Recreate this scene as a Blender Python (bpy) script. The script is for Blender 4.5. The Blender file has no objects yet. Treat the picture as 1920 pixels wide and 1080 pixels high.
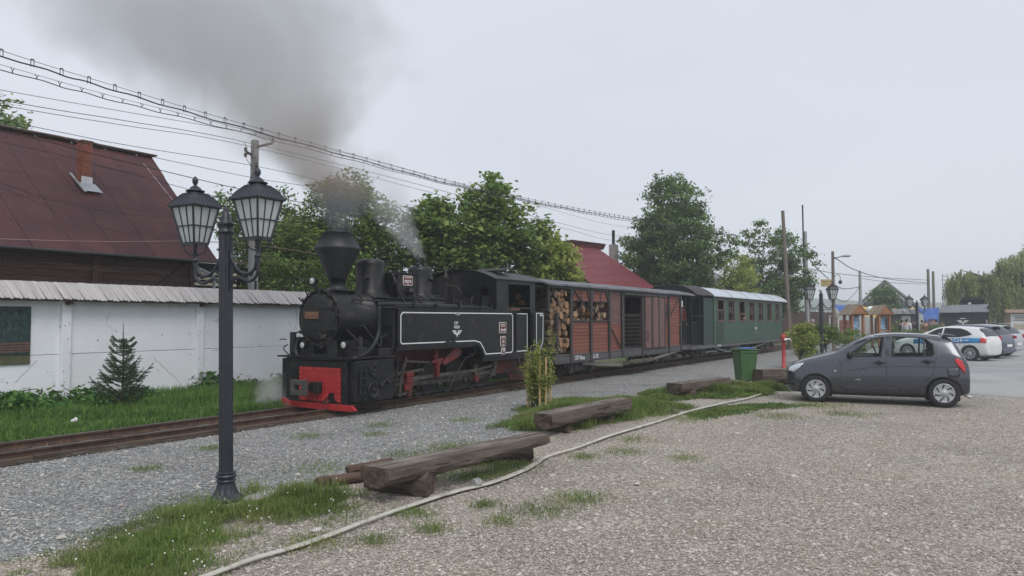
import bpy, bmesh, math, random
import numpy as np
from mathutils import Vector, Matrix
from mathutils.bvhtree import BVHTree
R = math.radians
SC = bpy.context.scene
COL = SC.collection
rng = random.Random(7)

# ------------------------------------------------------------------ camera
cam_d = bpy.data.cameras.new("camera")
cam = bpy.data.objects.new("camera", cam_d)
COL.objects.link(cam)
cam_d.sensor_width = 36.0
cam_d.lens = 36.0 * 1420 / 1920
cam_d.clip_end = 3000
cam_d.clip_start = 0.1
cam.location = (0, 0, 1.75)
cam.rotation_euler = (R(90 + 2.339), 0, R(32.4 - 90))
SC.camera = cam

# ------------------------------------------------------------------ sky, sun, exposure
SUN_EL, SUN_AZ = R(52), R(215)       # azimuth clockwise from +Y
world = bpy.data.worlds.new("World")
SC.world = world
world.use_nodes = True
wn, wl = world.node_tree.nodes, world.node_tree.links
wn.clear()
wo = wn.new("ShaderNodeOutputWorld"); bg = wn.new("ShaderNodeBackground")
sky = wn.new("ShaderNodeTexSky"); sky.sky_type = 'NISHITA'; sky.sun_disc = False
sky.sun_elevation = SUN_EL; sky.sun_rotation = SUN_AZ
sky.air_density = 1.2; sky.dust_density = 4.0
tc = wn.new("ShaderNodeTexCoord")
nz = wn.new("ShaderNodeTexNoise"); nz.inputs["Scale"].default_value = 1.6; nz.inputs["Detail"].default_value = 5
nz.inputs["Roughness"].default_value = .5
mp = wn.new("ShaderNodeMapping"); mp.inputs["Scale"].default_value = (1, 1, 2.5)
wl.new(tc.outputs["Generated"], mp.inputs[0]); wl.new(mp.outputs[0], nz.inputs["Vector"])
rp = wn.new("ShaderNodeValToRGB")
rp.color_ramp.elements[0].position = .3; rp.color_ramp.elements[0].color = (.635, .675, .755, 1)
rp.color_ramp.elements[1].position = .7; rp.color_ramp.elements[1].color = (.70, .737, .81, 1)
wl.new(nz.outputs["Fac"], rp.inputs[0])
sc_ = wn.new("ShaderNodeVectorMath"); sc_.operation = 'SCALE'; sc_.inputs["Scale"].default_value = 10.0
wl.new(rp.outputs[0], sc_.inputs[0])
mx = wn.new("ShaderNodeMix"); mx.data_type = 'RGBA'; mx.inputs["Factor"].default_value = .93
wl.new(sky.outputs[0], mx.inputs["A"]); wl.new(sc_.outputs[0], mx.inputs["B"])
wl.new(mx.outputs["Result"], bg.inputs["Color"])
bg.inputs["Strength"].default_value = 0.1
wl.new(bg.outputs[0], wo.inputs["Surface"])

sun_d = bpy.data.lights.new("sun", 'SUN')
sun_d.energy = 1.4; sun_d.angle = R(25); sun_d.color = (1, .97, .92)
sun = bpy.data.objects.new("sun", sun_d); COL.objects.link(sun)
sv = Vector((math.sin(SUN_AZ) * math.cos(SUN_EL), math.cos(SUN_AZ) * math.cos(SUN_EL), math.sin(SUN_EL)))
sun.rotation_euler = sv.to_track_quat('Z', 'Y').to_euler()
SC.view_settings.view_transform = 'Standard'
SC.view_settings.look = 'None'
SC.view_settings.exposure = 0.22
SC.view_settings.gamma = 1
SC.view_settings.use_curve_mapping = False
SC.cycles.use_denoising = True
SC.cycles.volume_step_rate = .6
SC.cycles.volume_max_steps = 128
SC.cycles.volume_bounces = 1
SC.cycles.max_bounces = 8
SC.cycles.diffuse_bounces = 4
SC.cycles.transparent_max_bounces = 16

# ------------------------------------------------------------------ helpers
def tag(o, label=None, cat=None, group=None, kind=None):
    if label: o["label"] = label
    if cat: o["category"] = cat
    if group: o["group"] = group
    if kind: o["kind"] = kind
    return o

def T(name, label, cat, loc=(0, 0, 0), rz=0, group=None):
    o = bpy.data.objects.new(name, None)
    COL.objects.link(o); o.location = loc; o.rotation_euler = (0, 0, rz)
    o.empty_display_size = .2
    return tag(o, label, cat, group)

def link(name, me, parent=None):
    o = bpy.data.objects.new(name, me); COL.objects.link(o)
    if parent: o.parent = parent
    return o

def copy_tree(o, parent=None):
    c = o.copy(); COL.objects.link(c)
    if parent: c.parent = parent
    for ch in list(o.children): copy_tree(ch, c)
    return c

class MB:
    """collects geometry; off = point subtracted from all coordinates"""
    def __init__(s, off=(0, 0, 0)):
        s.v = []; s.f = []; s.m = []; s.s = []; s.o = Vector(off)
    def add(s, vs, fs, m=0, sm=False):
        b = len(s.v)
        s.v += [(p[0] - s.o.x, p[1] - s.o.y, p[2] - s.o.z) for p in vs]
        for f in fs:
            s.f.append([b + i for i in f]); s.m.append(m); s.s.append(sm)
        return s
    def box(s, c, d, rz=0, m=0, rot=None, taper=None):
        x, y, z = d[0] / 2, d[1] / 2, d[2] / 2
        ps = [Vector((i * x, j * y, k * z)) for i in (-1, 1) for j in (-1, 1) for k in (-1, 1)]
        if taper: ps = [Vector((p.x * (taper if p.z > 0 else 1), p.y * (taper if p.z > 0 else 1), p.z)) for p in ps]
        M = Matrix.Rotation(rz, 3, 'Z') if rot is None else rot
        c = Vector(c)
        return s.add([c + M @ p for p in ps], [(0, 1, 3, 2), (4, 6, 7, 5), (0, 4, 5, 1), (2, 3, 7, 6), (0, 2, 6, 4), (1, 5, 7, 3)], m)
    def bx(s, x0, x1, y0, y1, z0, z1, m=0):
        return s.box(((x0 + x1) / 2, (y0 + y1) / 2, (z0 + z1) / 2), (abs(x1 - x0), abs(y1 - y0), abs(z1 - z0)), m=m)
    def bar(s, p0, p1, w, h, m=0, up=(0, 0, 1)):
        p0, p1 = Vector(p0), Vector(p1); d = p1 - p0; L = d.length
        if L < 1e-6: return s
        x = d / L; u = Vector(up)
        if abs(x.dot(u)) > .98: u = Vector((0, 1, 0))
        y = u.cross(x).normalized(); z = x.cross(y)
        M = Matrix((x, y, z)).transposed()
        return s.box((p0 + p1) / 2, (L, w, h), rot=M, m=m)
    def cyl(s, p0, p1, r0, r1=None, n=12, m=0, cap=True, sm=True):
        r1 = r0 if r1 is None else r1
        p0, p1 = Vector(p0), Vector(p1); ax = (p1 - p0).normalized()
        u = Vector((0, 0, 1)) if abs(ax.z) < .9 else Vector((1, 0, 0))
        a = ax.cross(u).normalized(); b = ax.cross(a)
        vs = []
        for p, r in ((p0, r0), (p1, r1)):
            for i in range(n):
                t = 2 * math.pi * i / n
                vs.append(p + a * (r * math.cos(t)) + b * (r * math.sin(t)))
        s.add(vs, [(i, (i + 1) % n, n + (i + 1) % n, n + i) for i in range(n)], m, sm)
        if cap:
            s.add(vs[:n], [tuple(range(n))[::-1]], m); s.add(vs[n:], [tuple(range(n))], m)
        return s
    def tube(s, pts, r, n=6, m=0, cap=True):
        pts = [Vector(p) for p in pts]
        rs = r if isinstance(r, (list, tuple)) else [r] * len(pts)
        rings = []; pa = None
        for i, p in enumerate(pts):
            d = (pts[min(i + 1, len(pts) - 1)] - pts[max(i - 1, 0)])
            d = d.normalized() if d.length > 1e-9 else Vector((0, 0, 1))
            if pa is None:
                u = Vector((0, 0, 1)) if abs(d.z) < .9 else Vector((1, 0, 0))
                pa = d.cross(u).normalized()
            else:
                pa = (pa - d * pa.dot(d))
                pa = pa.normalized() if pa.length > 1e-6 else d.orthogonal().normalized()
            b = d.cross(pa)
            rings.append([p + pa * (rs[i] * math.cos(2 * math.pi * k / n)) + b * (rs[i] * math.sin(2 * math.pi * k / n)) for k in range(n)])
        vs = [q for g in rings for q in g]
        fs = [(i * n + k, i * n + (k + 1) % n, (i + 1) * n + (k + 1) % n, (i + 1) * n + k) for i in range(len(pts) - 1) for k in range(n)]
        s.add(vs, fs, m, True)
        if cap:
            s.add(rings[0], [tuple(range(n))[::-1]], m); s.add(rings[-1], [tuple(range(n))], m)
        return s
    def lathe(s, prof, c, n=24, axis='z', m=0, sm=True, flip=1):
        c = Vector(c); vs = []
        for r, h in prof:
            for k in range(n):
                t = 2 * math.pi * k / n
                a, b = r * math.cos(t), r * math.sin(t); h_ = h * flip
                vs.append(c + (Vector((a, b, h_)) if axis == 'z' else Vector((h_, a, b)) if axis == 'x' else Vector((a, h_, b))))
        s.add(vs, [(i * n + k, i * n + (k + 1) % n, (i + 1) * n + (k + 1) % n, (i + 1) * n + k) for i in range(len(prof) - 1) for k in range(n)], m, sm)
        for i in (0, len(prof) - 1):
            if prof[i][0] > 1e-4: s.add(vs[i * n:(i + 1) * n], [tuple(range(n))], m)
        return s
    def prism(s, poly, axis, a, b, m=0):
        """extrude 2D polygon along an axis; poly coordinates are the other two axes in xyz order"""
        def P(p, h): return (h, p[0], p[1]) if axis == 'x' else (p[0], h, p[1]) if axis == 'y' else (p[0], p[1], h)
        n = len(poly)
        vs = [P(p, a) for p in poly] + [P(p, b) for p in poly]
        return s.add(vs, [tuple(range(n)), tuple(range(n, 2 * n))[::-1]] + [(i, (i + 1) % n, n + (i + 1) % n, n + i) for i in range(n)], m)
    def sph(s, c, r, nu=10, nv=6, m=0, half=False):
        r = (r, r, r) if not isinstance(r, (list, tuple)) else r
        vs = []; fs = []
        for j in range(nv + 1):
            ph = math.pi * j / nv * (.5 if half else 1)
            for i in range(nu):
                t = 2 * math.pi * i / nu
                vs.append((c[0] + r[0] * math.sin(ph) * math.cos(t), c[1] + r[1] * math.sin(ph) * math.sin(t), c[2] + r[2] * math.cos(ph)))
        for j in range(nv):
            for i in range(nu):
                fs.append((j * nu + i, j * nu + (i + 1) % nu, (j + 1) * nu + (i + 1) % nu, (j + 1) * nu + i))
        return s.add(vs, fs, m, True)
    def ring(s, outer, inner, axis, a, b, m=0):
        """frame between two polygons with equal vertex counts, extruded"""
        n = len(outer)
        def P(p, h): return (h, p[0], p[1]) if axis == 'x' else (p[0], h, p[1]) if axis == 'y' else (p[0], p[1], h)
        vs = [P(p, a) for p in outer] + [P(p, a) for p in inner] + [P(p, b) for p in outer] + [P(p, b) for p in inner]
        fs = []
        for i in range(n):
            j = (i + 1) % n
            fs += [(i, j, n + j, n + i), (2 * n + i, 3 * n + i, 3 * n + j, 2 * n + j), (i, 2 * n + i, 2 * n + j, j), (n + i, n + j, 3 * n + j, 3 * n + i)]
        return s.add(vs, fs, m)
    def mesh(s, name, mats=None):
        me = bpy.data.meshes.new(name)
        me.from_pydata(s.v, [], s.f)
        me.polygons.foreach_set("material_index", s.m)
        me.polygons.foreach_set("use_smooth", s.s)
        for m in (mats if isinstance(mats, (list, tuple)) else [mats]):
            if m: me.materials.append(m)
        me.update()
        return me
    def build(s, name, mats, parent=None, bevel=0, label=None):
        o = link(name, s.mesh(name, mats), parent)
        if bevel:
            b = o.modifiers.new("bevel", 'BEVEL'); b.width = bevel; b.segments = 2; b.limit_method = 'ANGLE'; b.angle_limit = R(40)
        if label: o["label"] = label
        return o

def inset(poly, d):
    """inset a counter-clockwise 2D polygon"""
    n = len(poly); out = []
    for i in range(n):
        p0, p1, p2 = Vector(poly[i - 1]), Vector(poly[i]), Vector(poly[(i + 1) % n])
        e1 = (p1 - p0).normalized(); e2 = (p2 - p1).normalized()
        n1 = Vector((-e1.y, e1.x)); n2 = Vector((-e2.y, e2.x))
        k = 1 + n1.dot(n2)
        out.append(tuple(p1 + (n1 + n2) * (d / max(k, .2))))
    return out

def text(st, size, loc, rot, mt, parent=None, name="lettering", off=(0, 0, 0), ext=.003, sx=1.0, align='CENTER'):
    cu = bpy.data.curves.new("t", 'FONT'); cu.body = st; cu.size = size; cu.extrude = ext
    cu.align_x = align; cu.align_y = 'CENTER'; cu.resolution_u = 3; cu.offset = size * .012
    ob = bpy.data.objects.new("t", cu); COL.objects.link(ob)
    dg = bpy.context.evaluated_depsgraph_get()
    me = bpy.data.meshes.new_from_object(ob.evaluated_get(dg))
    bpy.data.objects.remove(ob); bpy.data.curves.remove(cu)
    me.name = name
    M = Matrix.Translation(Vector(loc) - Vector(off)) @ Matrix.Rotation(rot[2], 4, 'Z') @ Matrix.Rotation(rot[0], 4, 'X') @ Matrix.Diagonal((sx, 1, 1, 1))
    me.transform(M)
    me.materials.clear(); me.materials.append(mt)
    o = link(name, me, parent)
    return o

# ------------------------------------------------------------------ materials
def nodes(name):
    m = bpy.data.materials.new(name); m.use_nodes = True
    nt = m.node_tree; nt.nodes.clear()
    out = nt.nodes.new("ShaderNodeOutputMaterial")
    return m, nt, nt.nodes.new, nt.links.new, out

def ramp(N, stops):
    r = N("ShaderNodeValToRGB"); e = r.color_ramp.elements
    while len(e) < len(stops): e.new(.5)
    for i, (p, c) in enumerate(stops):
        e[i].position = p; e[i].color = (*c, 1) if len(c) == 3 else c
    return r

def pm(name, c, r=.6, me=0, var=.15, vs=3, c2=None, f2=.5, s2=4, w2=.08, bump=.0, bs=40, coat=0, rnd=0, stretch=(1, 1, 1), spec=.5, isl=0):
    """procedural surface: base colour with noise variation, optional second colour in patches, bump, random per object/island"""
    m, nt, N, Lk, out = nodes(name)
    p = N("ShaderNodeBsdfPrincipled"); Lk(p.outputs[0], out.inputs[0])
    tc = N("ShaderNodeTexCoord"); mp = N("ShaderNodeMapping"); mp.inputs["Scale"].default_value = stretch
    oi = N("ShaderNodeObjectInfo")
    ad = N("ShaderNodeVectorMath"); ad.operation = 'ADD'
    mu = N("ShaderNodeVectorMath"); mu.operation = 'SCALE'; mu.inputs["Scale"].default_value = 17.0
    cb = N("ShaderNodeCombineXYZ")
    for k in range(3): Lk(oi.outputs["Random"], cb.inputs[k])
    Lk(cb.outputs[0], mu.inputs[0])
    Lk(tc.outputs["Object"], mp.inputs[0]); Lk(mp.outputs[0], ad.inputs[0]); Lk(mu.outputs[0], ad.inputs[1])
    n1 = N("ShaderNodeTexNoise"); n1.inputs["Scale"].default_value = vs; n1.inputs["Detail"].default_value = 8; n1.inputs["Roughness"].default_value = .6
    Lk(ad.outputs[0], n1.inputs["Vector"])
    lo = tuple(x * (1 - var) for x in c); hi = tuple(min(1, x * (1 + var)) for x in c)
    rp = ramp(N, [(.3, lo), (.7, hi)]); Lk(n1.outputs["Fac"], rp.inputs[0])
    col = rp.outputs[0]
    if c2:
        n2 = N("ShaderNodeTexNoise"); n2.inputs["Scale"].default_value = s2; n2.inputs["Detail"].default_value = 9; n2.inputs["Roughness"].default_value = .65
        Lk(ad.outputs[0], n2.inputs["Vector"])
        r2 = ramp(N, [(f2 - w2, (0, 0, 0)), (f2 + w2, (1, 1, 1))]); Lk(n2.outputs["Fac"], r2.inputs[0])
        mx = N("ShaderNodeMix"); mx.data_type = 'RGBA'; Lk(r2.outputs[0], mx.inputs["Factor"]); Lk(col, mx.inputs["A"]); mx.inputs["B"].default_value = (*c2, 1)
        col = mx.outputs["Result"]
    if rnd or isl:
        hs = N("ShaderNodeHueSaturation"); mr = N("ShaderNodeMapRange")
        a = rnd or isl
        mr.inputs["To Min"].default_value = 1 - a; mr.inputs["To Max"].default_value = 1 + a
        if isl:
            g = N("ShaderNodeNewGeometry"); Lk(g.outputs["Random Per Island"], mr.inputs[0])
        else: Lk(oi.outputs["Random"], mr.inputs[0])
        Lk(mr.outputs[0], hs.inputs["Value"]); Lk(col, hs.inputs["Color"]); col = hs.outputs[0]
    Lk(col, p.inputs["Base Color"])
    rr = N("ShaderNodeMapRange"); rr.inputs["To Min"].default_value = max(.03, r - .12); rr.inputs["To Max"].default_value = min(1, r + .12)
    Lk(n1.outputs["Fac"], rr.inputs[0]); Lk(rr.outputs[0], p.inputs["Roughness"])
    p.inputs["Metallic"].default_value = me
    p.inputs["Specular IOR Level"].default_value = spec
    if coat:
        p.inputs["Coat Weight"].default_value = coat; p.inputs["Coat Roughness"].default_value = .06
    if bump:
        n3 = N("ShaderNodeTexNoise"); n3.inputs["Scale"].default_value = bs; n3.inputs["Detail"].default_value = 5
        Lk(ad.outputs[0], n3.inputs["Vector"])
        b = N("ShaderNodeBump"); b.inputs["Strength"].default_value = bump; b.inputs["Distance"].default_value = .02
        Lk(n3.outputs["Fac"], b.inputs["Height"]); Lk(b.outputs[0], p.inputs["Normal"])
    return m

def leaf_mat(name, stops, trans=.25, rough=.55, dry=None, ds=1.3, dt=.56):
    m, nt, N, Lk, out = nodes(name)
    g = N("ShaderNodeNewGeometry"); rp = ramp(N, stops); Lk(g.outputs["Random Per Island"], rp.inputs[0])
    tc = N("ShaderNodeTexCoord"); n1 = N("ShaderNodeTexNoise"); n1.inputs["Scale"].default_value = .9; n1.inputs["Detail"].default_value = 3
    Lk(tc.outputs["Object"], n1.inputs["Vector"])
    mr = N("ShaderNodeMapRange"); mr.inputs["From Min"].default_value = .3; mr.inputs["From Max"].default_value = .7
    mr.inputs["To Min"].default_value = .75; mr.inputs["To Max"].default_value = 1.3; Lk(n1.outputs["Fac"], mr.inputs[0])
    lc = rp.outputs[0]
    if dry:
        n4 = N("ShaderNodeTexNoise"); n4.inputs["Scale"].default_value = ds; n4.inputs["Detail"].default_value = 6; n4.inputs["Roughness"].default_value = .7; Lk(tc.outputs["Object"], n4.inputs["Vector"])
        r4 = ramp(N, [(dt - .08, (0, 0, 0)), (dt + .12, (.85, .85, .85))]); Lk(n4.outputs["Fac"], r4.inputs[0])
        m4 = N("ShaderNodeMix"); m4.data_type = 'RGBA'; Lk(r4.outputs[0], m4.inputs["Factor"]); Lk(lc, m4.inputs["A"]); m4.inputs["B"].default_value = (*dry, 1); lc = m4.outputs["Result"]
    hs = N("ShaderNodeHueSaturation"); Lk(lc, hs.inputs["Color"]); Lk(mr.outputs[0], hs.inputs["Value"])
    p = N("ShaderNodeBsdfPrincipled"); p.inputs["Roughness"].default_value = rough; p.inputs["Specular IOR Level"].default_value = .25
    t = N("ShaderNodeBsdfTranslucent"); mx = N("ShaderNodeMixShader"); mx.inputs[0].default_value = trans
    Lk(hs.outputs[0], p.inputs["Base Color"]); Lk(hs.outputs[0], t.inputs["Color"])
    Lk(p.outputs[0], mx.inputs[1]); Lk(t.outputs[0], mx.inputs[2]); Lk(mx.outputs[0], out.inputs[0])
    return m

def glass_mat(name, tint=(.55, .6, .6), gloss=.35):
    m, nt, N, Lk, out = nodes(name)
    t = N("ShaderNodeBsdfTransparent"); t.inputs[0].default_value = (*tint, 1)
    g = N("ShaderNodeBsdfGlossy"); g.inputs["Roughness"].default_value = .03; g.inputs[0].default_value = (.9, .92, .95, 1)
    lw = N("ShaderNodeLayerWeight"); lw.inputs[0].default_value = gloss
    mx = N("ShaderNodeMixShader"); Lk(lw.outputs["Fresnel"], mx.inputs[0]); Lk(t.outputs[0], mx.inputs[1]); Lk(g.outputs[0], mx.inputs[2])
    Lk(mx.outputs[0], out.inputs[0])
    return m

# ------------------------------------------------------------------ fast bulk meshes
def bulk(name, verts, nper, mat, parent=None, faces=None, smooth=False):
    """verts (K*nper,3); each island has nper vertices and the faces given (list of tuples, same length)"""
    faces = faces or [tuple(range(nper))]
    V = np.asarray(verts, dtype=np.float32).reshape(-1, 3); K = len(V) // nper
    me = bpy.data.meshes.new(name)
    fl = len(faces[0]); nf = len(faces)
    idx = (np.arange(K)[:, None, None] * nper + np.array(faces)[None]).reshape(-1)
    me.vertices.add(len(V)); me.vertices.foreach_set("co", V.reshape(-1))
    me.loops.add(len(idx)); me.loops.foreach_set("vertex_index", idx.astype(np.int32))
    me.polygons.add(K * nf)
    me.polygons.foreach_set("loop_start", (np.arange(K * nf) * fl).astype(np.int32))
    me.polygons.foreach_set("loop_total", np.full(K * nf, fl, dtype=np.int32))
    if smooth: me.polygons.foreach_set("use_smooth", np.ones(K * nf, dtype=bool))
    me.materials.append(mat); me.update(calc_edges=True); me.validate()
    return link(name, me, parent)

def leaves(centers, size, g, aspect=.5, droop=0.0, jitter=.35, up=.5):
    """one diamond leaf (two folded halves would double the cost) per centre"""
    C = np.asarray(centers); n = len(C)
    d = g.normal(size=(n, 3)); d[:, 2] = d[:, 2] * (1 - up) - droop; d /= np.linalg.norm(d, axis=1)[:, None] + 1e-9
    u = g.normal(size=(n, 3)); u[:, 2] += up * 2.5
    w = np.cross(d, u); w /= np.linalg.norm(w, axis=1)[:, None] + 1e-9
    s = size * (1 + jitter * g.uniform(-1, 1, n))[:, None]
    nrm = np.cross(w, d)
    a = C - d * s * .5; b = C + w * s * aspect * .5 + nrm * s * .08; c = C + d * s * .5; e = C - w * s * aspect * .5 + nrm * s * .08
    return np.stack([a, b, c, e], 1).reshape(-1, 3)

def in_poly(P, poly):
    x, y = P[:, 0], P[:, 1]; c = np.zeros(len(P), bool); n = len(poly)
    for i in range(n):
        x1, y1 = poly[i]; x2, y2 = poly[i - 1]
        c ^= ((y1 > y) != (y2 > y)) & (x < (x2 - x1) * (y - y1) / (y2 - y1 + 1e-12) + x1)
    return c

def sample_poly(poly, n, g):
    a = np.array(poly); lo, hi = a.min(0), a.max(0); out = np.zeros((0, 2))
    while len(out) < n:
        P = g.uniform(lo, hi, (n * 2, 2)); out = np.vstack([out, P[in_poly(P, poly)]])
    return out[:n]

def vnoise(P, scale, seed=0):
    """cheap smooth 2D value noise"""
    q = P * scale; i = np.floor(q).astype(int); f = q - i; f = f * f * (3 - 2 * f)
    def h(a, b):
        k = (a * 374761393 + b * 668265263 + seed * 1442695041) & 0x7fffffff
        k = ((k ^ (k >> 13)) * 1274126177) & 0x7fffffff
        return (k % 10007) / 10007.0
    a = h(i[:, 0], i[:, 1]); b = h(i[:, 0] + 1, i[:, 1]); c = h(i[:, 0], i[:, 1] + 1); d = h(i[:, 0] + 1, i[:, 1] + 1)
    return (a * (1 - f[:, 0]) + b * f[:, 0]) * (1 - f[:, 1]) + (c * (1 - f[:, 0]) + d * f[:, 0]) * f[:, 1]

def blades(P, hgt, wid, g, lean=.45, z0=0.0):
    """grass blades: bent, 2 faces sharing an edge -> 5 verts as quad + tri; built as 4-vert kite"""
    n = len(P); h = hgt * (1 + .4 * g.uniform(-1, 1, n)); w = wid * (1 + .3 * g.uniform(-1, 1, n))
    th = g.uniform(0, 2 * np.pi, n); ln = np.abs(g.normal(0, lean, n)) + .08
    dx, dy = np.cos(th), np.sin(th); px, py = -dy, dx
    base = np.stack([P[:, 0], P[:, 1], np.full(n, z0)], 1)
    side = np.stack([px, py, np.zeros(n)], 1) * w[:, None] * .5
    mid = base + np.stack([dx * ln * h * .3, dy * ln * h * .3, h * .6], 1)
    tip = base + np.stack([dx * ln * h, dy * ln * h, h * (1 - .25 * ln)], 1)
    return np.stack([base - side * .6, mid - side, tip, mid + side], 1).reshape(-1, 3)

OCT = [(0, 2, 4), (2, 1, 4), (1, 3, 4), (3, 0, 4)]      # the top half only: the bottom sits in the ground
def stones(P, size, g, z0=0.0, flat=.55):
    n = len(P); s = size * np.exp(g.normal(0, .38, n)); th = g.uniform(0, 2 * np.pi, n)
    c, sn = np.cos(th), np.sin(th)
    out = np.zeros((n, 5, 3)); el = g.uniform(.6, 1, n)
    pts = [(1, 0), (-1, 0), (0, 1), (0, -1)]
    for k, (a, b) in enumerate(pts):
        j = g.uniform(.7, 1.15, n)
        x = a * s * j; y = b * s * j * el
        out[:, k, 0] = P[:, 0] + x * c - y * sn; out[:, k, 1] = P[:, 1] + x * sn + y * c
        out[:, k, 2] = z0 + g.uniform(-.35, .25, n) * s * .5
    out[:, 4, 0] = P[:, 0] + g.uniform(-.4, .4, n) * s; out[:, 4, 1] = P[:, 1] + g.uniform(-.4, .4, n) * s
    out[:, 4, 2] = z0 + s * flat * g.uniform(.7, 1.3, n)
    return out.reshape(-1, 3)

# ------------------------------------------------------------------ shared materials
BLACK = pm("black_paint", (.0065, .0072, .0095), .42, var=.45, vs=2.5, c2=(.036, .028, .024), f2=.61, s2=5, w2=.07, bump=.2, bs=12, spec=.38)
BLACKM = pm("sooty_black", (.008, .008, .009), .6, var=.4, vs=5, c2=(.035, .028, .024), f2=.62, s2=7, bump=.15, bs=30)
IRON = pm("dark_iron", (.018, .018, .019), .5, me=.3, var=.4, vs=8, c2=(.07, .045, .03), f2=.62, s2=12, bump=.2, bs=50)
STEEL = pm("oily_steel", (.11, .095, .085), .42, me=.5, var=.4, vs=9, c2=(.05, .032, .026), f2=.55, s2=14, bump=.1, bs=60)
REDP = pm("red_paint", (.36, .018, .018), .5, var=.25, vs=4, c2=(.12, .016, .014), f2=.62, s2=5, w2=.1, bump=.1, bs=25)
REDD = pm("dirty_red", (.17, .016, .016), .6, var=.4, vs=6, c2=(.04, .018, .016), f2=.52, s2=6, w2=.12)
WHITEP = pm("white_lining", (.72, .73, .72), .5, var=.06)
RUST = pm("rust", (.17, .07, .032), .85, var=.4, vs=14, c2=(.06, .035, .025), f2=.55, s2=20, bump=.4, bs=60)
LAMPBLK = pm("lamp_post_paint", (.022, .025, .034), .42, var=.2, vs=6, bump=.08, bs=60)
WOODDK = pm("old_dark_wood", (.075, .055, .042), .85, var=.4, vs=6, stretch=(1, 1, 1), c2=(.13, .11, .095), f2=.55, s2=9, bump=.5, bs=35, rnd=.15)
CONC = pm("concrete", (.30, .29, .275), .85, var=.15, vs=3, c2=(.2, .19, .175), f2=.62, s2=5, bump=.25, bs=45)
ZINC = pm("zinc", (.38, .40, .42), .45, me=.5, var=.12, vs=6)
# ================================================================== GROUND
def poly_sheet(name, poly, z, mat, noise=.15, step=.35, kind="structure", seed=1):
    g = np.random.default_rng(seed); pts = []
    n = len(poly)
    for i in range(n):
        a = np.array(poly[i], float); b = np.array(poly[(i + 1) % n], float)
        k = max(1, min(80, int(np.linalg.norm(b - a) / step)))
        for j in range(k): pts.append(a + (b - a) * j / k)
    pts = np.array(pts)
    off = np.stack([vnoise(pts, 1.7, seed), vnoise(pts, 1.7, seed + 5)], 1) - .5
    off += .4 * (np.stack([vnoise(pts, 6, seed), vnoise(pts, 6, seed + 5)], 1) - .5)
    pts = pts + off * noise * 2
    mb = MB(); mb.add([(p[0], p[1], z) for p in pts], [tuple(range(len(pts)))])
    o = mb.build(name, mat); o["kind"] = kind
    return o

def gravel_mat(name, stops, scale, gap, bump=.9, big=None, mix2=None):
    m, nt, N, Lk, out = nodes(name)
    p = N("ShaderNodeBsdfPrincipled"); p.inputs["Roughness"].default_value = .85; p.inputs["Specular IOR Level"].default_value = .3
    Lk(p.outputs[0], out.inputs[0])
    tc = N("ShaderNodeTexCoord")
    v = N("ShaderNodeTexVoronoi"); v.inputs["Scale"].default_value = scale; v.inputs["Randomness"].default_value = 1
    v2 = N("ShaderNodeTexVoronoi"); v2.feature = 'DISTANCE_TO_EDGE'; v2.inputs["Scale"].default_value = scale
    dn = N("ShaderNodeTexNoise"); dn.inputs["Scale"].default_value = scale * .7
    mxv = N("ShaderNodeMix"); mxv.data_type = 'VECTOR'; mxv.inputs["Factor"].default_value = .02
    Lk(tc.outputs["Object"], mxv.inputs["A"]); Lk(dn.outputs["Color"], mxv.inputs["B"]); Lk(tc.outputs["Object"], dn.inputs["Vector"])
    for q in (v, v2): Lk(mxv.outputs["Result"], q.inputs["Vector"])
    sp = N("ShaderNodeSeparateColor"); Lk(v.outputs["Color"], sp.inputs[0])
    rp = ramp(N, stops); Lk(sp.outputs[0], rp.inputs[0])
    ed = ramp(N, [(0, (gap,) * 3), (.12, (1, 1, 1))]); Lk(v2.outputs["Distance"], ed.inputs[0])
    mul = N("ShaderNodeMix"); mul.data_type = 'RGBA'; mul.blend_type = 'MULTIPLY'; mul.inputs["Factor"].default_value = 1
    Lk(rp.outputs[0], mul.inputs["A"]); Lk(ed.outputs[0], mul.inputs["B"])
    # large soft patches of dust and damp
    n1 = N("ShaderNodeTexNoise"); n1.inputs["Scale"].default_value = .55; n1.inputs["Detail"].default_value = 7; n1.inputs["Roughness"].default_value = .6
    Lk(tc.outputs["Object"], n1.inputs["Vector"])
    r1 = ramp(N, [(.32, (.74, .74, .75)), (.5, (1, 1, 1)), (.70, (1.0, .95, .88))]); Lk(n1.outputs["Fac"], r1.inputs[0])
    m2 = N("ShaderNodeMix"); m2.data_type = 'RGBA'; m2.blend_type = 'MULTIPLY'; m2.inputs["Factor"].default_value = 1
    Lk(mul.outputs["Result"], m2.inputs["A"]); Lk(r1.outputs[0], m2.inputs["B"]); col = m2.outputs["Result"]
    if mix2:
        n2 = N("ShaderNodeTexNoise"); n2.inputs["Scale"].default_value = mix2[1]; n2.inputs["Detail"].default_value = 8; n2.inputs["Roughness"].default_value = .7
        Lk(tc.outputs["Object"], n2.inputs["Vector"]); r2 = ramp(N, [(mix2[2], (0, 0, 0)), (mix2[2] + .1, (1, 1, 1))]); Lk(n2.outputs["Fac"], r2.inputs[0])
        m3 = N("ShaderNodeMix"); m3.data_type = 'RGBA'; Lk(r2.outputs[0], m3.inputs["Factor"]); Lk(col, m3.inputs["A"]); m3.inputs["B"].default_value = (*mix2[0], 1)
        col = m3.outputs["Result"]
    Lk(col, p.inputs["Base Color"])
    b = N("ShaderNodeBump"); b.inputs["Strength"].default_value = bump; b.inputs["Distance"].default_value = .012
    Lk(v2.outputs["Distance"], b.inputs["Height"]); Lk(b.outputs[0], p.inputs["Normal"])
    return m

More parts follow.
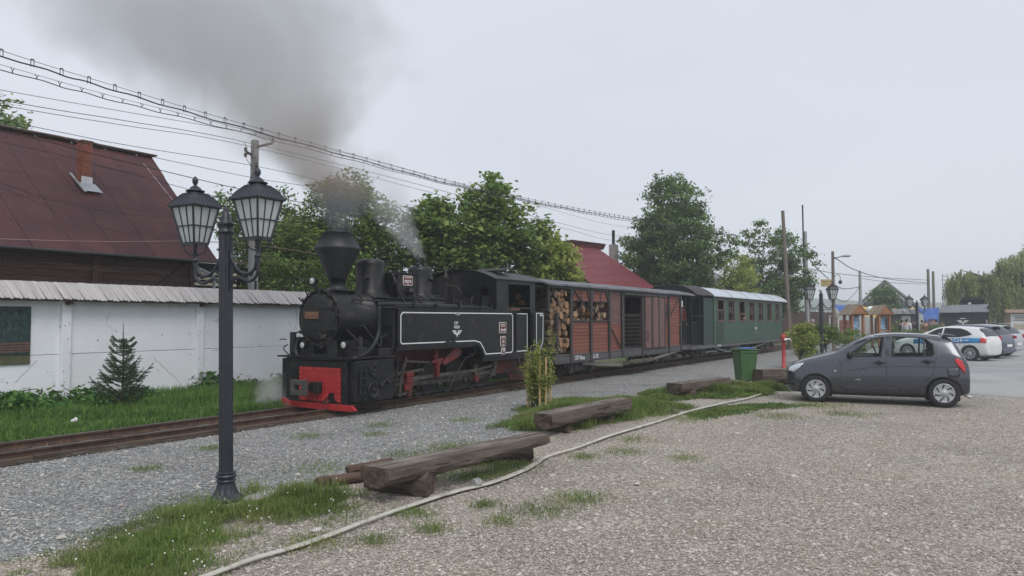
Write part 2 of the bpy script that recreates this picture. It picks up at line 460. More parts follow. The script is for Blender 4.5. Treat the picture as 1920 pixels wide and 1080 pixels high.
GREY_ST = [(0, (.13, .132, .135)), (.3, (.21, .212, .21)), (.6, (.30, .30, .293)), (.85, (.39, .385, .37)), (1, (.55, .54, .51))]
PINK_ST = [(0, (.20, .17, .142)), (.25, (.29, .252, .212)), (.55, (.365, .325, .28)), (.8, (.445, .405, .355)), (1, (.60, .56, .50))]
M_EARTH = pm("earth", (.16, .15, .10), .95, var=.25, vs=.8, c2=(.08, .12, .03), f2=.48, s2=.5, bump=.4, bs=20)
M_GREY = gravel_mat("grey_gravel", GREY_ST, 42, .45)
M_PINK = gravel_mat("beige_gravel", PINK_ST, 44, .50, bump=.7, mix2=((.25, .235, .19), .8, .60))
M_PAVE = pm("worn_paving", (.26, .262, .262), .9, var=.12, vs=.5, c2=(.33, .33, .325), f2=.5, s2=.35, bump=.3, bs=60)
M_TURF = pm("turf_soil", (.10, .115, .04), .95, var=.35, vs=5, c2=(.20, .18, .13), f2=.58, s2=4, bump=.5, bs=40)
M_DIRT = pm("track_dirt", (.105, .07, .045), .95, var=.4, vs=5, c2=(.05, .035, .025), f2=.5, s2=3, bump=.6, bs=50)

g0 = MB(); g0.add([(-400, -400, -.012), (900, -400, -.012), (900, 600, -.012), (-400, 600, -.012)], [(0, 1, 2, 3)])
o = g0.build("ground", M_EARTH); o["kind"] = "structure"
poly_sheet("grass_strip", [(-25, 11.0), (60, 11.0), (60, 12.8), (30, 12.9), (30, 15.6), (-25, 15.4)], -.008, M_TURF, .02, seed=3)
poly_sheet("gravel_path", [(-25, 5.0), (-5, 5.2), (3.0, 5.4), (4.8, 5.4), (6, 5.2), (9, 5.3), (11, 5.8), (14.5, 6.0), (20, 5.6), (26, 5.7), (60, 6.4), (60, 10.3), (20, 10.12), (12, 10.0), (7, 9.98), (-25, 9.95)], -.004, M_GREY, .07, seed=5)
poly_sheet("car_park", [(-25, -30), (20.45, -30), (20.5, .2), (21.5, 2.2), (22, 4.2), (26, 5.4), (26, 6.3), (20, 6.1), (14.5, 6.6), (11, 6.4), (9, 6.1), (6, 6.2), (3, 6.1), (-5, 5.8), (-25, 5.6)], 0, M_PINK, .05, seed=7)
poly_sheet("paved_yard", [(20.42, -40), (110, -40), (110, 6.2), (45, 6.1), (30, 5.2), (22.5, 4.0), (21.3, 2.2), (20.45, .2)], .004, M_PAVE, .03, seed=9)

# ---- loose stones (real geometry, near part only)
g = np.random.default_rng(11)
def stone_mat(name, stops):
    m, nt, N, Lk, out = nodes(name)
    p = N("ShaderNodeBsdfPrincipled"); p.inputs["Roughness"].default_value = .8; p.inputs["Specular IOR Level"].default_value = .35
    gg = N("ShaderNodeNewGeometry"); rp = ramp(N, stops); Lk(gg.outputs["Random Per Island"], rp.inputs[0])
    Lk(rp.outputs[0], p.inputs["Base Color"]); Lk(p.outputs[0], out.inputs[0]); return m
M_ST1 = stone_mat("grey_stones", GREY_ST)
M_ST2 = stone_mat("beige_stones", PINK_ST)
def fan(n, dmin, dmax, power=1.6):
    """ground points with density falling off with distance, inside a wide wedge in front of the viewpoint"""
    u = g.uniform(0, 1, n); d = (dmin ** (2 - power) + u * (dmax ** (2 - power) - dmin ** (2 - power))) ** (1 / (2 - power))
    a = R(32.4) + g.uniform(-R(44), R(44), n)
    return np.stack([d * np.cos(a), d * np.sin(a)], 1)
P = fan(230000, 3.2, 17, 1.75)
P = P[vnoise(P, .7, 31) * .6 + vnoise(P, 3.1, 32) * .5 > .36]
edge = 6.15 + .35 * (vnoise(P, .5, 2) - .5)
gm = (P[:, 1] > edge) & (P[:, 1] < 9.95)
pmk = (P[:, 1] <= edge) & (P[:, 0] < 20)
d = np.linalg.norm(P, axis=1)
bulk("loose_grey_gravel", stones(P[gm], .0115, g, .0), 5, M_ST1, faces=OCT)["kind"] = "stuff"
bulk("loose_beige_gravel", stones(P[pmk], .0092, g, .004), 5, M_ST2, faces=OCT)["kind"] = "stuff"

gb = np.random.default_rng(71); Pb = fan(2600, 3.4, 20, 1.5); Pb = Pb[(Pb[:, 1] < 9.9) & (Pb[:, 0] < 20)]
bulk("larger_pebbles", stones(Pb, .021, gb, .002, .5), 5, M_ST2, faces=OCT)["kind"] = "stuff"
# ---- grass
M_GR1 = leaf_mat("grass_blade", [(0, (.08, .14, .03)), (.45, (.13, .22, .045)), (.8, (.18, .25, .06)), (1, (.30, .30, .13))], .35, dry=(.26, .26, .10), dt=.54)
M_GR2 = leaf_mat("lush_grass", [(0, (.06, .13, .03)), (.5, (.11, .205, .045)), (.9, (.16, .30, .055)), (1, (.26, .30, .10))], .35, dry=(.10, .17, .04), ds=.9)
M_WEED = leaf_mat("weed_leaf", [(0, (.04, .11, .022)), (.6, (.07, .17, .032)), (1, (.13, .23, .06))], .25)
M_DRY = leaf_mat("dry_grass", [(0, (.16, .10, .05)), (1, (.34, .24, .13))], .2)
PA = [(1.6, 4.4), (2.34, 5.6), (2.9, 5.95), (3.47, 6.2), (4.08, 6.5), (4.61, 6.75), (4.81, 6.55), (4.86, 6.2), (5.46, 6.2), (5.81, 6.05), (5.66, 5.43), (5.31, 4.96), (4.84, 4.83), (4.46, 4.95), (4.33, 5.2), (3.98, 4.9), (3.4, 4.55), (2.8, 4.2)]
PB = [(10.1, 6.66), (12.0, 7.5), (12.9, 7.8), (14.3, 7.8), (14.6, 7.03), (15.23, 6.3), (14.5, 5.1), (13.52, 5.07), (12.4, 5.43), (10.52, 5.69), (10.01, 6.06)]
PC = [(15.7, 6.3), (16.32, 6.75), (18.39, 6.9), (19.6, 6.4), (19.9, 5.4), (20.0, 4.7), (19.35, 4.31), (17.78, 4.37), (16.39, 5.2), (15.5, 5.9)]
PC2 = [(13.46, 4.74), (14.78, 4.66), (16.11, 3.96), (16.22, 3.25), (15.07, 3.71), (13.06, 4.4)]
def edge_dist(P, poly):
    d = np.full(len(P), 9e9); n = len(poly)
    for i in range(n):
        a = np.array(poly[i]); b = np.array(poly[(i + 1) % n]); ab = b - a
        t = np.clip(((P - a) @ ab) / (ab @ ab), 0, 1); d = np.minimum(d, np.linalg.norm(P - (a + t[:, None] * ab), axis=1))
    return d
def patch_grass(name, poly, n, h, w, seed, label=None):
    gg = np.random.default_rng(seed); pa = np.array(poly); lo, hi = pa.min(0) - .5, pa.max(0) + .5
    Q = gg.uniform(lo, hi, (n * 4, 2)); sd = edge_dist(Q, poly) * np.where(in_poly(Q, poly), 1, -1)
    prob = np.clip(.42 + sd * 1.6, 0, 1) * np.clip((vnoise(Q, 2.6, seed) * .6 + vnoise(Q, 8, seed + 1) * .4 - .36 + np.clip(sd, -.5, .6) * .35) * 4.0, 0, 1)
    keep = gg.uniform(0, 1, len(Q)) < prob
    Q = Q[keep][:n]; sd = sd[keep][:n]
    hh = h * (.30 + 1.5 * vnoise(Q, 1.5, seed + 3) ** 1.5 + .5 * vnoise(Q, 5, seed + 4)) * np.clip(.55 + sd * 1.2, .35, 1.1)
    hh *= np.clip((np.linalg.norm(Q - np.array([4.60, 6.12]), axis=1) - .12) / .25, .12, 1)
    V = blades(Q, hh, w, gg, .6)
    o = bulk(name, V, 4, M_GR1); o["kind"] = "stuff"
    # clover leaves low among the blades
    K = Q[gg.integers(0, len(Q), n // 3)] + gg.normal(0, .02, (n // 3, 2)); zz = h * .12 + np.abs(gg.normal(0, h * .22, len(K)))
    o = bulk("clover", leaves(np.column_stack([K, zz]), w * 3.0, gg, .8, up=.8), 4, M_CLO); o["kind"] = "stuff"
    return o
M_CLO = leaf_mat("clover_leaf", [(0, (.05, .11, .025)), (.7, (.08, .17, .035)), (1, (.14, .22, .06))], .3)
def patch_grass_old(name, poly, n, h, w, seed, label=None):
    gg = np.random.default_rng(seed); Q = sample_poly(poly, int(n * 1.5), gg)
    keep = vnoise(Q, 2.2, seed) + .45 * gg.uniform(0, 1, len(Q)) > .42
    Q = Q[keep]; hh = h * (.55 + .9 * vnoise(Q, 1.6, seed + 3))
    V = blades(Q, hh, w, gg)
    o = bulk(name, V, 4, M_GR1); o["kind"] = "stuff"; return o
for i, (pl, n, h, w) in enumerate([(PA, 30000, .050, .0055), (PB, 52000, .12, .009), (PC, 42000, .12, .014), (PC2, 12000, .05, .012)]):
    patch_grass("grass", pl, n, h, w, 30 + i)
# thin tufts scattered on the gravel
gg = np.random.default_rng(44); Q = []
for c, r, n in [((6.9, 4.9), .3, 900), ((6.6, 5.3), .25, 600), ((7.6, 4.95), .4, 1500), ((7.2, 4.7), .2, 300), ((5.0, 3.95), .16, 300), ((6.0, 3.5), .3, 500), ((6.6, 3.4), .3, 650), ((5.5, 3.6), .18, 260), ((5.9, 4.05), .14, 260), ((4.2, 4.5), .25, 500), ((4.5, 4.15), .15, 250), ((5.3, 4.4), .2, 380),
                 ((7.9, 8.6), .3, 350), ((9.4, 8.5), .3, 350), ((10.6, 7.7), .25, 300), ((6.5, 8.9), .22, 300), ((5.2, 8.3), .18, 220), ((8.6, 7.9), .2, 220), ((9.2, 4.1), .3, 350), ((8.6, 4.4), .2, 300), ((10.2, 4.4), .3, 300), ((9.2, 3.3), .25, 250), ((14, 3.3), .5, 700), ((15, 2.3), .5, 700), ((16.2, 3.0), .6, 900), ((6.3, 6.6), .5, 500), ((8.3, 6.1), .5, 1200), ((7.5, 6.4), .3, 350), ((12.7, 4.6), .4, 500)]:
    Q.append(np.array(c) + gg.normal(0, r * .55, (n, 2)))
Q = np.vstack(Q)
bulk("sparse_grass", blades(Q, .035 + .03 * gg.uniform(0, 1, len(Q)), .006, gg, .7), 4, M_GR1)["kind"] = "stuff"
Q = np.vstack([sample_poly(PA, 900, gg) for _ in range(1)])
# strip between the track and the wall
strip = [(3, 11.25), (24, 11.2), (24, 15.4), (3, 15.25)]
Q = sample_poly(strip, 150000, gg); d = np.linalg.norm(Q, axis=1)
hh = .07 + .22 * vnoise(Q, .9, 8) * vnoise(Q, 3.5, 12) ** .5 + .10 * (Q[:, 1] - 11) / 4
o = bulk("long_grass", blades(Q, hh, .013, gg, .5), 4, M_GR2); o["kind"] = "stuff"
# broad-leaved weeds along the wall foot
Q = sample_poly([(4, 14.2), (18, 14.2), (18, 15.35), (4, 15.2)], 760, gg)
Q = Q[vnoise(Q, .8, 4) + .12 * (Q[:, 1] - 14.2) > .40]
C = []
for q in Q:
    k = 30; hgt = .12 + .55 * vnoise(q[None], .9, 9)[0] ** 1.3 * (.5 + .5 * (q[1] - 14.2))
    C.append(np.stack([q[0] + gg.normal(0, .11, k), q[1] + gg.normal(0, .1, k), gg.uniform(.05, 1, k) * hgt], 1))
C = np.vstack(C)
bulk("weeds", leaves(C, .12, gg, .5, up=.55, jitter=.6), 4, M_WEED)["kind"] = "stuff"
# taller tufts round the lamp foot and here and there
tq = []
for c, r, n in (((4.28, 5.92), .14, 900), ((4.0, 5.9), .12, 600), ((4.5, 5.68), .12, 600), ((5.15, 5.75), .2, 1500), ((5.0, 6.2), .1, 500), ((3.6, 5.3), .12, 500), ((3.1, 5.2), .1, 350), ((2.7, 4.9), .12, 400), ((5.35, 5.5), .15, 800), ((10.4, 6.3), .14, 600), ((10.9, 5.5), .14, 500), ((12.2, 5.3), .2, 500)):
    tq.append(np.array(c) + gg.normal(0, r * .6, (n, 2)))
tq = np.vstack(tq)
tq = tq[gg.uniform(0, 1, len(tq)) < .55]
bulk("tall_tufts", blades(tq, .13 + .06 * gg.uniform(-1, 1, len(tq)), .005, gg, .6), 4, M_GR1)["kind"] = "stuff"
# clover flowers
Q = sample_poly(PA, 90, gg); mb = MB()
M_CLOV = pm("clover_flower", (.7, .7, .64), .8)
for q in Q: mb.sph((q[0], q[1], .075 + .03 * gg.uniform()), .008, 5, 3)
mb.build("clover_flowers", M_CLOV)["kind"] = "stuff"

# ================================================================== RAILWAY TRACK
poly_sheet("track_bed", [(-25, 9.93), (60, 9.93), (60, 11.3), (-25, 11.3)], .008, M_DIRT, .03, seed=13)
trk = bpy.data.objects.new("railway_track", None); COL.objects.link(trk); trk["kind"] = "structure"
M_RAIL = pm("rail_side", (.085, .05, .035), .75, me=.2, var=.4, vs=7, c2=(.15, .085, .05), f2=.6, s2=10, bump=.2, bs=60)
M_RHEAD = pm("rail_head", (.20, .19, .185), .35, me=.7, var=.25, vs=6)
rprof = [(-.05, 0), (.05, 0), (.05, .012), (.012, .03), (.012, .075), (.03, .085), (.03, .108), (-.03, .108), (-.03, .085), (-.012, .075), (-.012, .03), (-.05, .012)]
for yc in (10.2, 11.0):
    mb = MB(); mb.prism([(yc + a, b + .018) for a, b in rprof], 'x', -20, 62)
    mb.bx(-20, 62, yc - .026, yc + .026, .1265, .130, m=1)
    mb.build("rail", [M_RAIL, M_RHEAD], trk)
# weathered timber laid along the outer rail foot
M_TIMB = pm("track_timber", (.07, .048, .035), .9, var=.45, vs=3, stretch=(.25, 3, 3), c2=(.12, .095, .075), f2=.58, s2=4, bump=.5, bs=30)
x = -6.0
while x < 17:
    L_ = 2.4 + rng.random() * .9
    mb = MB(); zt = .045 + rng.random() * .02
    mb.box((x + L_ / 2, 10.045 + rng.uniform(-.008, .008), zt / 2), (L_ - .025, .07, zt), rz=rng.uniform(-.004, .004))
    mb.build("edge_timber", M_TIMB, trk, bevel=.008); x += L_
sl = MB(); sl.box((0, 0, 0), (.2, 1.3, .05)); slm = sl.mesh("sleeper", [WOODDK])
for i in range(70):
    o = link("sleeper", slm, trk); o.location = (-4 + i * .62, 10.6, .003 + rng.uniform(-.004, .004)); o.rotation_euler[2] = rng.uniform(-.03, .03)
Q = np.stack([gg.uniform(3, 16, 900), gg.choice([10.32, 10.6, 10.85], 900) + gg.normal(0, .07, 900)], 1)
Q = Q[vnoise(Q, 1.3, 3) > .55]
bulk("dry_grass", blades(Q, .08, .006, gg, .8), 4, M_DRY)["kind"] = "stuff"
M_BAL = stone_mat("dusty_stones", [(0, (.06, .04, .03)), (.6, (.13, .09, .06)), (1, (.24, .20, .17))])
Q = np.stack([gg.uniform(3, 30, 16000), gg.uniform(9.98, 11.25, 16000)], 1)
bulk("track_stones", stones(Q, .013, gg, .008), 5, M_BAL, faces=OCT)["kind"] = "stuff"
# ================================================================== WHITE WALL WITH SHINGLE CAP
M_WALL = pm("whitewash", (.80, .82, .86), .9, var=.05, vs=1.2, c2=(.58, .59, .60), f2=.66, s2=2.4, w2=.06, bump=.35, bs=14)
_nt = M_WALL.node_tree; _N, _L = _nt.nodes.new, _nt.links.new   # rain splash and algae along the foot of the wall
_p = [n for n in _nt.nodes if n.type == 'BSDF_PRINCIPLED'][0]; _src = _p.inputs["Base Color"].links[0].from_socket
_tc = _N("ShaderNodeTexCoord"); _sx = _N("ShaderNodeSeparateXYZ"); _L(_tc.outputs["Object"], _sx.inputs[0]); _n = _N("ShaderNodeTexNoise"); _n.inputs["Scale"].default_value = 2.2; _n.inputs["Detail"].default_value = 8; _n.inputs["Roughness"].default_value = .7; _L(_tc.outputs["Object"], _n.inputs["Vector"])
_a = _N("ShaderNodeMath"); _a.operation = 'MULTIPLY_ADD'; _a.inputs[1].default_value = 1.1; _a.inputs[2].default_value = -.30; _L(_n.outputs["Fac"], _a.inputs[0])
_b = _N("ShaderNodeMath"); _b.operation = 'SUBTRACT'; _L(_a.outputs[0], _b.inputs[0]); _L(_sx.outputs[2], _b.inputs[1])
_r = ramp(_N, [(0, (0, 0, 0)), (.35, (.75, .75, .75))]); _L(_b.outputs[0], _r.inputs[0]); _m = _N("ShaderNodeMix"); _m.data_type = 'RGBA'; _L(_r.outputs[0], _m.inputs["Factor"]); _L(_src, _m.inputs["A"]); _m.inputs["B"].default_value = (.36, .37, .33, 1); _L(_m.outputs["Result"], _p.inputs["Base Color"])
M_WALLC = pm("wall_crack", (.22, .22, .22), .9)
M_SHIN = pm("grey_shingle", (.44, .415, .41), .85, var=.12, vs=5, stretch=(6, 1, 1), c2=(.35, .32, .31), f2=.58, s2=8, bump=.3, bs=30, rnd=.12)
M_BEAM = pm("cap_beam", (.08, .055, .042), .9, var=.3, vs=8)
wall = T("perimeter_wall", "long whitewashed concrete wall with a grey wooden shingle cap behind the rails", "wall", (0, 15.5, 0))
off = wall.location
xs = [-10.4, -7.4, -4.4, -1.3, 1.7, 4.8, 7.9, 10.88, 13.86, 16.9, 19.9, 22.9, 26]
for i in range(len(xs) - 1):
    a, b = xs[i] + .09, xs[i + 1] - .09
    for z0, z1, dy in ((-.05, 1.052, .0), (1.062, 2.22, .004)):
        mb = MB(off); y = 15.45 + dy + rng.uniform(-.004, .004)
        mb.bx(a, b, y, y + .1, z0, z1); mb.build("wall_panel", M_WALL, wall, bevel=.006)
for x in xs:
    mb = MB(off); mb.bx(x - .0885, x + .0885, 15.37, 15.6, -.05, 2.2); mb.build("pilaster", M_WALL, wall, bevel=.012)
    mb = MB(off); mb.bx(x - .04, x + .04, 15.22, 15.42, 2.03, 2.12); mb.build("cap_bracket", M_BEAM, wall, bevel=.005)
mb = MB(off); mb.bx(-12, 28, 15.2, 15.24, 2.09, 2.13); mb.bx(-12, 28, 15.6, 15.64, 2.40, 2.44); mb.bx(-12, 28, 15.46, 15.58, 2.225, 2.3); mb.build("cap_beam", M_BEAM, wall)
mb = MB(off); mb.bx(-12, 28, 15.63, 15.72, 2.45, 2.485); mb.build("ridge_board", M_BEAM, wall, bevel=.008)
# shingles: thin pointed boards leaning on the cap, two rows; those in view are parts
def shingle_mesh(w, L):
    mb = MB(); t = .012
    pts = [(-w / 2, 0), (w / 2, 0), (w / 2, L - .035), (w * .25, L), (-w * .25, L), (-w / 2, L - .035)]
    mb.add([(p[0], 0, -p[1]) for p in pts] + [(p[0], t, -p[1]) for p in pts], [(0, 1, 2, 3, 4, 5), (11, 10, 9, 8, 7, 6)] + [(i, i + 6, (i + 1) % 6 + 6, (i + 1) % 6) for i in range(6)])
    return mb.mesh("shingle", [M_SHIN])
tilt = math.atan2(.42, .33)
sA = shingle_mesh(.078, .56)
def put_shingle(x, row, ms):
    o = link("shingle", ms, wall)
    y, z = 15.605, 2.475
    o.location = Vector((x, y - .012 + rng.uniform(-.003, .003), z + rng.uniform(-.006, .006))) - off
    o.rotation_euler = (-tilt + rng.uniform(-.03, .03), rng.uniform(-.02, .02), rng.uniform(-.02, .02))
n = 0
x = 3.2
while x < 17.6:
    put_shingle(x, 0, sA); x += .080
for x0, x1 in ((-12, 3.15), (17.65, 28)):
    mb = MB(off); x = x0
    while x < x1:
        for y, z, L_ in ((15.605, 2.475, .56),):
            M_ = Matrix.Rotation(-tilt, 3, 'X')
            mb.box(Vector((x, y, z)) + M_ @ Vector((0, 0, -L_ / 2)), (.076, .012, L_), rot=M_)
        x += .080
    mb.build("shingles", M_SHIN, wall)["kind"] = "stuff"
# cracks and flaked spots
mb = MB(off)
def crack(x0, z0, x1, z1, n=10, w=.004):
    pts = [(x0 + (x1 - x0) * i / n + rng.uniform(-.02, .02), 15.447, z0 + (z1 - z0) * i / n + rng.uniform(-.015, .015)) for i in range(n + 1)]
    mb.tube(pts, w, 4)
crack(9.75, .95, 10.5, .25, 16, .0025); crack(7.0, .55, 7.4, .95, 8, .0025); crack(11.2, 1.0, 11.8, 1.03, 5)
mb.build("crack", M_WALLC, wall)
mb = MB(off)
for k in range(150):
    x_, z_ = rng.uniform(4.5, 15), rng.uniform(.1, 2.0); r_2 = rng.uniform(.005, .017)
    if rng.random() < .45: x_ = rng.choice([7.9, 10.88, 13.86]) + rng.uniform(-.12, .12)
    ye_ = 15.366 if min(abs(x_ - q) for q in xs) < .088 else 15.4445
    mb.add([(x_ + r_2 * rng.uniform(.6, 1.4) * math.cos(a), ye_, z_ + r_2 * rng.uniform(.4, 1.1) * math.sin(a)) for a in np.linspace(0, 5.4, 7)], [tuple(range(7))])
mb.build("flaked_spots", M_WALLC, wall)["kind"] = "stuff"

# picture panel on the wall: printed forest photograph with a log train
m, nt, N, Lk, out = nodes("printed_forest_picture")
p = N("ShaderNodeBsdfPrincipled"); p.inputs["Roughness"].default_value = .5; Lk(p.outputs[0], out.inputs[0])
tc = N("ShaderNodeTexCoord"); n1 = N("ShaderNodeTexNoise"); n1.inputs["Scale"].default_value = 9; n1.inputs["Detail"].default_value = 10; n1.inputs["Roughness"].default_value = .7
mpn = N("ShaderNodeMapping"); mpn.inputs["Scale"].default_value = (1.4, 1, .8); mpn.inputs["Rotation"].default_value = (0, .5, 0)
Lk(tc.outputs["Object"], mpn.inputs[0]); Lk(mpn.outputs[0], n1.inputs["Vector"])
rp = ramp(N, [(.35, (.008, .014, .02)), (.52, (.02, .05, .045)), (.7, (.07, .13, .10))]); Lk(n1.outputs["Fac"], rp.inputs[0]); Lk(rp.outputs[0], p.inputs["Base Color"])
M_PIC = m
pic = T("wall_picture", "large forest and log train picture panel hung on the white wall at the left edge", "picture", (6.1, 15.43, .9))
mb = MB(pic.location); mb.bx(5.0, 7.26, 15.425, 15.44, .9, 1.985); mb.build("picture_panel", M_PIC, pic)
M_PG = pm("printed_grass", (.09, .09, .045), .5, var=.3, vs=8); M_PL = pm("printed_logs", (.16, .075, .065), .5, var=.3, vs=20); M_PD = pm("printed_dark", (.012, .012, .014), .5)
mb = MB(pic.location); mb.bx(5.0, 7.258, 15.419, 15.4245, .905, 1.065); mb.build("printed_meadow", M_PG, pic)
mb = MB(pic.location)
for k in range(4): mb.bar((5.4, 15.42, 1.13 + .045 * k), (7.25, 15.42, 1.145 + .05 * k), .006, .03)
mb.build("printed_log_load", M_PL, pic)
mb = MB(pic.location)
for k in range(6): mb.cyl((6.0 + .12 * k, 15.417, 1.09), (6.0 + .12 * k, 15.424, 1.09), .035, n=10)
mb.bx(5.4, 7.25, 15.418, 15.4245, 1.066, 1.08); mb.build("printed_wheels", M_PD, pic)

# ================================================================== BARN
M_RSHEET = pm("oxide_red_sheet", (.056, .0155, .019), .75, var=.25, vs=1.6, c2=(.10, .030, .024), f2=.60, s2=.9, w2=.14, bump=.06, bs=60, rnd=.06)
M_PLANK = pm("barn_plank", (.075, .036, .028), .85, var=.35, vs=2.5, stretch=(.4, 3, 4), c2=(.13, .08, .06), f2=.60, s2=3.5, bump=.4, bs=25, rnd=.2)
M_DARKIN = pm("dark_interior", (.012, .011, .011), .95)  # near-black; shade of interiors put into the colour
M_BRICK = pm("red_brick", (.26, .075, .04), .9, var=.3, vs=10, c2=(.14, .05, .035), f2=.6, s2=9, bump=.3, bs=50, rnd=.2)
M_MORT = pm("mortar", (.25, .22, .20), .95, var=.2)
barn = T("barn", "long wooden barn with dark red corrugated roof behind the white wall", "barn", (6, 20, 0))
off = barn.location
def corrugated(name, x0, x1, y0, z0, y1, z1, mat, parent, off, pitch=.10, amp=.010, lift=0, clip=None):
    """one sheet whose waves run down the slope"""
    mb = MB(off); n = max(2, int((x1 - x0) / pitch * 4)); vs = []
    sl = Vector((0, y1 - y0, z1 - z0)).normalized(); nr = Vector((0, -sl.z, sl.y))
    for i in range(n + 1):
        x = x0 + (x1 - x0) * i / n; h = amp * math.sin(2 * math.pi * (x - x0) / pitch) + lift
        for q_, (y, z) in enumerate(((y0, z0), (y1, z1))):
            vs.append((min(x, clip[q_]) if clip else x, y + nr.y * h, z + nr.z * h))
    mb.add(vs, [(2 * i, 2 * i + 2, 2 * i + 3, 2 * i + 1) for i in range(n)], 0, True)
    return mb.build(name, mat, parent)
rows = 5
ye, ze, yr, zr = 17.85, 3.36, 22.0, 6.74
for k in range(rows):
    t0, t1 = k / rows - .012, (k + 1) / rows + .012
    xa = 1.6
    while xa < 13.7:
        xb = min(xa + .975, 13.75)
        # the verge is cut slightly aslant: it ends further out at the ridge
        e0, e1 = 13.1 + .65 * t0, 13.1 + .65 * t1
        if xa < e1:
            corrugated("roof_sheet", xa, min(xb, e1), ye + (yr - ye) * t0, ze + (zr - ze) * t0, ye + (yr - ye) * t1, ze + (zr - ze) * t1, M_RSHEET, barn, off, lift=.005 * k + .001 * (int(xa * 3) % 2), clip=(e0, e1))
        xa += .97
corrugated("rear_roof", 1.6, 13.6, 26.1, 3.4, 22.03, 6.74, M_RSHEET, barn, off)
mb = MB(off)
for i in range(13): mb.bar((1.6 + i * .94, 22, 6.83), (1.6 + i * .94 + .97, 22, 6.83 + rng.uniform(-.01, .01)), .28, .05)
mb.build("ridge_cap", pm("ridge_cap_metal", (.12, .075, .065), .7, var=.3), barn, bevel=.015)
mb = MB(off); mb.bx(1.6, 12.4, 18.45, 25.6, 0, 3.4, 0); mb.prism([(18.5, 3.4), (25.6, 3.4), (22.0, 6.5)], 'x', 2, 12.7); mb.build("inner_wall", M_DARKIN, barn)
z = 2.1
while z < 3.5:
    h = .145 + rng.random() * .03; x = 1.7
    while x < 12.5:
        L_ = min(2.6 + rng.random() * 1.6, 12.6 - x)
        mb = MB(off); mb.bx(x, x + L_ - .012, 18.30 + rng.uniform(-.012, .008), 18.335, z, z + h - .01); mb.build("plank", M_PLANK, barn); x += L_
    z += h
for x in (4.2, 7.3, 9.93, 12.56):
    mb = MB(off); mb.bx(x, x + .13, 18.22, 18.29, 2.0, 3.46); mb.build("post", M_PLANK, barn, bevel=.008)
mb = MB(off); mb.bar((11.6, 18.25, 2.55), (12.5, 18.25, 3.25), .05, .1); mb.build("brace", M_PLANK, barn)
for y in (19.3, 20.3, 21.3): # gable planks
    pass
for i in range(14):
    y0 = 18.36 + i * .26; zt = 3.4 + max(0, (min(y0, 22) - 17.85)) * .81
    mb = MB(off); mb.bx(12.74, 12.77, y0, y0 + .25, 1.0, min(zt, 6.5)); mb.build("plank", M_PLANK, barn)
# gutter and downspout
M_GUT = pm("grey_gutter", (.18, .185, .20), .5, me=.4, var=.2)
mb = MB(off)
n = 8; pts = []
vs = []
for x in (1.6, 13.2):
    for k in range(n + 1):
        t = math.pi * k / n; vs.append((x, 17.80 - .055 * math.cos(t), 3.32 - .055 * math.sin(t)))
mb.add(vs, [(k, k + 1, n + 2 + k, n + 1 + k) for k in range(n)], 0, True); mb.build("gutter", M_GUT, barn)
for i in range(12):
    mb = MB(off); mb.tube([(1.9 + i, 17.79 - .06 * math.cos(math.pi * k / 8), 3.325 - .064 * math.sin(math.pi * k / 8)) for k in range(9)], .006, 4); mb.build("gutter_bracket", M_GUT, barn)
M_DSP = pm("light_downspout", (.48, .50, .56), .45, me=.3, var=.1)
mb = MB(off); mb.tube([(12.45, 17.82, 3.3), (12.45, 17.85, 3.18), (12.55, 17.9, 3.1), (13.1, 18.05, 2.96), (13.2, 18.1, 2.88), (13.2, 18.1, .3)], .045, 10); mb.build("downspout", M_DSP, barn)
# chimney
mb = MB(off); mb.bx(10.62, 10.88, 20.12, 20.38, 5.0, 6.44); mb.build("chimney", M_MORT, barn)
chim = barn.children[-1]
bw, bh = .125, .062
zc = 5.35; r_ = 0
while zc < 6.42:
    for (face, a0, a1, fixed, nrm) in (('y', 10.615, 10.885, 20.12, -1), ('x', 20.115, 20.385, 10.62, -1)):
        a = a0 - (bw / 2 if r_ % 2 else 0)
        while a < a1 - .01:
            s0, s1 = max(a, a0), min(a + bw - .01, a1)
            if s1 - s0 > .02:
                mb = MB(off); e = .008 + rng.uniform(-.002, .002)
                if face == 'y': mb.bx(s0, s1, fixed - e, fixed - .001, zc, zc + bh - .01)
                else: mb.bx(fixed - e, fixed - .001, s0, s1, zc, zc + bh - .01)
                mb.build("brick", M_BRICK, chim)
            a += bw
    zc += bh; r_ += 1
for b_ in [c for c in chim.children]: pass
mb = MB(off); mb.bx(10.59, 10.91, 20.09, 20.41, 6.441, 6.47); mb.build("chimney_top", M_MORT, chim, bevel=.008)
mb = MB(off); mb.bx(10.605, 10.895, 20.10, 20.104, 5.02, 5.50); mb.build("white_flashing", pm("white_flashing", (.6, .6, .62), .6, var=.15), chim)
mb = MB(off); mb.add([(10.5, 19.80, 5.08), (11.02, 19.80, 5.08), (10.96, 20.1, 5.33), (10.56, 20.1, 5.33)], [(0, 1, 2, 3)]); mb.bar((10.52, 19.72, 5.03), (10.52, 20.5, 5.6), .06, .03); mb.build("flashing", ZINC, chim)

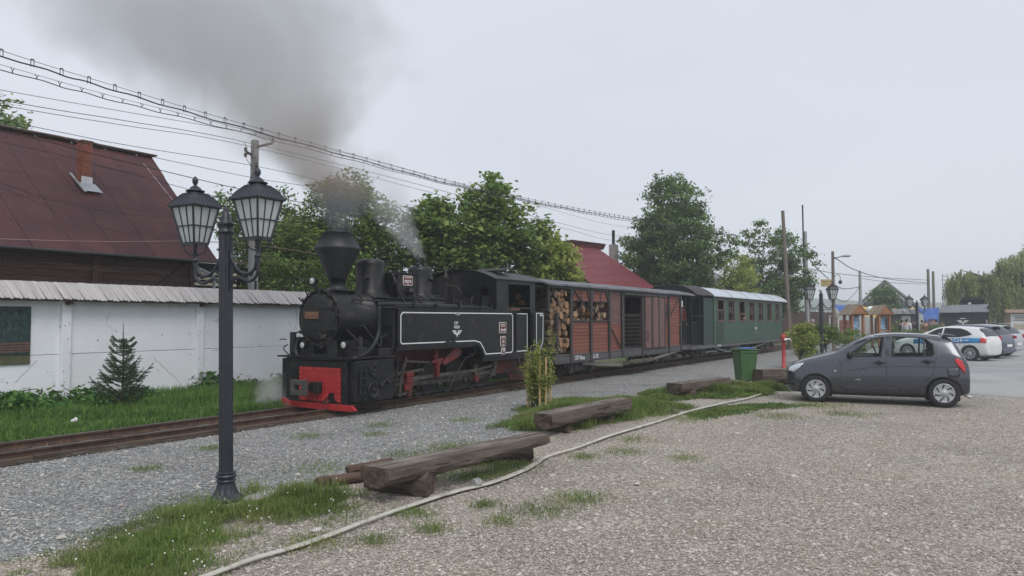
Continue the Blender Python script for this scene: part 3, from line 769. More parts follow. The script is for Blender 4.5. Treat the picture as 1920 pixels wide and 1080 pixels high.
# pale boards stacked in the open shed next to the barn
M_PALE = pm("pale_board", (.72, .66, .50), .8, var=.15, vs=4, rnd=.12)
st = T("board_shed", "open shed with pale horizontal boards between the barn and the utility pole", "shed", (13.9, 19, 0))
for k in range(9):
    mb = MB(st.location); z = 2.05 + k * .155
    if k in (3, 7): continue
    mb.bx(12.66, 14.1, 18.32 + rng.uniform(-.01, .01), 18.36, z, z + .075); mb.build("board", M_PALE, st)
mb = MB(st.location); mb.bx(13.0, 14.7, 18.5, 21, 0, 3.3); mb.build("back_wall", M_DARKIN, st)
mb = MB(st.location); mb.bx(14.5, 14.62, 18.9, 18.99, 0, 3.4); mb.build("post", M_PLANK, st)
corrugated("roof_sheet", 12.85, 15.1, 18.45, 3.35, 21.5, 3.75, M_RSHEET, st, st.location)

# ================================================================== RED-ROOFED HOUSE BEYOND THE TRAIN
M_RR = pm("red_tin_roof", (.15, .024, .03), .6, var=.15, vs=1.5, c2=(.11, .02, .026), f2=.6, s2=2, rnd=.06)
M_PLB = pm("weathered_boards", (.13, .095, .075), .9, var=.3, vs=4, rnd=.15)
hs = T("house", "house with bright red sheet roof and small ridge vent behind the boxcar", "house", (37, 19, 0))
off = hs.location
# hipped slope facing the track, cut away on the left where the gable boards show
HA, HB, HC, HD, HE = (Vector(p) for p in ((36.36, 19.23, 5.74), (37.97, 18.55, 5.66), (36.49, 14.35, 3.24), (33.05, 16.04, 3.19), (33.69, 17.83, 4.24)))
def hq(t, f): 
    l_ = HA.lerp(HE, t * 2) if t < .5 else HE.lerp(HD, t * 2 - 1); return l_.lerp(HB.lerp(HC, t), f)
up_ = Vector((0, 0, .035))
for k in range(6):
    for j in range(5):
        t0, t1, f0_, f1_ = k / 6, (k + 1.04) / 6, j / 5, (j + .985) / 5; lf = Vector((0, 0, .012 * (6 - k)))
        q = [hq(t0, f0_) + lf, hq(t0, f1_) + lf, hq(min(t1, 1), f1_) + lf, hq(min(t1, 1), f0_) + lf]
        mb = MB(off); mb.add(q + [p - up_ for p in q], [(0, 1, 2, 3), (7, 6, 5, 4), (0, 4, 5, 1), (1, 5, 6, 2), (2, 6, 7, 3), (3, 7, 4, 0)]); mb.build("roof_sheet", M_RR, hs)
K1, K2 = Vector((38.6, 24.0, 3.4)), Vector((43.5, 20.5, 3.3))
mb = MB(off); mb.add([HA, HB, K2, K1], [(0, 1, 2, 3)]); mb.add([HB, HC, K2], [(0, 1, 2)]); mb.build("rear_roof", M_RR, hs)
mb = MB(off); vv = [HA + Vector((-.3, -.1, -.05)), HB + Vector((.3, -.3, -.05))]; dv = Vector((.5, .9, 0))
mb.add([vv[0], vv[1], vv[1] + dv, vv[0] + dv] + [p + Vector((-.1 if i in (0, 3) else .15, -.1 if i < 2 else .1, .32)) for i, p in enumerate([vv[0], vv[1], vv[1] + dv, vv[0] + dv])], [(0, 1, 5, 4), (1, 2, 6, 5), (2, 3, 7, 6), (3, 0, 4, 7), (4, 5, 6, 7)]); mb.build("roof_vent", pm("roof_vent_maroon", (.075, .018, .024), .6), hs)
g1 = HD + Vector((.55, .15, -.25)); g2 = HC + Vector((-.1, .5, -.2)); g3 = HE + Vector((.5, .1, -.15)); g4 = HA + Vector((.2, .1, -.2)); g5 = K1 + Vector((0, -.4, -.2))
dn = lambda p: Vector((p.x, p.y, 0))
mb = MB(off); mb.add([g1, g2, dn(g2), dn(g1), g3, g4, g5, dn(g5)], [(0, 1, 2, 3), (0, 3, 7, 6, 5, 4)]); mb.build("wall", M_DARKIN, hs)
for i in range(16):
    a0, a1 = i / 16, (i + .94) / 16
    for (p_, q_, u0, u1) in ((g1, g3, 0, .4), (g3, g5, .4, 1)):
        if a0 >= u0 and a0 < u1:
            w0 = p_.lerp(q_, (a0 - u0) / (u1 - u0)); w1 = p_.lerp(q_, min(1, (a1 - u0) / (u1 - u0))); o_ = Vector((-.04, -.02, -.12))
            mb = MB(off); mb.add([w0 + o_, w1 + o_, dn(w1) + o_, dn(w0) + o_], [(0, 1, 2, 3)]); mb.add([w0 + o_ * .3, w0 + o_, dn(w0) + o_, dn(w0) + o_ * .3], [(0, 1, 2, 3)]); mb.build("plank", M_PLB, hs)
mb = MB(off); mb.bx(40.8, 41.25, 18.7, 19.1, 4.3, 6.15); mb.build("chimney", pm("grey_brick", (.30, .27, .26), .9, var=.3, vs=8), hs)
mb = MB(off); mb.cyl((41.0, 18.9, 6.15), (41.0, 18.9, 7.0), .09); mb.build("flue", IRON, hs)
# small grey roof peeping out to its right
h2 = T("house", "small house with weathered grey shingle roof between the red roof and the ash tree", "house", (50, 20, 0))
mb = MB(h2.location); mb.prism([(14.6, 0), (25, 0), (25, 3.2), (19.3, 6.0), (14.6, 3.3)], 'x', 50.3, 56); mb.build("wall", M_PLB, h2)
M_GRS = pm("old_grey_shingles", (.15, .145, .15), .9, var=.35, vs=6, bump=.5, bs=20)
mb = MB(h2.location); mb.add([(50, 19.3, 6.15), (57, 19.3, 6.15), (57, 14.2, 3.2), (50, 14.2, 3.2), (50, 25, 3.0), (57, 25, 3.0)], [(0, 1, 2, 3), (0, 4, 5, 1)]); mb.build("roof", M_GRS, h2)

# ================================================================== BROWN PLANK FENCE BEYOND THE COACH
M_BRF = pm("brown_fence", (.075, .04, .034), .85, var=.3, vs=2, c2=(.11, .07, .06), f2=.62, s2=4, rnd=.15)
fc = T("board_fence", "tall dark brown board fence running on beyond the green coach", "fence", (60, 13, 0))
x = 44.0; i = 0
while x < 80:
    w = .28
    mb = MB(fc.location); mb.bx(x, x + w - .02, 13 + rng.uniform(-.01, .01), 13.035, .05, 2.36 + rng.uniform(-.02, .02)); mb.build("fence_board", M_BRF, fc); x += w; i += 1
for k in range(19):
    mb = MB(fc.location); mb.bx(44 + k * 2, 44.12 + k * 2, 13.04, 13.16, 0, 2.4); mb.build("fence_post", M_BRF, fc)
mb = MB(fc.location); mb.bx(44, 80, 13.04, 13.1, .5, .6); mb.bx(44, 80, 13.04, 13.1, 1.9, 2.0); mb.build("rail", M_BRF, fc)

# ================================================================== FAR BUILDINGS
M_GAB = pm("grey_gable_boards", (.10, .095, .095), .85, var=.3, vs=1.5, stretch=(1, 6, .5))
M_GRF = pm("grey_far_roof", (.20, .205, .215), .8, var=.2)
hs = T("house", "dark grey timber gable house standing behind the yard tree", "house", (100, 10.8, 0))
off = hs.location
def frame_pt(cx, cy, right, fwd, z):   # right = toward picture right, in the plane facing the yard
    return (cx + .108 * right + .994 * fwd, cy - .994 * right + .108 * fwd, z)
def gpt(r, f_, z): return frame_pt(100, 10.8, r, f_, z)
for i in range(18):
    r0 = -3.5 + i * .39; r1 = r0 + .37
    z0 = 6.0 - abs(r0) * 1.02; z1 = 6.0 - abs(r1) * 1.02
    mb = MB(off); mb.add([gpt(r0, 0, 0), gpt(r1, 0, 0), gpt(r1, 0, max(1.5, z1)), gpt(r0, 0, max(1.5, z0)), gpt(r0, .05, 0), gpt(r1, .05, 0)], [(0, 1, 2, 3), (0, 4, 5, 1)]); mb.build("plank", M_GAB, hs)
mb = MB(off); mb.add([gpt(0, -.5, 6.35), gpt(-4.3, -.5, 2.1), gpt(-4.3, 8, 2.1), gpt(0, 8, 6.35)], [(0, 1, 2, 3)]); mb.add([gpt(0, -.5, 6.35), gpt(4.1, -.5, 2.4), gpt(4.1, 8, 2.4), gpt(0, 8, 6.35)], [(0, 1, 2, 3)])
for s_ in (-1, 1): mb.bar(gpt(0, -.52, 6.32), gpt(4.3 * s_, -.52, 2.1 if s_ < 0 else 2.4), .1, .22)
mb.build("roof", M_GRF, hs)
# hills and misty woods
M_HILL = pm("misty_hill", (.035, .06, .03), .95, var=.35, vs=.06, c2=(.06, .08, .04), f2=.5, s2=.15)
gh = np.random.default_rng(5); mb = MB(); nx, ny = 80, 10; vs = []
for j in range(ny + 1):
    for i in range(nx + 1):
        a = R(-25) + R(100) * i / nx; d_ = 480 + j * 30
        hgt = (7 + 9 * vnoise(np.array([[i * .12, 3.3]]), 1.0, 3)[0]) * math.sin(math.pi * min(1, j / 6) * .5) + (vnoise(np.array([[i * .9, j * .9]]), 1, 6)[0]) * 2.5 * (j > 0)
        hgt *= 1.5; hgt *= .55 + .45 * math.exp(-((math.degrees(a) - 10) / 16) ** 2)
        vs.append((d_ * math.cos(a), d_ * math.sin(a), hgt - .05))
mb.add(vs, [(j * (nx + 1) + i, j * (nx + 1) + i + 1, (j + 1) * (nx + 1) + i + 1, (j + 1) * (nx + 1) + i) for j in range(ny) for i in range(nx)], 0, True)
o = mb.build("hills", M_HILL); o["kind"] = "structure"
# ================================================================== POLES AND WIRES
M_POLE = pm("concrete_pole", (.30, .30, .30), .85, var=.15, vs=3, bump=.2, bs=50)
M_WPOLE = pm("wooden_pole", (.17, .14, .12), .9, var=.25, vs=3, stretch=(4, 4, .5), bump=.3, bs=25)
M_WIRE = pm("wire_black", (.015, .015, .017), .6)
up = T("utility_pole", "tall square concrete utility pole with crossarms rising through the smoke behind the lantern lamp", "pole", (14.1, 17.6, 0))
off = up.location
mb = MB(off)
w0, w1 = .12, .082
vs = []
for z, w in ((-.02, w0), (6.83, w1)): vs += [(14.1 + a * w, 17.6 + b * w, z) for a, b in ((-1, -1), (1, -1), (1, 1), (-1, 1))]
mb.add(vs, [(0, 1, 5, 4), (1, 2, 6, 5), (2, 3, 7, 6), (3, 0, 4, 7), (4, 5, 6, 7)]); mb.build("shaft", M_POLE, up, bevel=.02)
for i in range(9):
    z = .5 + i * .65; w = w0 + (w1 - w0) * z / 6.8
    mb = MB(off); mb.bx(14.06, 14.14, 17.6 - w - .004, 17.6 - w + .01, z, z + .38); mb.build("shade_strip", IRON, up)  # dark strip on the shaft; shade of a hollow put into its colour
mb = MB(off); mb.bar((14.1, 17.55, 6.62), (14.55, 17.4, 6.80), .07, .07); mb.build("crossarm", IRON, up)
mb = MB(off); mb.lathe([(.02, 0), (.05, .03), (.03, .06), (.055, .09), (.03, .13), (.01, .2)], (14.56, 17.4, 6.82), 10); mb.build("insulator", M_WIRE, up)
mb = MB(off); mb.bar((14.1, 17.6, 6.35), (13.85, 17.65, 6.45), .06, .06); mb.build("crossarm", IRON, up)
for z in (6.35, 6.5):
    mb = MB(off); mb.lathe([(.02, 0), (.045, .03), (.03, .06), (.05, .09), (.01, .13)], (13.82, 17.65, z - .05), 10); mb.build("insulator", M_WIRE, up)
mb = MB(off)
for k in range(8):
    p = Vector((13.95, 17.4, 5.9)); pts = [p]
    for j in range(6):
        p = p + Vector((rng.uniform(-.14, .1), rng.uniform(-.05, .05), rng.uniform(-.3, -.02) if k % 2 else rng.uniform(-.05, .2))); pts.append(p)
    mb.tube(pts, .008, 4)
mb.build("loose_wires", M_WIRE, up)

def spline(pts, n=8):
    out = []
    P_ = [Vector(p) for p in pts]; P_ = [P_[0] * 2 - P_[1]] + P_ + [P_[-1] * 2 - P_[-2]]
    for i in range(1, len(P_) - 2):
        for k in range(n):
            t = k / n; a, b, c, d = P_[i - 1:i + 3]
            out.append(.5 * ((2 * b) + (c - a) * t + (2 * a - 5 * b + 4 * c - d) * t * t + (3 * b - a - 3 * c + d) * t ** 3))
    out.append(P_[-2]); return out
def cable(label, pts, r, group=None, mat=None, smooth=8):
    mb = MB(pts[0]); mb.tube(spline(pts, smooth), r, 5); o = mb.build("wire", mat or M_WIRE)
    o.location = pts[0]; tag(o, label, "wire", group); return o
# two suspension cables carrying insulated cable on clips
def suspension(label, pts, drop, r1, r2, step, yclip):
    root = T("overhead_cable", label, "cable", pts[0])
    S = spline(pts, 10)
    mb = MB(root.location); mb.tube(S, r1, 5); mb.build("carrier_wire", M_WIRE, root)
    mb = MB(root.location); mb.tube([p - Vector((0, 0, drop + .012 * math.sin(i * 1.3))) for i, p in enumerate(S)], r2, 6); mb.build("cable", M_WIRE, root)
    L_ = 0; nxt = .2
    for a, b in zip(S[:-1], S[1:]):
        d = (b - a).length
        while nxt < L_ + d:
            p = a + (b - a) * ((nxt - L_) / d)
            mb = MB(root.location)
            if yclip:
                q = p - Vector((0, 0, drop * .55)); mb.tube([p + Vector((-.03, 0, 0)), q, p + Vector((.03, 0, 0))], .007, 4); mb.tube([q, p - Vector((0, 0, drop))], .009, 4)
            else:
                for e in (-.022, .022): mb.tube([p + Vector((e, 0, .02)), p + Vector((e, 0, -drop - .02))], .006, 4)
                mb.tube([p + Vector((-.022, 0, .02)), p + Vector((.022, 0, .02))], .009, 4)
            mb.build("clip", M_WIRE, root); nxt += step
        L_ += d
suspension("upper thick overhead cable with square clips crossing above the wall and train", [(-3, 12, 6.25), (1, 12, 5.9), (5.14, 12, 5.62), (6.7, 12, 5.55), (8.68, 12, 5.48), (11.92, 12, 5.43), (15.77, 12, 5.38), (21.51, 12, 5.5), (27.53, 12, 5.75), (42.22, 12, 6.46)], .075, .0045, .011, .42, False)
suspension("lower overhead cable with y-shaped clips below the thick square-clipped one", [(-2, 13, 6.1), (2, 13, 5.85), (5.57, 13, 5.72), (7.26, 13, 5.67), (9.41, 13, 5.67), (12.91, 13, 5.66), (17.09, 13, 5.64), (23.3, 13, 5.76), (29.82, 13, 5.99), (42.2, 12.6, 6.5)], .075, .004, .008, .36, True)
G_ = "thin wires strung along the pole line"
cable("topmost thin wire above the barn ridge, passing over the utility pole", [(-2, 17, 5.9), (7.3, 17, 6.42), (9.91, 17, 6.58), (13.42, 17, 6.8), (18.32, 17, 6.94), (29.01, 17, 6.8), (38.27, 17, 6.81), (50, 15, 7.4)], 0.0063, G_)
cable("upper of the close pair of wires above the barn ridge", [(-2, 17, 5.8), (7.3, 17, 6.21), (9.92, 17, 6.37), (13.43, 17, 6.54), (21.09, 17, 6.48), (30.98, 17, 6.22), (38.26, 17, 6.28), (50, 15, 6.9)], 0.0077, G_)
cable("lower of the close pair of wires above the barn ridge", [(-2, 17.05, 5.7), (7.3, 17.05, 6.12), (9.92, 17.05, 6.27), (13.43, 17.05, 6.46), (21.09, 17.05, 6.32), (31.5, 17.05, 6.04), (38.25, 17.05, 5.99), (50, 15, 6.6)], 0.0070, G_)
cable("thin wire meeting the utility pole just above the lantern finial", [(-1, 17.2, 5.9), (8.06, 17.2, 5.85), (10.27, 17.2, 5.86), (13.95, 17.45, 6.05), (16.64, 17.2, 5.92), (21.35, 17.2, 5.56)], 0.0070, G_)
cable("thin wire meeting the utility pole at the lantern roof", [(-1, 17.3, 5.8), (7.4, 17.3, 5.74), (9.63, 17.3, 5.73), (13.95, 17.5, 5.72), (16.53, 17.2, 5.7), (20.75, 17.2, 5.4)], 0.0070, G_)
cable("thicker wire in front of the barn roof running to the right-hand lantern", [(-1, 17, 5.8), (7.32, 17, 5.58), (9.04, 17, 5.47), (11.0, 17, 5.35), (13.24, 17, 5.23), (16.5, 17, 5.1), (20, 17, 4.95)], 0.0098, G_)
cable("wire in front of the barn roof passing behind the left-hand lantern", [(-1, 17, 5.6), (7.32, 17, 5.36), (9.71, 17, 5.19), (12.82, 17, 4.9), (16, 17, 4.75), (20, 17, 4.6)], 0.0070, G_)
cable("pale cord strung low across the foot of the barn roof", [(3, 16.5, 3.15), (7.16, 16.5, 3.33), (9.28, 16.5, 3.46), (12.15, 16.5, 3.7), (14.77, 16.5, 3.67), (19.37, 16.5, 3.4)], 0.0063, None, pm("pale_cord", (.38, .24, .20), .7))
cable("slack black cable sagging across the middle of the barn roof", [(5, 17.4, 4.9), (7.3, 17.4, 4.62), (8.6, 17.4, 4.35), (10.2, 17.4, 4.25), (12.2, 17.4, 4.35), (14, 17.55, 4.5)], 0.0064)
cable("slack black cable looping low down the barn roof towards the pole", [(5, 17.45, 4.85), (7.3, 17.45, 4.55), (9.0, 17.45, 4.05), (10.6, 17.45, 3.75), (12.4, 17.45, 3.75), (14, 17.55, 4.0)], 0.0048)

def wood_pole(label, x, y, h, r=.12, lean=(0, 0), mat=None, n=10):
    o = T("utility_pole", label, "pole", (x, y, 0))
    mb = MB(); mb.tube([(0, 0, -.02), (lean[0] * .5, lean[1] * .5, h * .5), (lean[0], lean[1], h)], [r, r * .85, r * .7], n); mb.build("shaft", mat or M_WPOLE, o)
    return o
wood_pole("weathered wooden pole leaning slightly at the right edge of the tree beyond the coach", 46.9, 10.2, 8.2, .14, (-.3, .25))
o = wood_pole("concrete pole with a taller thin steel mast strapped to it, right of the coach", 52.67, 10.32, 7.55, .17, (0, .1), M_POLE, 4)
mb = MB(); mb.tube([(-.2, .15, 4), (-.22, .17, 9.3)], .05, 6); mb.build("mast", IRON, o)
mb = MB(); mb.bar((-.25, .1, 4.3), (.1, .1, 4.3), .1, .1); mb.bar((-.25, .1, 6.6), (.1, .1, 6.6), .1, .1); mb.build("strap", IRON, o)
# street light pole
o = wood_pole("wooden pole carrying a curved street light and a camera above the twin-lantern lamp", 40.8, 6.75, 5.15, .1)
mb = MB(); mb.tube([(0, 0, 4.75), (.12, -.2, 4.85), (.22, -.38, 4.88)], .025, 6); mb.build("lamp_arm", IRON, o)
mb = MB(); mb.sph((.33, -.58, 4.92), (.15, .24, .07), 12, 6); mb.build("lamp_head", pm("lamp_head_grey", (.38, .39, .38), .5), o)
mb = MB(); mb.tube([(0, 0, 3.75), (.05, -.12, 3.95), (.15, -.25, 3.98), (.2, -.3, 3.85), (.2, -.3, 3.7)], .015, 5); mb.build("camera_arm", IRON, o)
mb = MB(); mb.sph((.2, -.3, 3.6), (.09, .09, .1), 10, 6); mb.build("camera_dome", IRON, o)
o = wood_pole("pale square concrete pole between the two info kiosks", 76.36, 10.32, 6.2, .17, (0, 0), M_POLE, 4)
o = wood_pole("left of two dark wooden poles by the willow", 85.6, 5.35, 6.7, .17)
o = wood_pole("right of two dark wooden poles by the willow, with a steel ladder frame", 86.2, 4.95, 6.5, .16)
mb = MB()
for e in (-1.2, -.8): mb.bar((.2, e, 3), (.2, e, 6.2), .05, .05)
for k in range(9): mb.bar((.2, -1.2, 3.1 + k * .36), (.2, -.8, 3.1 + k * .36), .04, .04)
mb.build("ladder_frame", IRON, o)
for i, (x, y, h) in enumerate([(120, 26, 4.2), (122, 23.6, 4.2), (124, 22.6, 3.6)]):
    o = wood_pole(["distant pole with short crossarm left of the street light pole", "distant thin pole right of the street light pole", "distant thin pole furthest right behind the blue canopy"][i], x, y, h, .08)
    mb = MB(); mb.bar((-.35, .5, h - .3), (.35, -.5, h - .3), .06, .06); mb.build("crossarm", IRON, o)
Gf = "wires strung between the far poles"
cable("wire sagging from the mast pole past the street light to the pale pole", [(52.67, 10.32, 7.3), (54.53, 10.6, 6.0), (58.9, 10.0, 4.6), (66, 10.2, 4.2), (76.15, 10.3, 4.7)], .03, Gf)
cable("wire from the street light to the two dark wooden poles", [(40.8, 6.75, 4.9), (52, 7.2, 4.8), (66.31, 6.9, 4.9), (85.57, 5.3, 5.3)], .025, Gf)
cable("wire running level from the tree to the dark wooden poles", [(46.5, 10.9, 5.3), (58, 10.4, 5.2), (70.61, 8.5, 5.3), (85.57, 5.3, 5.6)], .022, Gf)
cable("short level wire between the pale pole and the dark poles", [(76.34, 10.3, 5.5), (81, 7.8, 5.2), (85.56, 5.3, 5.2)], .022, Gf)
cable("wire sagging from the street light pole up to the pale pole", [(40.8, 6.75, 2.9), (55, 8.4, 2.9), (70, 9.9, 3.9), (76.34, 10.3, 4.9)], .02, Gf)
# yellow sign
sg = T("hanging_sign", "pale yellow restaurant-style sign board hung on the street light pole", "sign", (41.6, 7.2, 3.6))
M_YS = pm("yellow_sign", (.62, .52, .26), .6, var=.08)
rot = Matrix.Rotation(R(32.4 - 90), 3, 'Z')
mb = MB(); mb.box((0, 0, 0), (.60, .04, .38), rz=R(32.4 - 90)); mb.build("board", M_YS, sg)
M_YT = pm("sign_brown_text", (.22, .14, .05), .6)
text("Restaurant", .13, rot @ Vector((0, -.03, .1)), (R(90), 0, R(32.4 - 90)), M_YT, sg, "lettering")
mb = MB()
for k in range(3): mb.box(rot @ Vector((.0, -.025, -.01 - .07 * k)), (.5, .01, .02), rz=R(32.4 - 90))
mb.build("print_line", M_YT, sg)
mb = MB(); mb.bar(rot @ Vector((.28, 0, .1)), rot @ Vector((.42, 0, .1)), .03, .03); mb.build("bracket", IRON, sg)
# ================================================================== TREES
M_BARK = pm("bark", (.075, .06, .048), .9, var=.35, vs=6, stretch=(3, 3, .6), bump=.6, bs=20)
L_DARK = leaf_mat("leaf_dark_green", [(0, (0.067, 0.109, 0.043)), (.5, (0.106, 0.179, 0.055)), (.85, (0.187, 0.276, 0.077)), (1, (0.305, 0.384, 0.121))], .42)
L_MID = leaf_mat("leaf_mid_green", [(0, (0.095, 0.156, 0.051)), (.5, (0.160, 0.252, 0.068)), (.85, (0.261, 0.360, 0.091)), (1, (0.392, 0.456, 0.141))], .45)
L_LIGHT = leaf_mat("leaf_light_green", [(0, (0.187, 0.240, 0.060)), (.5, (0.305, 0.371, 0.091)), (.9, (0.451, 0.479, 0.131)), (1, (0.594, 0.576, 0.205))], .48)
L_ASH = leaf_mat("ash_leaf", [(0, (0.072, 0.132, 0.051)), (.5, (0.120, 0.205, 0.068)), (.9, (0.202, 0.300, 0.099)), (1, (0.305, 0.384, 0.141))], .42)
L_WIL = leaf_mat("willow_leaf", [(0, (0.160, 0.205, 0.077)), (.5, (0.261, 0.312, 0.109)), (1, (0.451, 0.456, 0.184))], .48)
L_SPR = leaf_mat("spruce_needle", [(0, (.04, .085, .05)), (.6, (.085, .145, .075)), (1, (.16, .22, .11))], .1)

def tree(name, label, base, lobes, mat, n_clump, per, csize, lsize, trunk_r=.16, aspect=.55, droop=.0, group=None, seed=1, twig=True, up=.5, cat="tree", gapf=.0, fruit=None, stems=1, flat=1.0):
    """lobes: (dx, dy, z, rx, ry, rz) ellipsoids relative to the base; leaves gather in clumps near twig ends"""
    g = np.random.default_rng(seed); rr = random.Random(seed)
    root = T(name, label, cat, base, 0, group)
    vol = np.array([l[3] * l[4] * l[5] for l in lobes]); vol = vol / vol.sum()
    which = g.choice(len(lobes), n_clump, p=vol); L_ = np.array(lobes)[which]
    d = g.normal(size=(n_clump, 3)); d /= np.linalg.norm(d, axis=1)[:, None]
    rad = g.uniform(0.15, 1, n_clump) ** .45
    # uneven outline: stretch some directions
    rad *= .82 + .34 * vnoise(np.stack([d[:, 0] * 2 + which * 7, d[:, 2] * 2 + d[:, 1] * 2], 1), 1.4, seed)
    C = L_[:, :3] + d * rad[:, None] * L_[:, 3:6]
    C = C[C[:, 2] > .4]
    H = max(l[2] for l in lobes)
    # limbs
    mb = MB()
    for s in range(stems):
        sx = rr.uniform(-.3, .3) * (stems > 1); sy = rr.uniform(-.3, .3) * (stems > 1)
        top = Vector((lobes[s % len(lobes)][0], lobes[s % len(lobes)][1], H))
        tr = [Vector((sx, sy, -.05))]
        for k in range(1, 7):
            t = k / 6; tr.append(Vector((sx * (1 - t), sy * (1 - t), 0)) + Vector((top.x * t ** 1.4 + rr.uniform(-.06, .06) * H * .3, top.y * t ** 1.4 + rr.uniform(-.06, .06) * H * .3, H * t)))
        mb.tube(tr, [trunk_r * (1.15 if i == 0 else 1 - .85 * i / 6) for i in range(7)], 8)
        if s == 0: tr0 = tr
    mb.build("trunk", M_BARK, root)
    mb = MB()
    nb = min(len(C), 90)
    for k in range(nb):
        c = Vector(C[k * len(C) // nb]); h = max(.15 * H, min(c.z * rr.uniform(.45, .75), H * .95)); i = min(5, int(h / H * 6)); f_ = h / H * 6 - i
        a = tr0[i].lerp(tr0[min(i + 1, 6)], f_)
        m1 = a.lerp(c, .5) + Vector((rr.uniform(-.1, .1), rr.uniform(-.1, .1), -.08 * (c - a).length))
        r0 = trunk_r * .28 * (1 - .5 * h / H)
        mb.tube([a, a.lerp(m1, .5) + Vector((0, 0, .04)), m1, c], [r0, r0 * .8, r0 * .55, r0 * .2], 5)
    if twig:
        for c in C[::2]:
            c = Vector(c); dd = Vector((rr.gauss(0, 1), rr.gauss(0, 1), rr.gauss(.2, .6))).normalized() * csize * 1.2
            mb.tube([c - dd * .7, c, c + dd * .8], [.014, .01, .004], 3, cap=False)
    mb.build("branches", M_BARK, root)
    n = len(C) * per
    Q = np.repeat(C, per, 0) + g.normal(0, csize * .5, (n, 3)) * np.array([1, 1, .62 * flat])
    V = leaves(Q, lsize, g, aspect, droop, up=up)
    o = bulk("crown", V, 4, mat, root)
    return root

def B(x, y): return (x, y, 0)
# chestnuts and walnut behind the locomotive
tree("broadleaf_tree", "big leafy tree rising behind the locomotive chimney and steam dome", B(18.2, 17.6),
     [(-.2, .4, 4.9, 1.7, 1.4, 1.7), (-1.5, .9, 3.8, 1.1, 1.1, 1.3), (1.3, -.3, 4.1, 1.3, 1.2, 1.6), (0, 0, 2.9, 1.9, 1.3, 1.3)], L_MID, 400, 50, .42, .155, .17, .62, .05, seed=3, up=.72)
tree("chestnut_tree", "large chestnut tree with dark palmate leaves behind the cab and log wagon", B(20.6, 15.4),
     [(1.3, -.7, 5.3, 1.2, 1.1, 1.5), (-.7, .3, 4.7, 1.0, 1.0, 1.3), (2.3, -1.5, 4.1, 1.25, 1.1, 1.5), (.3, 0, 3.4, 1.9, 1.2, 1.5), (.7, -.3, 4.4, 1.4, 1.1, 1.2)], L_MID, 440, 46, .38, .19, .18, .72, .25, seed=5, up=.72)
tree("linden_tree", "pale green broad-leaved tree drooping over the log end of the boxcar", B(23.3, 13.1),
     [(.2, 0, 3.5, .95, .8, 1.2), (-.4, .3, 2.9, 1.0, .8, .9), (.8, -.3, 2.8, .6, .6, .7)], L_LIGHT, 150, 46, .3, .17, .1, .8, .45, seed=8, up=.3)
tree("leafy_tree", "small thinner tree between the tall lamp and the chimney", B(17.5, 20.2),
     [(-.3, .2, 4.7, 1.3, 1.2, 1.5), (.9, -.8, 3.4, 1.0, 1.0, 1.2), (-1.2, 1.2, 5.2, .7, .7, .8)], L_DARK, 170, 34, .34, .13, .14, .6, .15, seed=12)
tree("bushy_tree", "dense low tree standing right behind the white wall beside the utility pole", B(16.2, 17.5),
     [(.2, 0, 2.3, 1.5, 1.0, 1.3), (-1.2, .6, 2.7, .9, .9, 1.1), (1.4, -.4, 2.4, 1.0, .8, 1.2)], L_MID, 230, 44, .34, .12, .12, .6, .1, seed=14, up=.7)
tree("fruit_tree", "spreading tree behind the right-hand lantern reaching past the barn gable", B(18.9, 23.2),
     [(0, 0, 4.9, 1.5, 1.5, 1.5), (-1.3, .9, 5.8, .7, .7, .7), (1.4, -1, 4.6, 1.1, 1.1, 1.3), (0, 0, 3.3, 1.6, 1.4, 1.3)], L_DARK, 210, 36, .42, .15, .15, .6, .15, seed=16)
tree("broadleaf_tree", "green tree top showing over the barn ridge at the left edge", B(17.5, 44), [(0, 0, 11.4, 2.4, 2.4, 2.3), (1.4, -1.5, 9.6, 1.8, 1.8, 2.0), (-2, 1, 9.5, 2, 2, 2)], L_MID, 170, 46, .7, .28, .3, .6, .1, seed=18)
# ash trees
tree("ash_tree", "tall round-headed ash tree behind the gap between boxcar and coach", B(40.2, 14.9),
     [(0, 0, 7.9, 1.8, 1.8, 1.9), (0, .1, 6.3, 2.4, 2.4, 2.0), (.1, .1, 4.9, 2.6, 2.6, 1.8), (1.3, -2.0, 5.6, 1.1, 1.1, 1.4), (-1.1, 1.7, 5.4, 1.1, 1.1, 1.4), (0, 0, 9.3, .6, .6, .8), (0, 0, 3.6, 2.0, 2.0, 1.3)], L_ASH, 640, 42, .40, .23, .2, .42, .6, seed=21, up=.6)
tree("ash_tree", "smaller ash tree with upright tufts behind the far end of the coach", B(49.3, 11.9),
     [(-.5, .7, 6.2, 1.0, 1.0, 1.9), (.5, -.9, 6.0, 1.2, 1.2, 1.8), (.9, -1.5, 4.6, 1.2, 1.2, 1.6), (-1.1, 1.7, 4.6, .9, .9, 1.5), (0, 0, 3.4, 2, 2, 1.4)], L_ASH, 270, 44, .38, .23, .15, .42, .6, seed=23, up=.6)
tree("young_tree", "yellow-green young tree in front of the smaller ash behind the coach", B(41.3, 11.6),
     [(0, 0, 3.9, 1.0, 1.0, 1.3), (0, .4, 2.9, 1.3, 1.3, 1.1)], L_LIGHT, 150, 44, .35, .15, .08, .5, .35, seed=25)
tree("round_tree", "small round tree in front of the grey gable house", B(82.8, 9.4), [(.2, -.3, 3.5, 1.2, 1.2, 1.5), (.3, -.4, 2.3, 1.5, 1.5, 1.3)], L_ASH, 230, 40, .5, .3, .12, .5, .2, seed=27)
tree("slender_tree", "wispy tree beside the tall concrete pole above the board fence", B(62, 13.8), [(0, 0, 2.9, 1.0, 1.0, 1.2)], L_ASH, 60, 36, .4, .24, .08, .5, .2, seed=28)
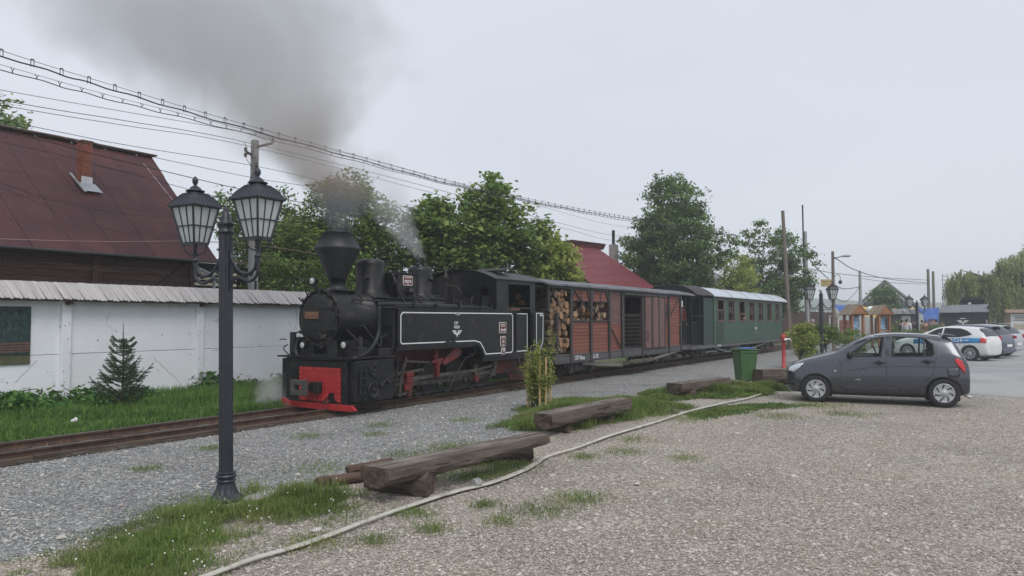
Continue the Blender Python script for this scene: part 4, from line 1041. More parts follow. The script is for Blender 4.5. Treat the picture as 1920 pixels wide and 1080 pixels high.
# clump of yard shrubs
for i, (x, y, h, w, lb) in enumerate([(28.6, 5.75, 1.5, .55, "feathery green shrub right behind the red hydrant"), (31.5, 5.6, 1.5, .6, "feathery green shrub in front of the walking man"), (34.4, 5.0, 1.15, .55, "low shrub beyond the car bonnet next to the first kiosk")]):
    tree("yard_shrub", lb, B(x, y), [(0, 0, h * .78, w * .9, w * .9, h * .22)] if i == 1 else [(0, 0, h * .72, w, w, h * .34), (.1, -.1, h * .4, w * .8, w * .8, h * .35)], L_MID if i else L_LIGHT, 75, 40, .2, .11, .03, .45, .35, group="shrubs along the yard edge", seed=40 + i, cat="shrub", stems=3)
for i, (x, y, h, w, lb) in enumerate([(45, 3.0, .9, .8, "low round bush beyond the middle of the grey car roof"), (50, 2.2, .95, 1.0, "low bush in front of the crowd, beyond the rear of the grey car"), (48.5, 4.0, 1.1, .8, "dark bush beside the second kiosk"), (58, 5.3, 1.5, .6, "tall bush between second kiosk and railcar"), (53, 2.9, 1.35, .5, "bright green bush in front of the blue tarpaulin")]):
    tree("yard_bush", lb, B(x, y), [(0, 0, h * .6, w, w, h * .42)], L_MID if i % 2 else L_ASH, 70, 40, .25, .15, .04, .5, .2, group="bushes in front of the crowd", seed=50 + i, cat="shrub", stems=3)
# willow
def willow(label, x, y, H, lobes, seed, n):
    g = np.random.default_rng(seed); root = T("willow_tree", label, "tree", (x, y, 0))
    mb = MB(); mb.tube([(0, 0, -.05), (.1, 0, H * .3), (.0, .2, H * .6), (.1, .1, H * .85)], [.42, .34, .2, .06], 8)
    C = []
    for k in range(n):
        l = lobes[g.integers(len(lobes))]; d = g.normal(size=3); d[2] = abs(d[2]) * .9; d /= np.linalg.norm(d)
        s = np.array(l[:3]) + d * np.array(l[3:6]) * g.uniform(.55, 1.0); ln = g.uniform(1.0, 3.0)
        m_ = int(ln / .1); t = np.linspace(0, 1, m_)[:, None]
        sway = np.array([d[0] * .5, d[1] * .5, 0])
        C.append(s + sway * t * (1 - .5 * t) - np.array([0, 0, 1]) * ln * (t ** 1.25) + g.normal(0, .06, (m_, 3)))
        if k % 14 == 0: mb.tube([(0, 0, H * .45), Vector((0, .1, H * .5)).lerp(Vector(s), .6) + Vector((0, 0, .5)), Vector(s)], [.1, .06, .02], 5)
    mb.build("trunk", M_BARK, root)
    C = np.vstack(C); C = C[C[:, 2] > .8]
    bulk("crown", leaves(C, .34, g, .22, droop=1.6, up=.1), 4, L_WIL, root)
    return root
willow("large weeping willow behind the black hut at the right edge", 74.7, -.6, 7.0, [(-1.2, 2.6, 4.7, 1.3, 1.3, 1.2), (-.6, 1.0, 4.4, 1.6, 1.6, 1.3), (.3, -1.2, 5.4, 1.9, 1.9, 1.9), (0, -.6, 3.6, 2.6, 2.6, 1.3), (.5, -3.2, 5.0, 1.8, 1.8, 1.4)], 61, 1250)
willow("taller willow crown behind and right of the first willow", 83, -4.2, 9.3, [(0, .3, 7.0, 1.9, 1.9, 2.3), (0, -2.5, 5.6, 2.8, 2.8, 2.0), (0, -.5, 4.6, 2.8, 2.8, 1.5)], 62, 900)

# ------------------------------------------------------------------ young spruce in front of the wall
def spruce(x, y, H):
    root = T("young_spruce", "young spruce tree growing on the grass strip in front of the white wall", "tree", (x, y, 0)); g = np.random.default_rng(77)
    mb = MB(); mb.tube([(0, 0, -.02), (.01, 0, H * .5), (-.01, 0, H)], [.028, .016, .005], 6)
    C = []; D = []
    z = .12
    while z < H * .84:
        f = 1 - z / (H * .93); Lb = .56 * f ** .95 + .05; k = 7 if f > .45 else 4
        a0 = g.uniform(0, 6.28)
        for j in range(k):
            a = a0 + j * 2 * math.pi / k + g.uniform(-.5, .5); l = Lb * g.uniform(.5, 1.22)
            dx, dy = math.cos(a), math.sin(a); rise = .55 + .35 * (1 - f)
            rise += g.uniform(-.15, .25)
            pts = [Vector((dx * l * t, dy * l * t, z + l * rise * t ** 1.6)) for t in (0, .35, .7, 1)]
            mb.tube(pts, [.008, .006, .004, .002], 4)
            for t in np.linspace(.12, 1, int(l / .012) + 2):
                p = Vector((dx * l * t, dy * l * t, z + l * rise * t ** 1.6)); C.append(p); D.append((dx, dy, .3))
            for t in (.4, .55, .7, .85):
                for s in (-1, 1):
                    b = Vector((dx * l * t, dy * l * t, z + l * rise * t ** 1.6)); sl = l * .38 * (1.1 - t) + .04
                    e = Vector((dx - dy * s * .9, dy + dx * s * .9, .25)).normalized() * sl
                    mb.tube([b, b + e], [.004, .002], 3)
                    for q in np.linspace(.1, 1, int(sl / .012) + 2): C.append(b + e * q); D.append(tuple(e.normalized()))
        z += g.uniform(.07, .125) + .03 * (1 - f)
    for t in np.linspace(H * .55, H * .88, 14): C.append(Vector((0, 0, t))); D.append((0, 0, 1))
    mb.build("trunk", M_BARK, root)
    C = np.array([tuple(c) for c in C]); D = np.array(D); k = 9
    k = 6; C = np.repeat(C, k, 0); D = np.repeat(D, k, 0); n = len(C)
    dr = D * .8 + g.normal(0, .75, (n, 3)); dr[:, 2] += .25; dr /= np.linalg.norm(dr, axis=1)[:, None]
    u = g.normal(size=(n, 3)); w = np.cross(dr, u); w /= np.linalg.norm(w, axis=1)[:, None]
    tip = C + dr * .028; V = np.stack([C - w * .0035, C + w * .0035, tip + w * .0015, tip - w * .0015], 1).reshape(-1, 3)
    bulk("needles", V, 4, L_SPR, root)
spruce(8.27, 14.05, 1.68)
g = np.random.default_rng(90)
C = np.array([8.4, 14.3, 0]) + np.abs(g.normal(0, 1, (1400, 3))) * np.array([.3, .2, .16]) * g.choice([-1, 1], (1400, 1)) * np.array([1, 1, 0]) + np.stack([g.normal(0, .4, 1400), g.normal(0, .22, 1400), g.uniform(.02, .34, 1400)], 1)
tag(bulk("nettle_clump", leaves(C, .08, g, .5), 4, M_WEED), kind="stuff")

# ------------------------------------------------------------------ staked sapling beside the second log bench
sp = T("staked_sapling", "young leafy sapling held by three pale wooden stakes beside the second log bench", "sapling", (12.7, 7.5, 0)); g = np.random.default_rng(91)
M_STK = pm("pale_stake", (.50, .34, .16), .75, var=.2, vs=6)
for x, y, h in ((-.09, .14, .92), (-.02, -.22, 1.02), (.66, .06, .93), (-.1, -.13, 1.02)):
    mb = MB(); mb.tube([(x, y, -.02), (x + .01, y, h)], [.021, .017], 8); mb.build("stake", M_STK, sp)
mb = MB(); C = []
for k in range(30):
    a = g.uniform(0, 6.28); b = Vector((g.normal(0, .07), g.normal(0, .07), 0)); t_ = b + Vector((math.cos(a) * g.uniform(.08, .40), math.sin(a) * g.uniform(.08, .40), g.uniform(.55, 1.30)))
    if k < 2: t_ = b + Vector((.2, -.18, 1.42 + .1 * k))
    m1 = b.lerp(t_, .5) + Vector((0, 0, .1)); mb.tube([b, m1, t_], [.008, .006, .003], 4)
    for t in np.linspace(.2, 1, 42): C.append(tuple(b.lerp(m1, t * 2) if t < .5 else m1.lerp(t_, t * 2 - 1)))
mb.build("stems", M_BARK, sp)
C = np.repeat(np.array(C), 3, 0) + g.normal(0, .035, (len(C) * 3, 3))
bulk("foliage", leaves(C, .068, g, .36, up=.35), 4, L_LIGHT, sp)
# ================================================================== TWIN-LANTERN LAMPS
M_FROST = pm("frosted_pane", (.44, .48, .47), .35, var=.08, vs=5)
def make_lamp(label):
    root = T("street_lamp", label, "street lamp", (0, 0, 0), 0, "twin-lantern lamps along the yard")
    mb = MB(); prof = [(.165, -.05), (.165, .035), (.155, .05), (.135, .075), (.115, .10), (.095, .16), (.082, .22), (.077, .26)]
    n = 32; vs = []
    for j, (r, h) in enumerate(prof):
        for k in range(n):
            t = 2 * math.pi * k / n; q = r * (1 - (.07 if (k % 2) and 2 < j < 7 else 0)); vs.append((q * math.cos(t), q * math.sin(t), h))
    mb.add(vs, [(i * n + k, i * n + (k + 1) % n, (i + 1) * n + (k + 1) % n, (i + 1) * n + k) for i in range(len(prof) - 1) for k in range(n)])
    mb.lathe([(.077, .26), (.094, .265), (.094, .275), (.08, .285), (.08, .30), (.098, .315), (.096, .345), (.078, .36), (.074, .37), (.09, .375), (.09, .385), (.074, .39)], (0, 0, 0), 24)
    mb.v = [(p[0], p[1], p[2] * .72) for p in mb.v]
    mb.build("base", LAMPBLK, root)
    mb = MB(); n = 32; vs = []
    for h in (.27, 2.62):
        for k in range(n):
            t = 2 * math.pi * k / n; q = .066 * (1 - (.075 if k % 2 else 0)); vs.append((q * math.cos(t), q * math.sin(t), h))
    mb.add(vs, [(k, (k + 1) % n, n + (k + 1) % n, n + k) for k in range(n)]); mb.build("pole", LAMPBLK, root)
    mb = MB(); mb.lathe([(.062, 2.62), (.078, 2.625), (.078, 2.645), (.066, 2.655), (.066, 2.70), (.078, 2.71), (.074, 2.735), (.055, 2.75), (.05, 2.77), (.035, 2.83), (.022, 2.85), (.026, 2.87), (.005, 2.90), (.0, 2.905)], (0, 0, 0), 20); mb.build("pole_finial", LAMPBLK, root)
    for s in (1, -1):
        mb = MB()
        def a(pts, r): mb.tube(spline([(0, s * p[0], p[1]) for p in pts], 6), r, 6)
        a([(.06, 2.42), (.10, 2.34), (.17, 2.255), (.25, 2.215), (.33, 2.22), (.385, 2.26), (.405, 2.33)], .016)
        a([(.06, 2.08), (.10, 2.15), (.16, 2.18), (.23, 2.165), (.30, 2.14), (.37, 2.155), (.42, 2.21), (.43, 2.28), (.43, 2.36)], .016)
        a([(.07, 2.24), (.075, 2.30), (.11, 2.325), (.14, 2.29), (.13, 2.24), (.10, 2.23)], .010)
        a([(.29, 2.22), (.33, 2.19), (.36, 2.21), (.35, 2.24)], .009)
        mb.bx(-.012, .012, *(sorted((s * .055, s * .075))), 2.05, 2.46)
        mb.build("bracket_arm", LAMPBLK, root)
        # lantern: square tapered box, its own part
        cx = s * .43; z0 = 2.55; z1 = 2.92; b0, b1 = .085, .158
        mb = MB()
        mb.tube([(0, cx, 2.32), (0, cx, 2.54)], .02, 8); mb.lathe([(.02, 2.36), (.035, 2.37), (.035, 2.385), (.02, 2.40), (.028, 2.44), (.02, 2.47)], (0, cx, 0), 10)
        for t in range(4):
            e = math.pi / 2 * t + math.pi / 4
            mb.tube(spline([(0, cx, 2.43), (.06 * math.cos(e), cx + .06 * math.sin(e), 2.445), (.10 * math.cos(e), cx + .10 * math.sin(e), 2.49), (  .11 * math.cos(e), cx + .11 * math.sin(e), z0)], 4), .007, 5)
        mb.box((0, cx, z0 - .008), (b0 * 2 + .01, b0 * 2 + .01, .018))
        corners = [(-1, -1), (1, -1), (1, 1), (-1, 1)]
        def pt(i, f, z):  # point along side i
            t = (z - z0) / (z1 - z0); b = b0 + (b1 - b0) * t; c0, c1 = corners[i], corners[(i + 1) % 4]
            return Vector(((c0[0] + (c1[0] - c0[0]) * f) * b, cx + (c0[1] + (c1[1] - c0[1]) * f) * b, z))
        zm = z0 + (z1 - z0) * .47
        for i in range(4):
            mb.bar(pt(i, 0, z0), pt(i, 0, z1), .02, .02)
            for f in (1 / 3, 2 / 3): mb.bar(pt(i, f, z0), pt(i, f, z1), .009, .009)
            for z in (z0 + .004, zm, z1 - .004): mb.bar(pt(i, 0, z), pt(i, 1, z), .012, .010)
        # roof
        vs = []
        for b, z in ((.180, 2.915), (.183, 2.93), (.138, 3.0), (.078, 3.065), (.058, 3.075)): vs += [(c[0] * b, cx + c[1] * b, z) for c in corners]
        mb.add(vs, [(i * 4 + k, i * 4 + (k + 1) % 4, (i + 1) * 4 + (k + 1) % 4, (i + 1) * 4 + k) for i in range(4) for k in range(4)] + [(3, 2, 1, 0), (16, 17, 18, 19)])
        for i in range(4):
            for f in np.linspace(0, 1, 9):
                c0, c1 = corners[i], corners[(i + 1) % 4]; u = (c0[0] + (c1[0] - c0[0]) * f, c0[1] + (c1[1] - c0[1]) * f)
                mb.bar((u[0] * .182, cx + u[1] * .182, 2.932), (u[0] * .139, cx + u[1] * .139, 3.002), .005, .005)
                mb.bar((u[0] * .138, cx + u[1] * .138, 3.002), (u[0] * .080, cx + u[1] * .080, 3.066), .005, .005)
        mb.lathe([(.05, 3.07), (.075, 3.078), (.092, 3.085), (.092, 3.093), (.06, 3.105), (.05, 3.125), (.028, 3.14), (.014, 3.15), (.022, 3.165), (.03, 3.19), (.026, 3.215), (.012, 3.235), (0, 3.245)], (0, cx, 0), 16)
        lan = mb.build("lantern", LAMPBLK, root)
        for i in range(4):
            for j in range(3):
                for (za, zb) in ((z0 + .012, zm - .006), (zm + .006, z1 - .01)):
                    f0, f1 = (j + .03) / 3, (j + .97) / 3
                    q = [pt(i, f0, za), pt(i, f1, za), pt(i, f1, zb), pt(i, f0, zb)]
                    c = Vector((0, cx, 0)); q = [Vector((p.x * .97, cx + (p.y - cx) * .97, p.z)) for p in q]
                    pane = MB(); pane.add(q, [(0, 1, 2, 3)]); pane.build("pane", M_FROST, lan)
    return root
lamp = make_lamp("tall black twin-lantern lamp post in the foreground grass")
ang = R(-85) - math.pi / 2
lamp.location = (4.76, 6.29, 0); lamp.rotation_mode = 'XYZ'; lamp.rotation_euler = (Matrix.Rotation(R(.95), 4, Vector((-.844, -.536, 0))) @ Matrix.Rotation(ang, 4, 'Z')).to_euler(); lamp.scale = (1, 1, .985)
l2 = copy_tree(lamp); l2["label"] = "twin-lantern lamp post behind the walking man, right of the coach"
l2.location = (30.3, 5.45, -.02); l2.rotation_euler = (0, 0, R(32.4)); 
l3 = copy_tree(lamp); l3["label"] = "far twin-lantern lamp post in front of the blue tarpaulin"
l3.location = (48.6, 3.63, -.03); l3.rotation_euler = (0, 0, R(30))
# stone footing next to the lamp base
mb = MB((4.95, 6.05, 0)); mb.box((4.98, 6.06, .02), (.34, .22, .06), rz=.5); o = mb.build("footing_stone", CONC, None, bevel=.02); o.location = (4.95, 6.05, 0); tag(o, "flat concrete footing stone half hidden in grass beside the lamp base", "stone")
for i, (x, y, r, lb) in enumerate([(4.45, 4.72, .035, "pale rounded stone near the hose end"), (7.5, 3.2, .03, "small white stone on the open beige gravel")]):
    mb = MB(); mb.sph((0, 0, .01), (r * 1.5, r, r * .5), 9, 6); o = mb.build("loose_stone", pm("pale_stone", (.5, .48, .45), .8), None); o.location = (x, y, .01); tag(o, lb, "stone")
mb = MB(); mb.sph((0, 0, .02), (.05, .03, .035), 6, 4); mb.sph((.05, .02, .03), (.03, .04, .045), 5, 4); o = mb.build("litter", pm("white_litter", (.6, .6, .6), .7), None); o.location = (6.45, 12.3, .12); tag(o, "scrap of white litter lying in the long grass", "litter")
# ================================================================== STEAM LOCOMOTIVE
M_LENS = pm("headlight_lens", (.45, .46, .45), .12, var=.35, vs=20)
M_PLATE = pm("maroon_plate", (.12, .02, .02), .5)
M_TXT = pm("raised_white", (.75, .75, .73), .5)
REDQ = pm("worn_red_gear", (.19, .016, .016), .5, var=.35, vs=9, c2=(.05, .016, .014), f2=.55, s2=14, w2=.12)
M_DARKG = pm("dark_glass", (.02, .022, .025), .12, spec=.6)
loco = T("steam_locomotive", "black narrow gauge steam tank locomotive with red front plate and flared chimney", "locomotive", (9.9, 10.6, 0))
lo = Vector(loco.location); YC = 10.6; YN = 9.6; YF = 11.6
def part(name, mat, parent=loco, bevel=0, label=None):
    """decorator-free helper: returns a builder whose .done() links it"""
    mb = MB(lo); return mb
def LB(mb, name, mat, parent=None, bevel=0, label=None): return mb.build(name, mat, parent or loco, bevel, label)

# --- running gear
wheelm = None
def wheel_mesh(r=.36):
    mb = MB(); mb.lathe([(r - .05, -.05), (r, -.05), (r, .035), (r + .028, .04), (r + .028, .055), (r - .05, .055)], (0, 0, 0), 28, 'y')
    return mb
for k, x in enumerate((11.78, 12.72, 13.66, 14.6)):
    for ys, sg_ in ((10.18, 1), (11.02, -1)):
        r = .36; zc_ = .148 + r
        mb = MB(lo); mb.lathe([(r - .055, 0), (r, 0), (r, .07), (r + .025, .075), (r + .025, .095), (r - .055, .095)], (x, ys - .05 * sg_, zc_), 28, 'y', flip=sg_)
        w = LB(mb, "wheel", IRON)
        mb = MB(lo)
        for j in range(10):
            a = j * math.pi / 5; mb.bar((x + .05 * math.cos(a), ys, zc_ + .05 * math.sin(a)), (x + (r - .04) * math.cos(a), ys, zc_ + (r - .04) * math.sin(a)), .03, .04, up=(0, 1, 0))
        mb.cyl((x, ys - .06 * sg_, zc_), (x, ys + .06 * sg_, zc_), .085, n=14)
        mb.prism([(x + .20 * math.cos(a) - (0), zc_ + .20 * math.sin(a)) for a in np.linspace(.2, math.pi - .2, 9)] + [(x + (r - .03) * math.cos(a), zc_ + (r - .03) * math.sin(a)) for a in np.linspace(math.pi - .2, .2, 9)], 'y', ys - .03, ys + .03)
        LB(mb, "spokes", REDD, w)
        if sg_ == 1:
            mb = MB(lo); mb.cyl((x, ys - .16, zc_), (x, ys - .05, zc_), .035, n=10); mb.cyl((x + .12, ys - .22, zc_ - .07), (x + .12, ys - .03, zc_ - .07), .045, n=12); mb.bar((x, ys - .07, zc_), (x + .12, ys - .07, zc_ - .07), .11, .05, up=(0, 1, 0)); LB(mb, "crank", IRON, w)
mb = MB(lo)
for y in (10.34, 10.86): mb.bx(10.9, 16.3, y - .015, y + .015, .36, 1.12)
for x in (11.3, 12.25, 13.2, 14.1, 15.3): mb.bx(x - .02, x + .02, 10.34, 10.86, .4, 1.0)
mb.bx(14.9, 16.3, 9.98, 10.0, .45, .98)
LB(mb, "main_frame", REDD)
mb = MB(lo); mb.bx(11.0, 15.3, 10.5, 10.7, .35, 1.15); mb.bx(14.7, 16.4, 10.3, 10.9, .3, 1.0); LB(mb, "ash_pan", BLACKM)
mb = MB(lo)
for x in (12.25, 13.2, 14.15):
    for k in range(6): mb.tube([(x - .33 + .012 * k, 10.30, .62 - .022 * k), (x, 10.30, .54 - .022 * k), (x + .33 - .012 * k, 10.30, .62 - .022 * k)], .010, 4)
LB(mb, "leaf_springs", IRON)
# rods
zc_ = .508 - .07
mb = MB(lo); mb.bx(11.9, 14.72, 9.965, 10.005, zc_ - .045, zc_ + .045)
for x in (11.9, 12.84, 13.78, 14.72): mb.cyl((x, 9.955, zc_), (x, 10.01, zc_), .085, n=14); mb.bx(x - .05, x + .05, 9.96, 10.01, zc_ + .05, zc_ + .13)
LB(mb, "coupling_rod", STEEL, bevel=.004)
mb = MB(lo); mb.bar((11.9, 9.9, .56), (14.72, 9.9, .52), .035, .085, up=(0, 0, 1)); mb.bx(14.62, 14.84, 9.87, 9.93, .42, .63); mb.cyl((14.72, 9.86, .52), (14.72, 9.93, .52), .06, n=12); LB(mb, "main_rod", STEEL, bevel=.004)
mb = MB(lo); mb.bar((11.0, 9.86, .44), (12.6, 9.86, .60), .05, .055); mb.bar((11.0, 9.86, .66), (12.15, 9.86, .72), .05, .055); LB(mb, "slide_bar", STEEL, bevel=.004)
mb = MB(lo); mb.cyl((10.9, 9.86, .55), (12.0, 9.88, .56), .024, n=8); LB(mb, "piston_rod", STEEL)
mb = MB(lo); mb.box((11.62, 9.82, .56), (.17, .12, .26)); mb.box((11.62, 9.78, .66), (.22, .05, .08)); mb.box((11.58, 9.78, .40), (.2, .05, .12)); mb.box((11.62, 9.79, .30), (.12, .05, .16))
for dx in (-.07, 0, .07): mb.cyl((11.62 + dx, 9.73, .62), (11.62 + dx, 9.8, .62), .015, n=6); mb.cyl((11.62 + dx, 9.73, .5), (11.62 + dx, 9.8, .5), .015, n=6)
LB(mb, "crosshead", REDQ, bevel=.012)
mb = MB(lo); mb.bar((11.46, 9.76, .98), (11.28, 9.76, .28), .03, .05, up=(0, 1, 0)); mb.bar((11.26, 9.76, .27), (11.6, 9.78, .30), .03, .05, up=(0, 1, 0))
for p in ((11.46, .98), (11.43, .85), (11.3, .35), (11.28, .28), (11.58, .30)): mb.cyl((p[0], 9.73, p[1]), (p[0], 9.79, p[1]), .035, n=8)
LB(mb, "combination_lever", STEEL, bevel=.003)
mb = MB(lo); mb.bar((11.46, 9.8, .92), (12.3, 9.8, .86), .03, .045); LB(mb, "radius_rod", STEEL)
mb = MB(lo)
mb.bar((12.42, 9.78, 1.15), (12.5, 9.78, .55), .05, .09, up=(0, 1, 0)); mb.bar((12.36, 9.8, 1.0), (12.62, 9.8, .82), .05, .10, up=(0, 1, 0)); mb.bar((12.3, 9.76, .86), (12.66, 9.76, .92), .04, .05); mb.bar((12.5, 9.76, .9), (12.5, 9.76, .56), .05, .07, up=(0, 1, 0))
mb.prism([(12.75, .78), (13.3, .95), (13.36, 1.05), (13.25, 1.12), (13.1, 1.1), (12.7, .86)], 'y', 9.78, 9.83)
for p in ((12.44, 1.1), (12.46, 1.0), (12.4, .9), (12.5, .75), (12.5, .6), (12.6, .9)): mb.cyl((p[0], 9.73, p[1]), (p[0], 9.79, p[1]), .022, n=6)
LB(mb, "expansion_link", REDQ, bevel=.006)
mb = MB(lo); mb.bar((12.55, 9.82, .58), (13.95, 9.82, .60), .03, .06); mb.bar((13.95, 9.82, .60), (14.7, 9.84, .68), .03, .065); mb.cyl((14.72, 9.8, .68), (14.72, 9.88, .68), .09, n=14); mb.cyl((14.72, 9.78, .68), (14.72, 9.9, .68), .04, n=10); mb.bx(13.9, 14.0, 9.8, 9.86, .5, .72)
LB(mb, "eccentric_rod", STEEL, bevel=.003)
mb = MB(lo); mb.box((14.02, 9.86, .44), (.12, .06, .18)); mb.cyl((14.02, 9.82, .40), (14.02, 9.87, .40), .06, n=8); LB(mb, "return_crank", REDQ, bevel=.008)
mb = MB(lo); mb.tube(spline([(13.55, 9.75, .98), (14.0, 9.75, .98), (14.25, 9.75, .92), (14.5, 9.75, .80), (14.7, 9.75, .79), (15.5, 9.75, .82)], 5), .016, 6); LB(mb, "drain_pipe", IRON)
mb = MB(lo)
for x in (15.55, 15.75, 15.95): mb.tube([(x, 9.72, .92), (x + .03, 9.7, .78), (x, 9.7, .7), (x + .04, 9.72, .6)], .02, 6); mb.sph((x, 9.7, .76), .045, 8, 5)
mb.bx(15.4, 16.1, 9.7, 9.76, .86, .9); LB(mb, "injector_valves", IRON)
mb = MB(lo); mb.prism([(15.45, .28), (16.2, .26), (16.3, .36), (15.55, .48), (15.42, .4)], 'y', 9.86, 9.9); LB(mb, "rail_guard", REDD, label="red steel rail guard")
mb = MB(lo)
for k in range(14): mb.lathe([(.0, -.012), (.011, 0), (0, .012)], (15.9 + .008 * k + .004 * (k % 2), 9.74, .62 - .023 * k), 5)
LB(mb, "chain", STEEL)
for x in (12.0, 13.0, 13.9): # brake hangers
    mb = MB(lo); mb.bar((x + .25, 10.12, .85), (x + .30, 10.12, .25), .04, .05, up=(0, 1, 0)); mb.box((x + .27, 10.14, .42), (.06, .08, .24)); LB(mb, "brake_hanger", IRON)
mb = MB(lo); mb.bar((11.9, 10.0, .22), (14.9, 10.0, .24), .03, .04)
for x in (12.0, 12.3, 13.0, 13.3, 13.9, 14.2): mb.tube([(x, 9.98, .24), (x + .08, 9.98, .18), (x + .2, 9.98, .2)], .018, 5)
LB(mb, "brake_rigging", IRON)

# --- cylinders and front frame
for sgn, y0, y1 in ((1, 9.62, 10.05), (-1, 11.15, 11.58)):
    mb = MB(lo); mb.bx(9.98, 11.0, y0 + .02, y1, .24, 1.0); LB(mb, "cylinder_block", BLACK, bevel=.02)
    cb_ = loco.children[-1]
    if sgn == 1:
        mb = MB(lo)
        for (x, z, r) in ((10.42, .80, .11), (10.44, .44, .16), (10.2, .3, .05)):
            mb.lathe([(r, .0), (r, -.02), (r * .75, -.03), (r * .72, -.02), (.03, -.02), (.0, -.04)], (x, y0 + .018, z), 20, 'y')
            for j in range(8): a = j * math.pi / 4; mb.cyl((x + r * .88 * math.cos(a), y0 - .02, z + r * .88 * math.sin(a)), (x + r * .88 * math.cos(a), y0, z + r * .88 * math.sin(a)), .012, n=6)
        LB(mb, "cover_plate", BLACK, cb_)
        mb = MB(lo)
        for x, z in ((10.72, .56), (10.86, .56), (10.79, .60), (10.65, .52)): mb.sph((x, y0 + .01, z), (.045, .035, .055), 8, 6)
        LB(mb, "relief_valve", BLACK, cb_)
        mb = MB(lo)
        for k in range(8):
            for x in (10.0, 10.98): mb.sph((x + .02, y0 + .018, .3 + .09 * k), .012, 6, 4)
            mb.sph((10.1 + .12 * k, y0 + .018, .96), .012, 6, 4); mb.sph((10.1 + .12 * k, y0 + .018, .27), .012, 6, 4)
        LB(mb, "rivets", BLACK, cb_)["kind"] = "stuff"
        mb = MB(lo)
        for z in (.42, .55, .68, .8): mb.bar((10.05, y0, z), (10.22, y0, z), .02, .03); 
        mb.bar((10.07, y0, .38), (10.07, y0, .84), .02, .03, up=(0, 1, 0)); mb.bar((10.2, y0, .38), (10.2, y0, .84), .02, .03, up=(0, 1, 0)); LB(mb, "cylinder_ribs", BLACKM, cb_)
mb = MB(lo); mb.bx(9.915, 10.05, 9.80, 11.38, .2, 1.03); mb.bx(9.86, 11.05, 9.62, 11.58, 1.03, 1.06); LB(mb, "buffer_beam", BLACK, bevel=.006)
mb = MB(lo)
for z in np.linspace(.27, .97, 9):
    for y in (9.84, 9.90, 11.30, 11.35): mb.sph((9.915, y, z), .012, 6, 4)
LB(mb, "rivets", BLACK)["kind"] = "stuff"
# red front plate with a hole cut lower right
mb = MB(lo)
mb.prism([(9.94, .24), (9.94, .86), (11.0, .86), (11.0, .24), (10.26, .24), (10.26, .33), (10.22, .40), (10.10, .42), (10.08, .30), (10.02, .26), (9.99, .26), (9.99, .24)], 'x', 9.895, 9.914)
fp = LB(mb, "front_plate", REDP)
mb = MB(lo)
for y in np.linspace(9.98, 10.96, 11): mb.sph((9.892, y, .83), .017, 6, 4); mb.sph((9.892, y, .27), .017, 6, 4) if y > 10.25 or y < 10.02 else None
for z in np.linspace(.34, .76, 5): mb.sph((9.892, 9.975, z), .017, 6, 4); mb.sph((9.892, 10.965, z), .017, 6, 4)
for y in (10.25, 10.35, 10.45, 10.6): mb.sph((9.895, y, .68), .013, 6, 4)
for z in (.36, .44, .52): mb.sph((9.895, 10.28, z), .013, 6, 4)
LB(mb, "rivets", pm("rivet_red", (.46, .05, .045), .4), fp)["kind"] = "stuff"
mb = MB(lo); mb.prism([(9.52, .13), (9.56, .16), (9.62, .205), (11.24, .205), (11.40, .255), (11.42, .13), (11.1, .115), (9.6, .115)], 'x', 9.83, 9.9)
LB(mb, "snow_plough", REDP, bevel=.006)
mb = MB(lo); mb.bar((9.78, 10.5, .5), (9.92, 10.5, .5), .22, .2); mb.box((9.72, 10.62, .50), (.12, .05, .1)); LB(mb, "drawbar", IRON, bevel=.01)
mb = MB(lo); sq = [(10.52, .36), (10.92, .36), (10.92, .64), (10.52, .64)]; sq2 = [(10.63, .45), (10.81, .45), (10.81, .55), (10.63, .55)]
mb.ring(sq, sq2, 'x', 9.60, 9.68); LB(mb, "coupler_plate", pm("worn_grey_iron", (.07, .068, .065), .6, me=.2, var=.4, vs=6), bevel=.008)
mb = MB(lo); mb.tube(spline([(9.8, 10.1, .28), (9.72, 10.12, .24), (9.74, 10.2, .26), (9.86, 10.22, .32)], 4), .018, 6); LB(mb, "chain_hook", IRON)
mb = MB(lo); mb.tube(spline([(9.84, 10.95, .27), (9.75, 10.92, .25), (9.72, 10.8, .3)], 4), .015, 6); LB(mb, "chain_hook", IRON)
# saddle with opening
mb = MB(lo); mb.ring([(10.12, 1.06), (11.1, 1.06), (11.05, 1.36), (10.15, 1.36)], [(10.38, 1.1), (10.74, 1.1), (10.72, 1.3), (10.4, 1.3)], 'x', 9.98, 10.01)
mb.bx(10.2, 11.0, 10.1, 11.1, 1.06, 1.35); LB(mb, "saddle", BLACKM, bevel=.005)
mb = MB(lo); mb.bar((10.45, 9.98, 1.62), (10.95, 9.85, 1.06), .03, .16, up=(0, 1, 0)); LB(mb, "frame_brace", pm("brace_grey", (.022, .022, .026), .45, var=.2))
mb = MB(lo); mb.bx(10.06, 10.3, 9.66, 9.9, 1.06, 1.24); mb.cyl((10.2, 9.75, 1.24), (10.2, 9.75, 1.42), .05); LB(mb, "lubricator_box", BLACKM, bevel=.01)
mb = MB(lo); mb.bx(10.6, 10.95, 9.66, 9.95, 1.06, 1.2); mb.tube([(10.7, 9.7, 1.2), (10.7, 9.7, 1.4), (10.9, 9.75, 1.45)], .02, 6); LB(mb, "lubricator_box", BLACKM, bevel=.01)
mb = MB(lo); mb.bx(10.1, 10.4, 11.25, 11.5, 1.06, 1.4); mb.cyl((10.0, 11.3, 1.1), (10.0, 11.3, 1.5), .06); mb.bar((9.95, 11.42, 1.36), (9.95, 11.62, 1.36), .02, .02)
LB(mb, "lubricator_box", BLACKM, bevel=.01)
mb = MB(lo); mb.tube(spline([(9.95, 11.35, 1.07), (9.93, 11.44, 1.14), (9.95, 11.5, 1.2), (9.97, 11.42, 1.26)], 5), .012, 5); LB(mb, "small_hose", IRON)
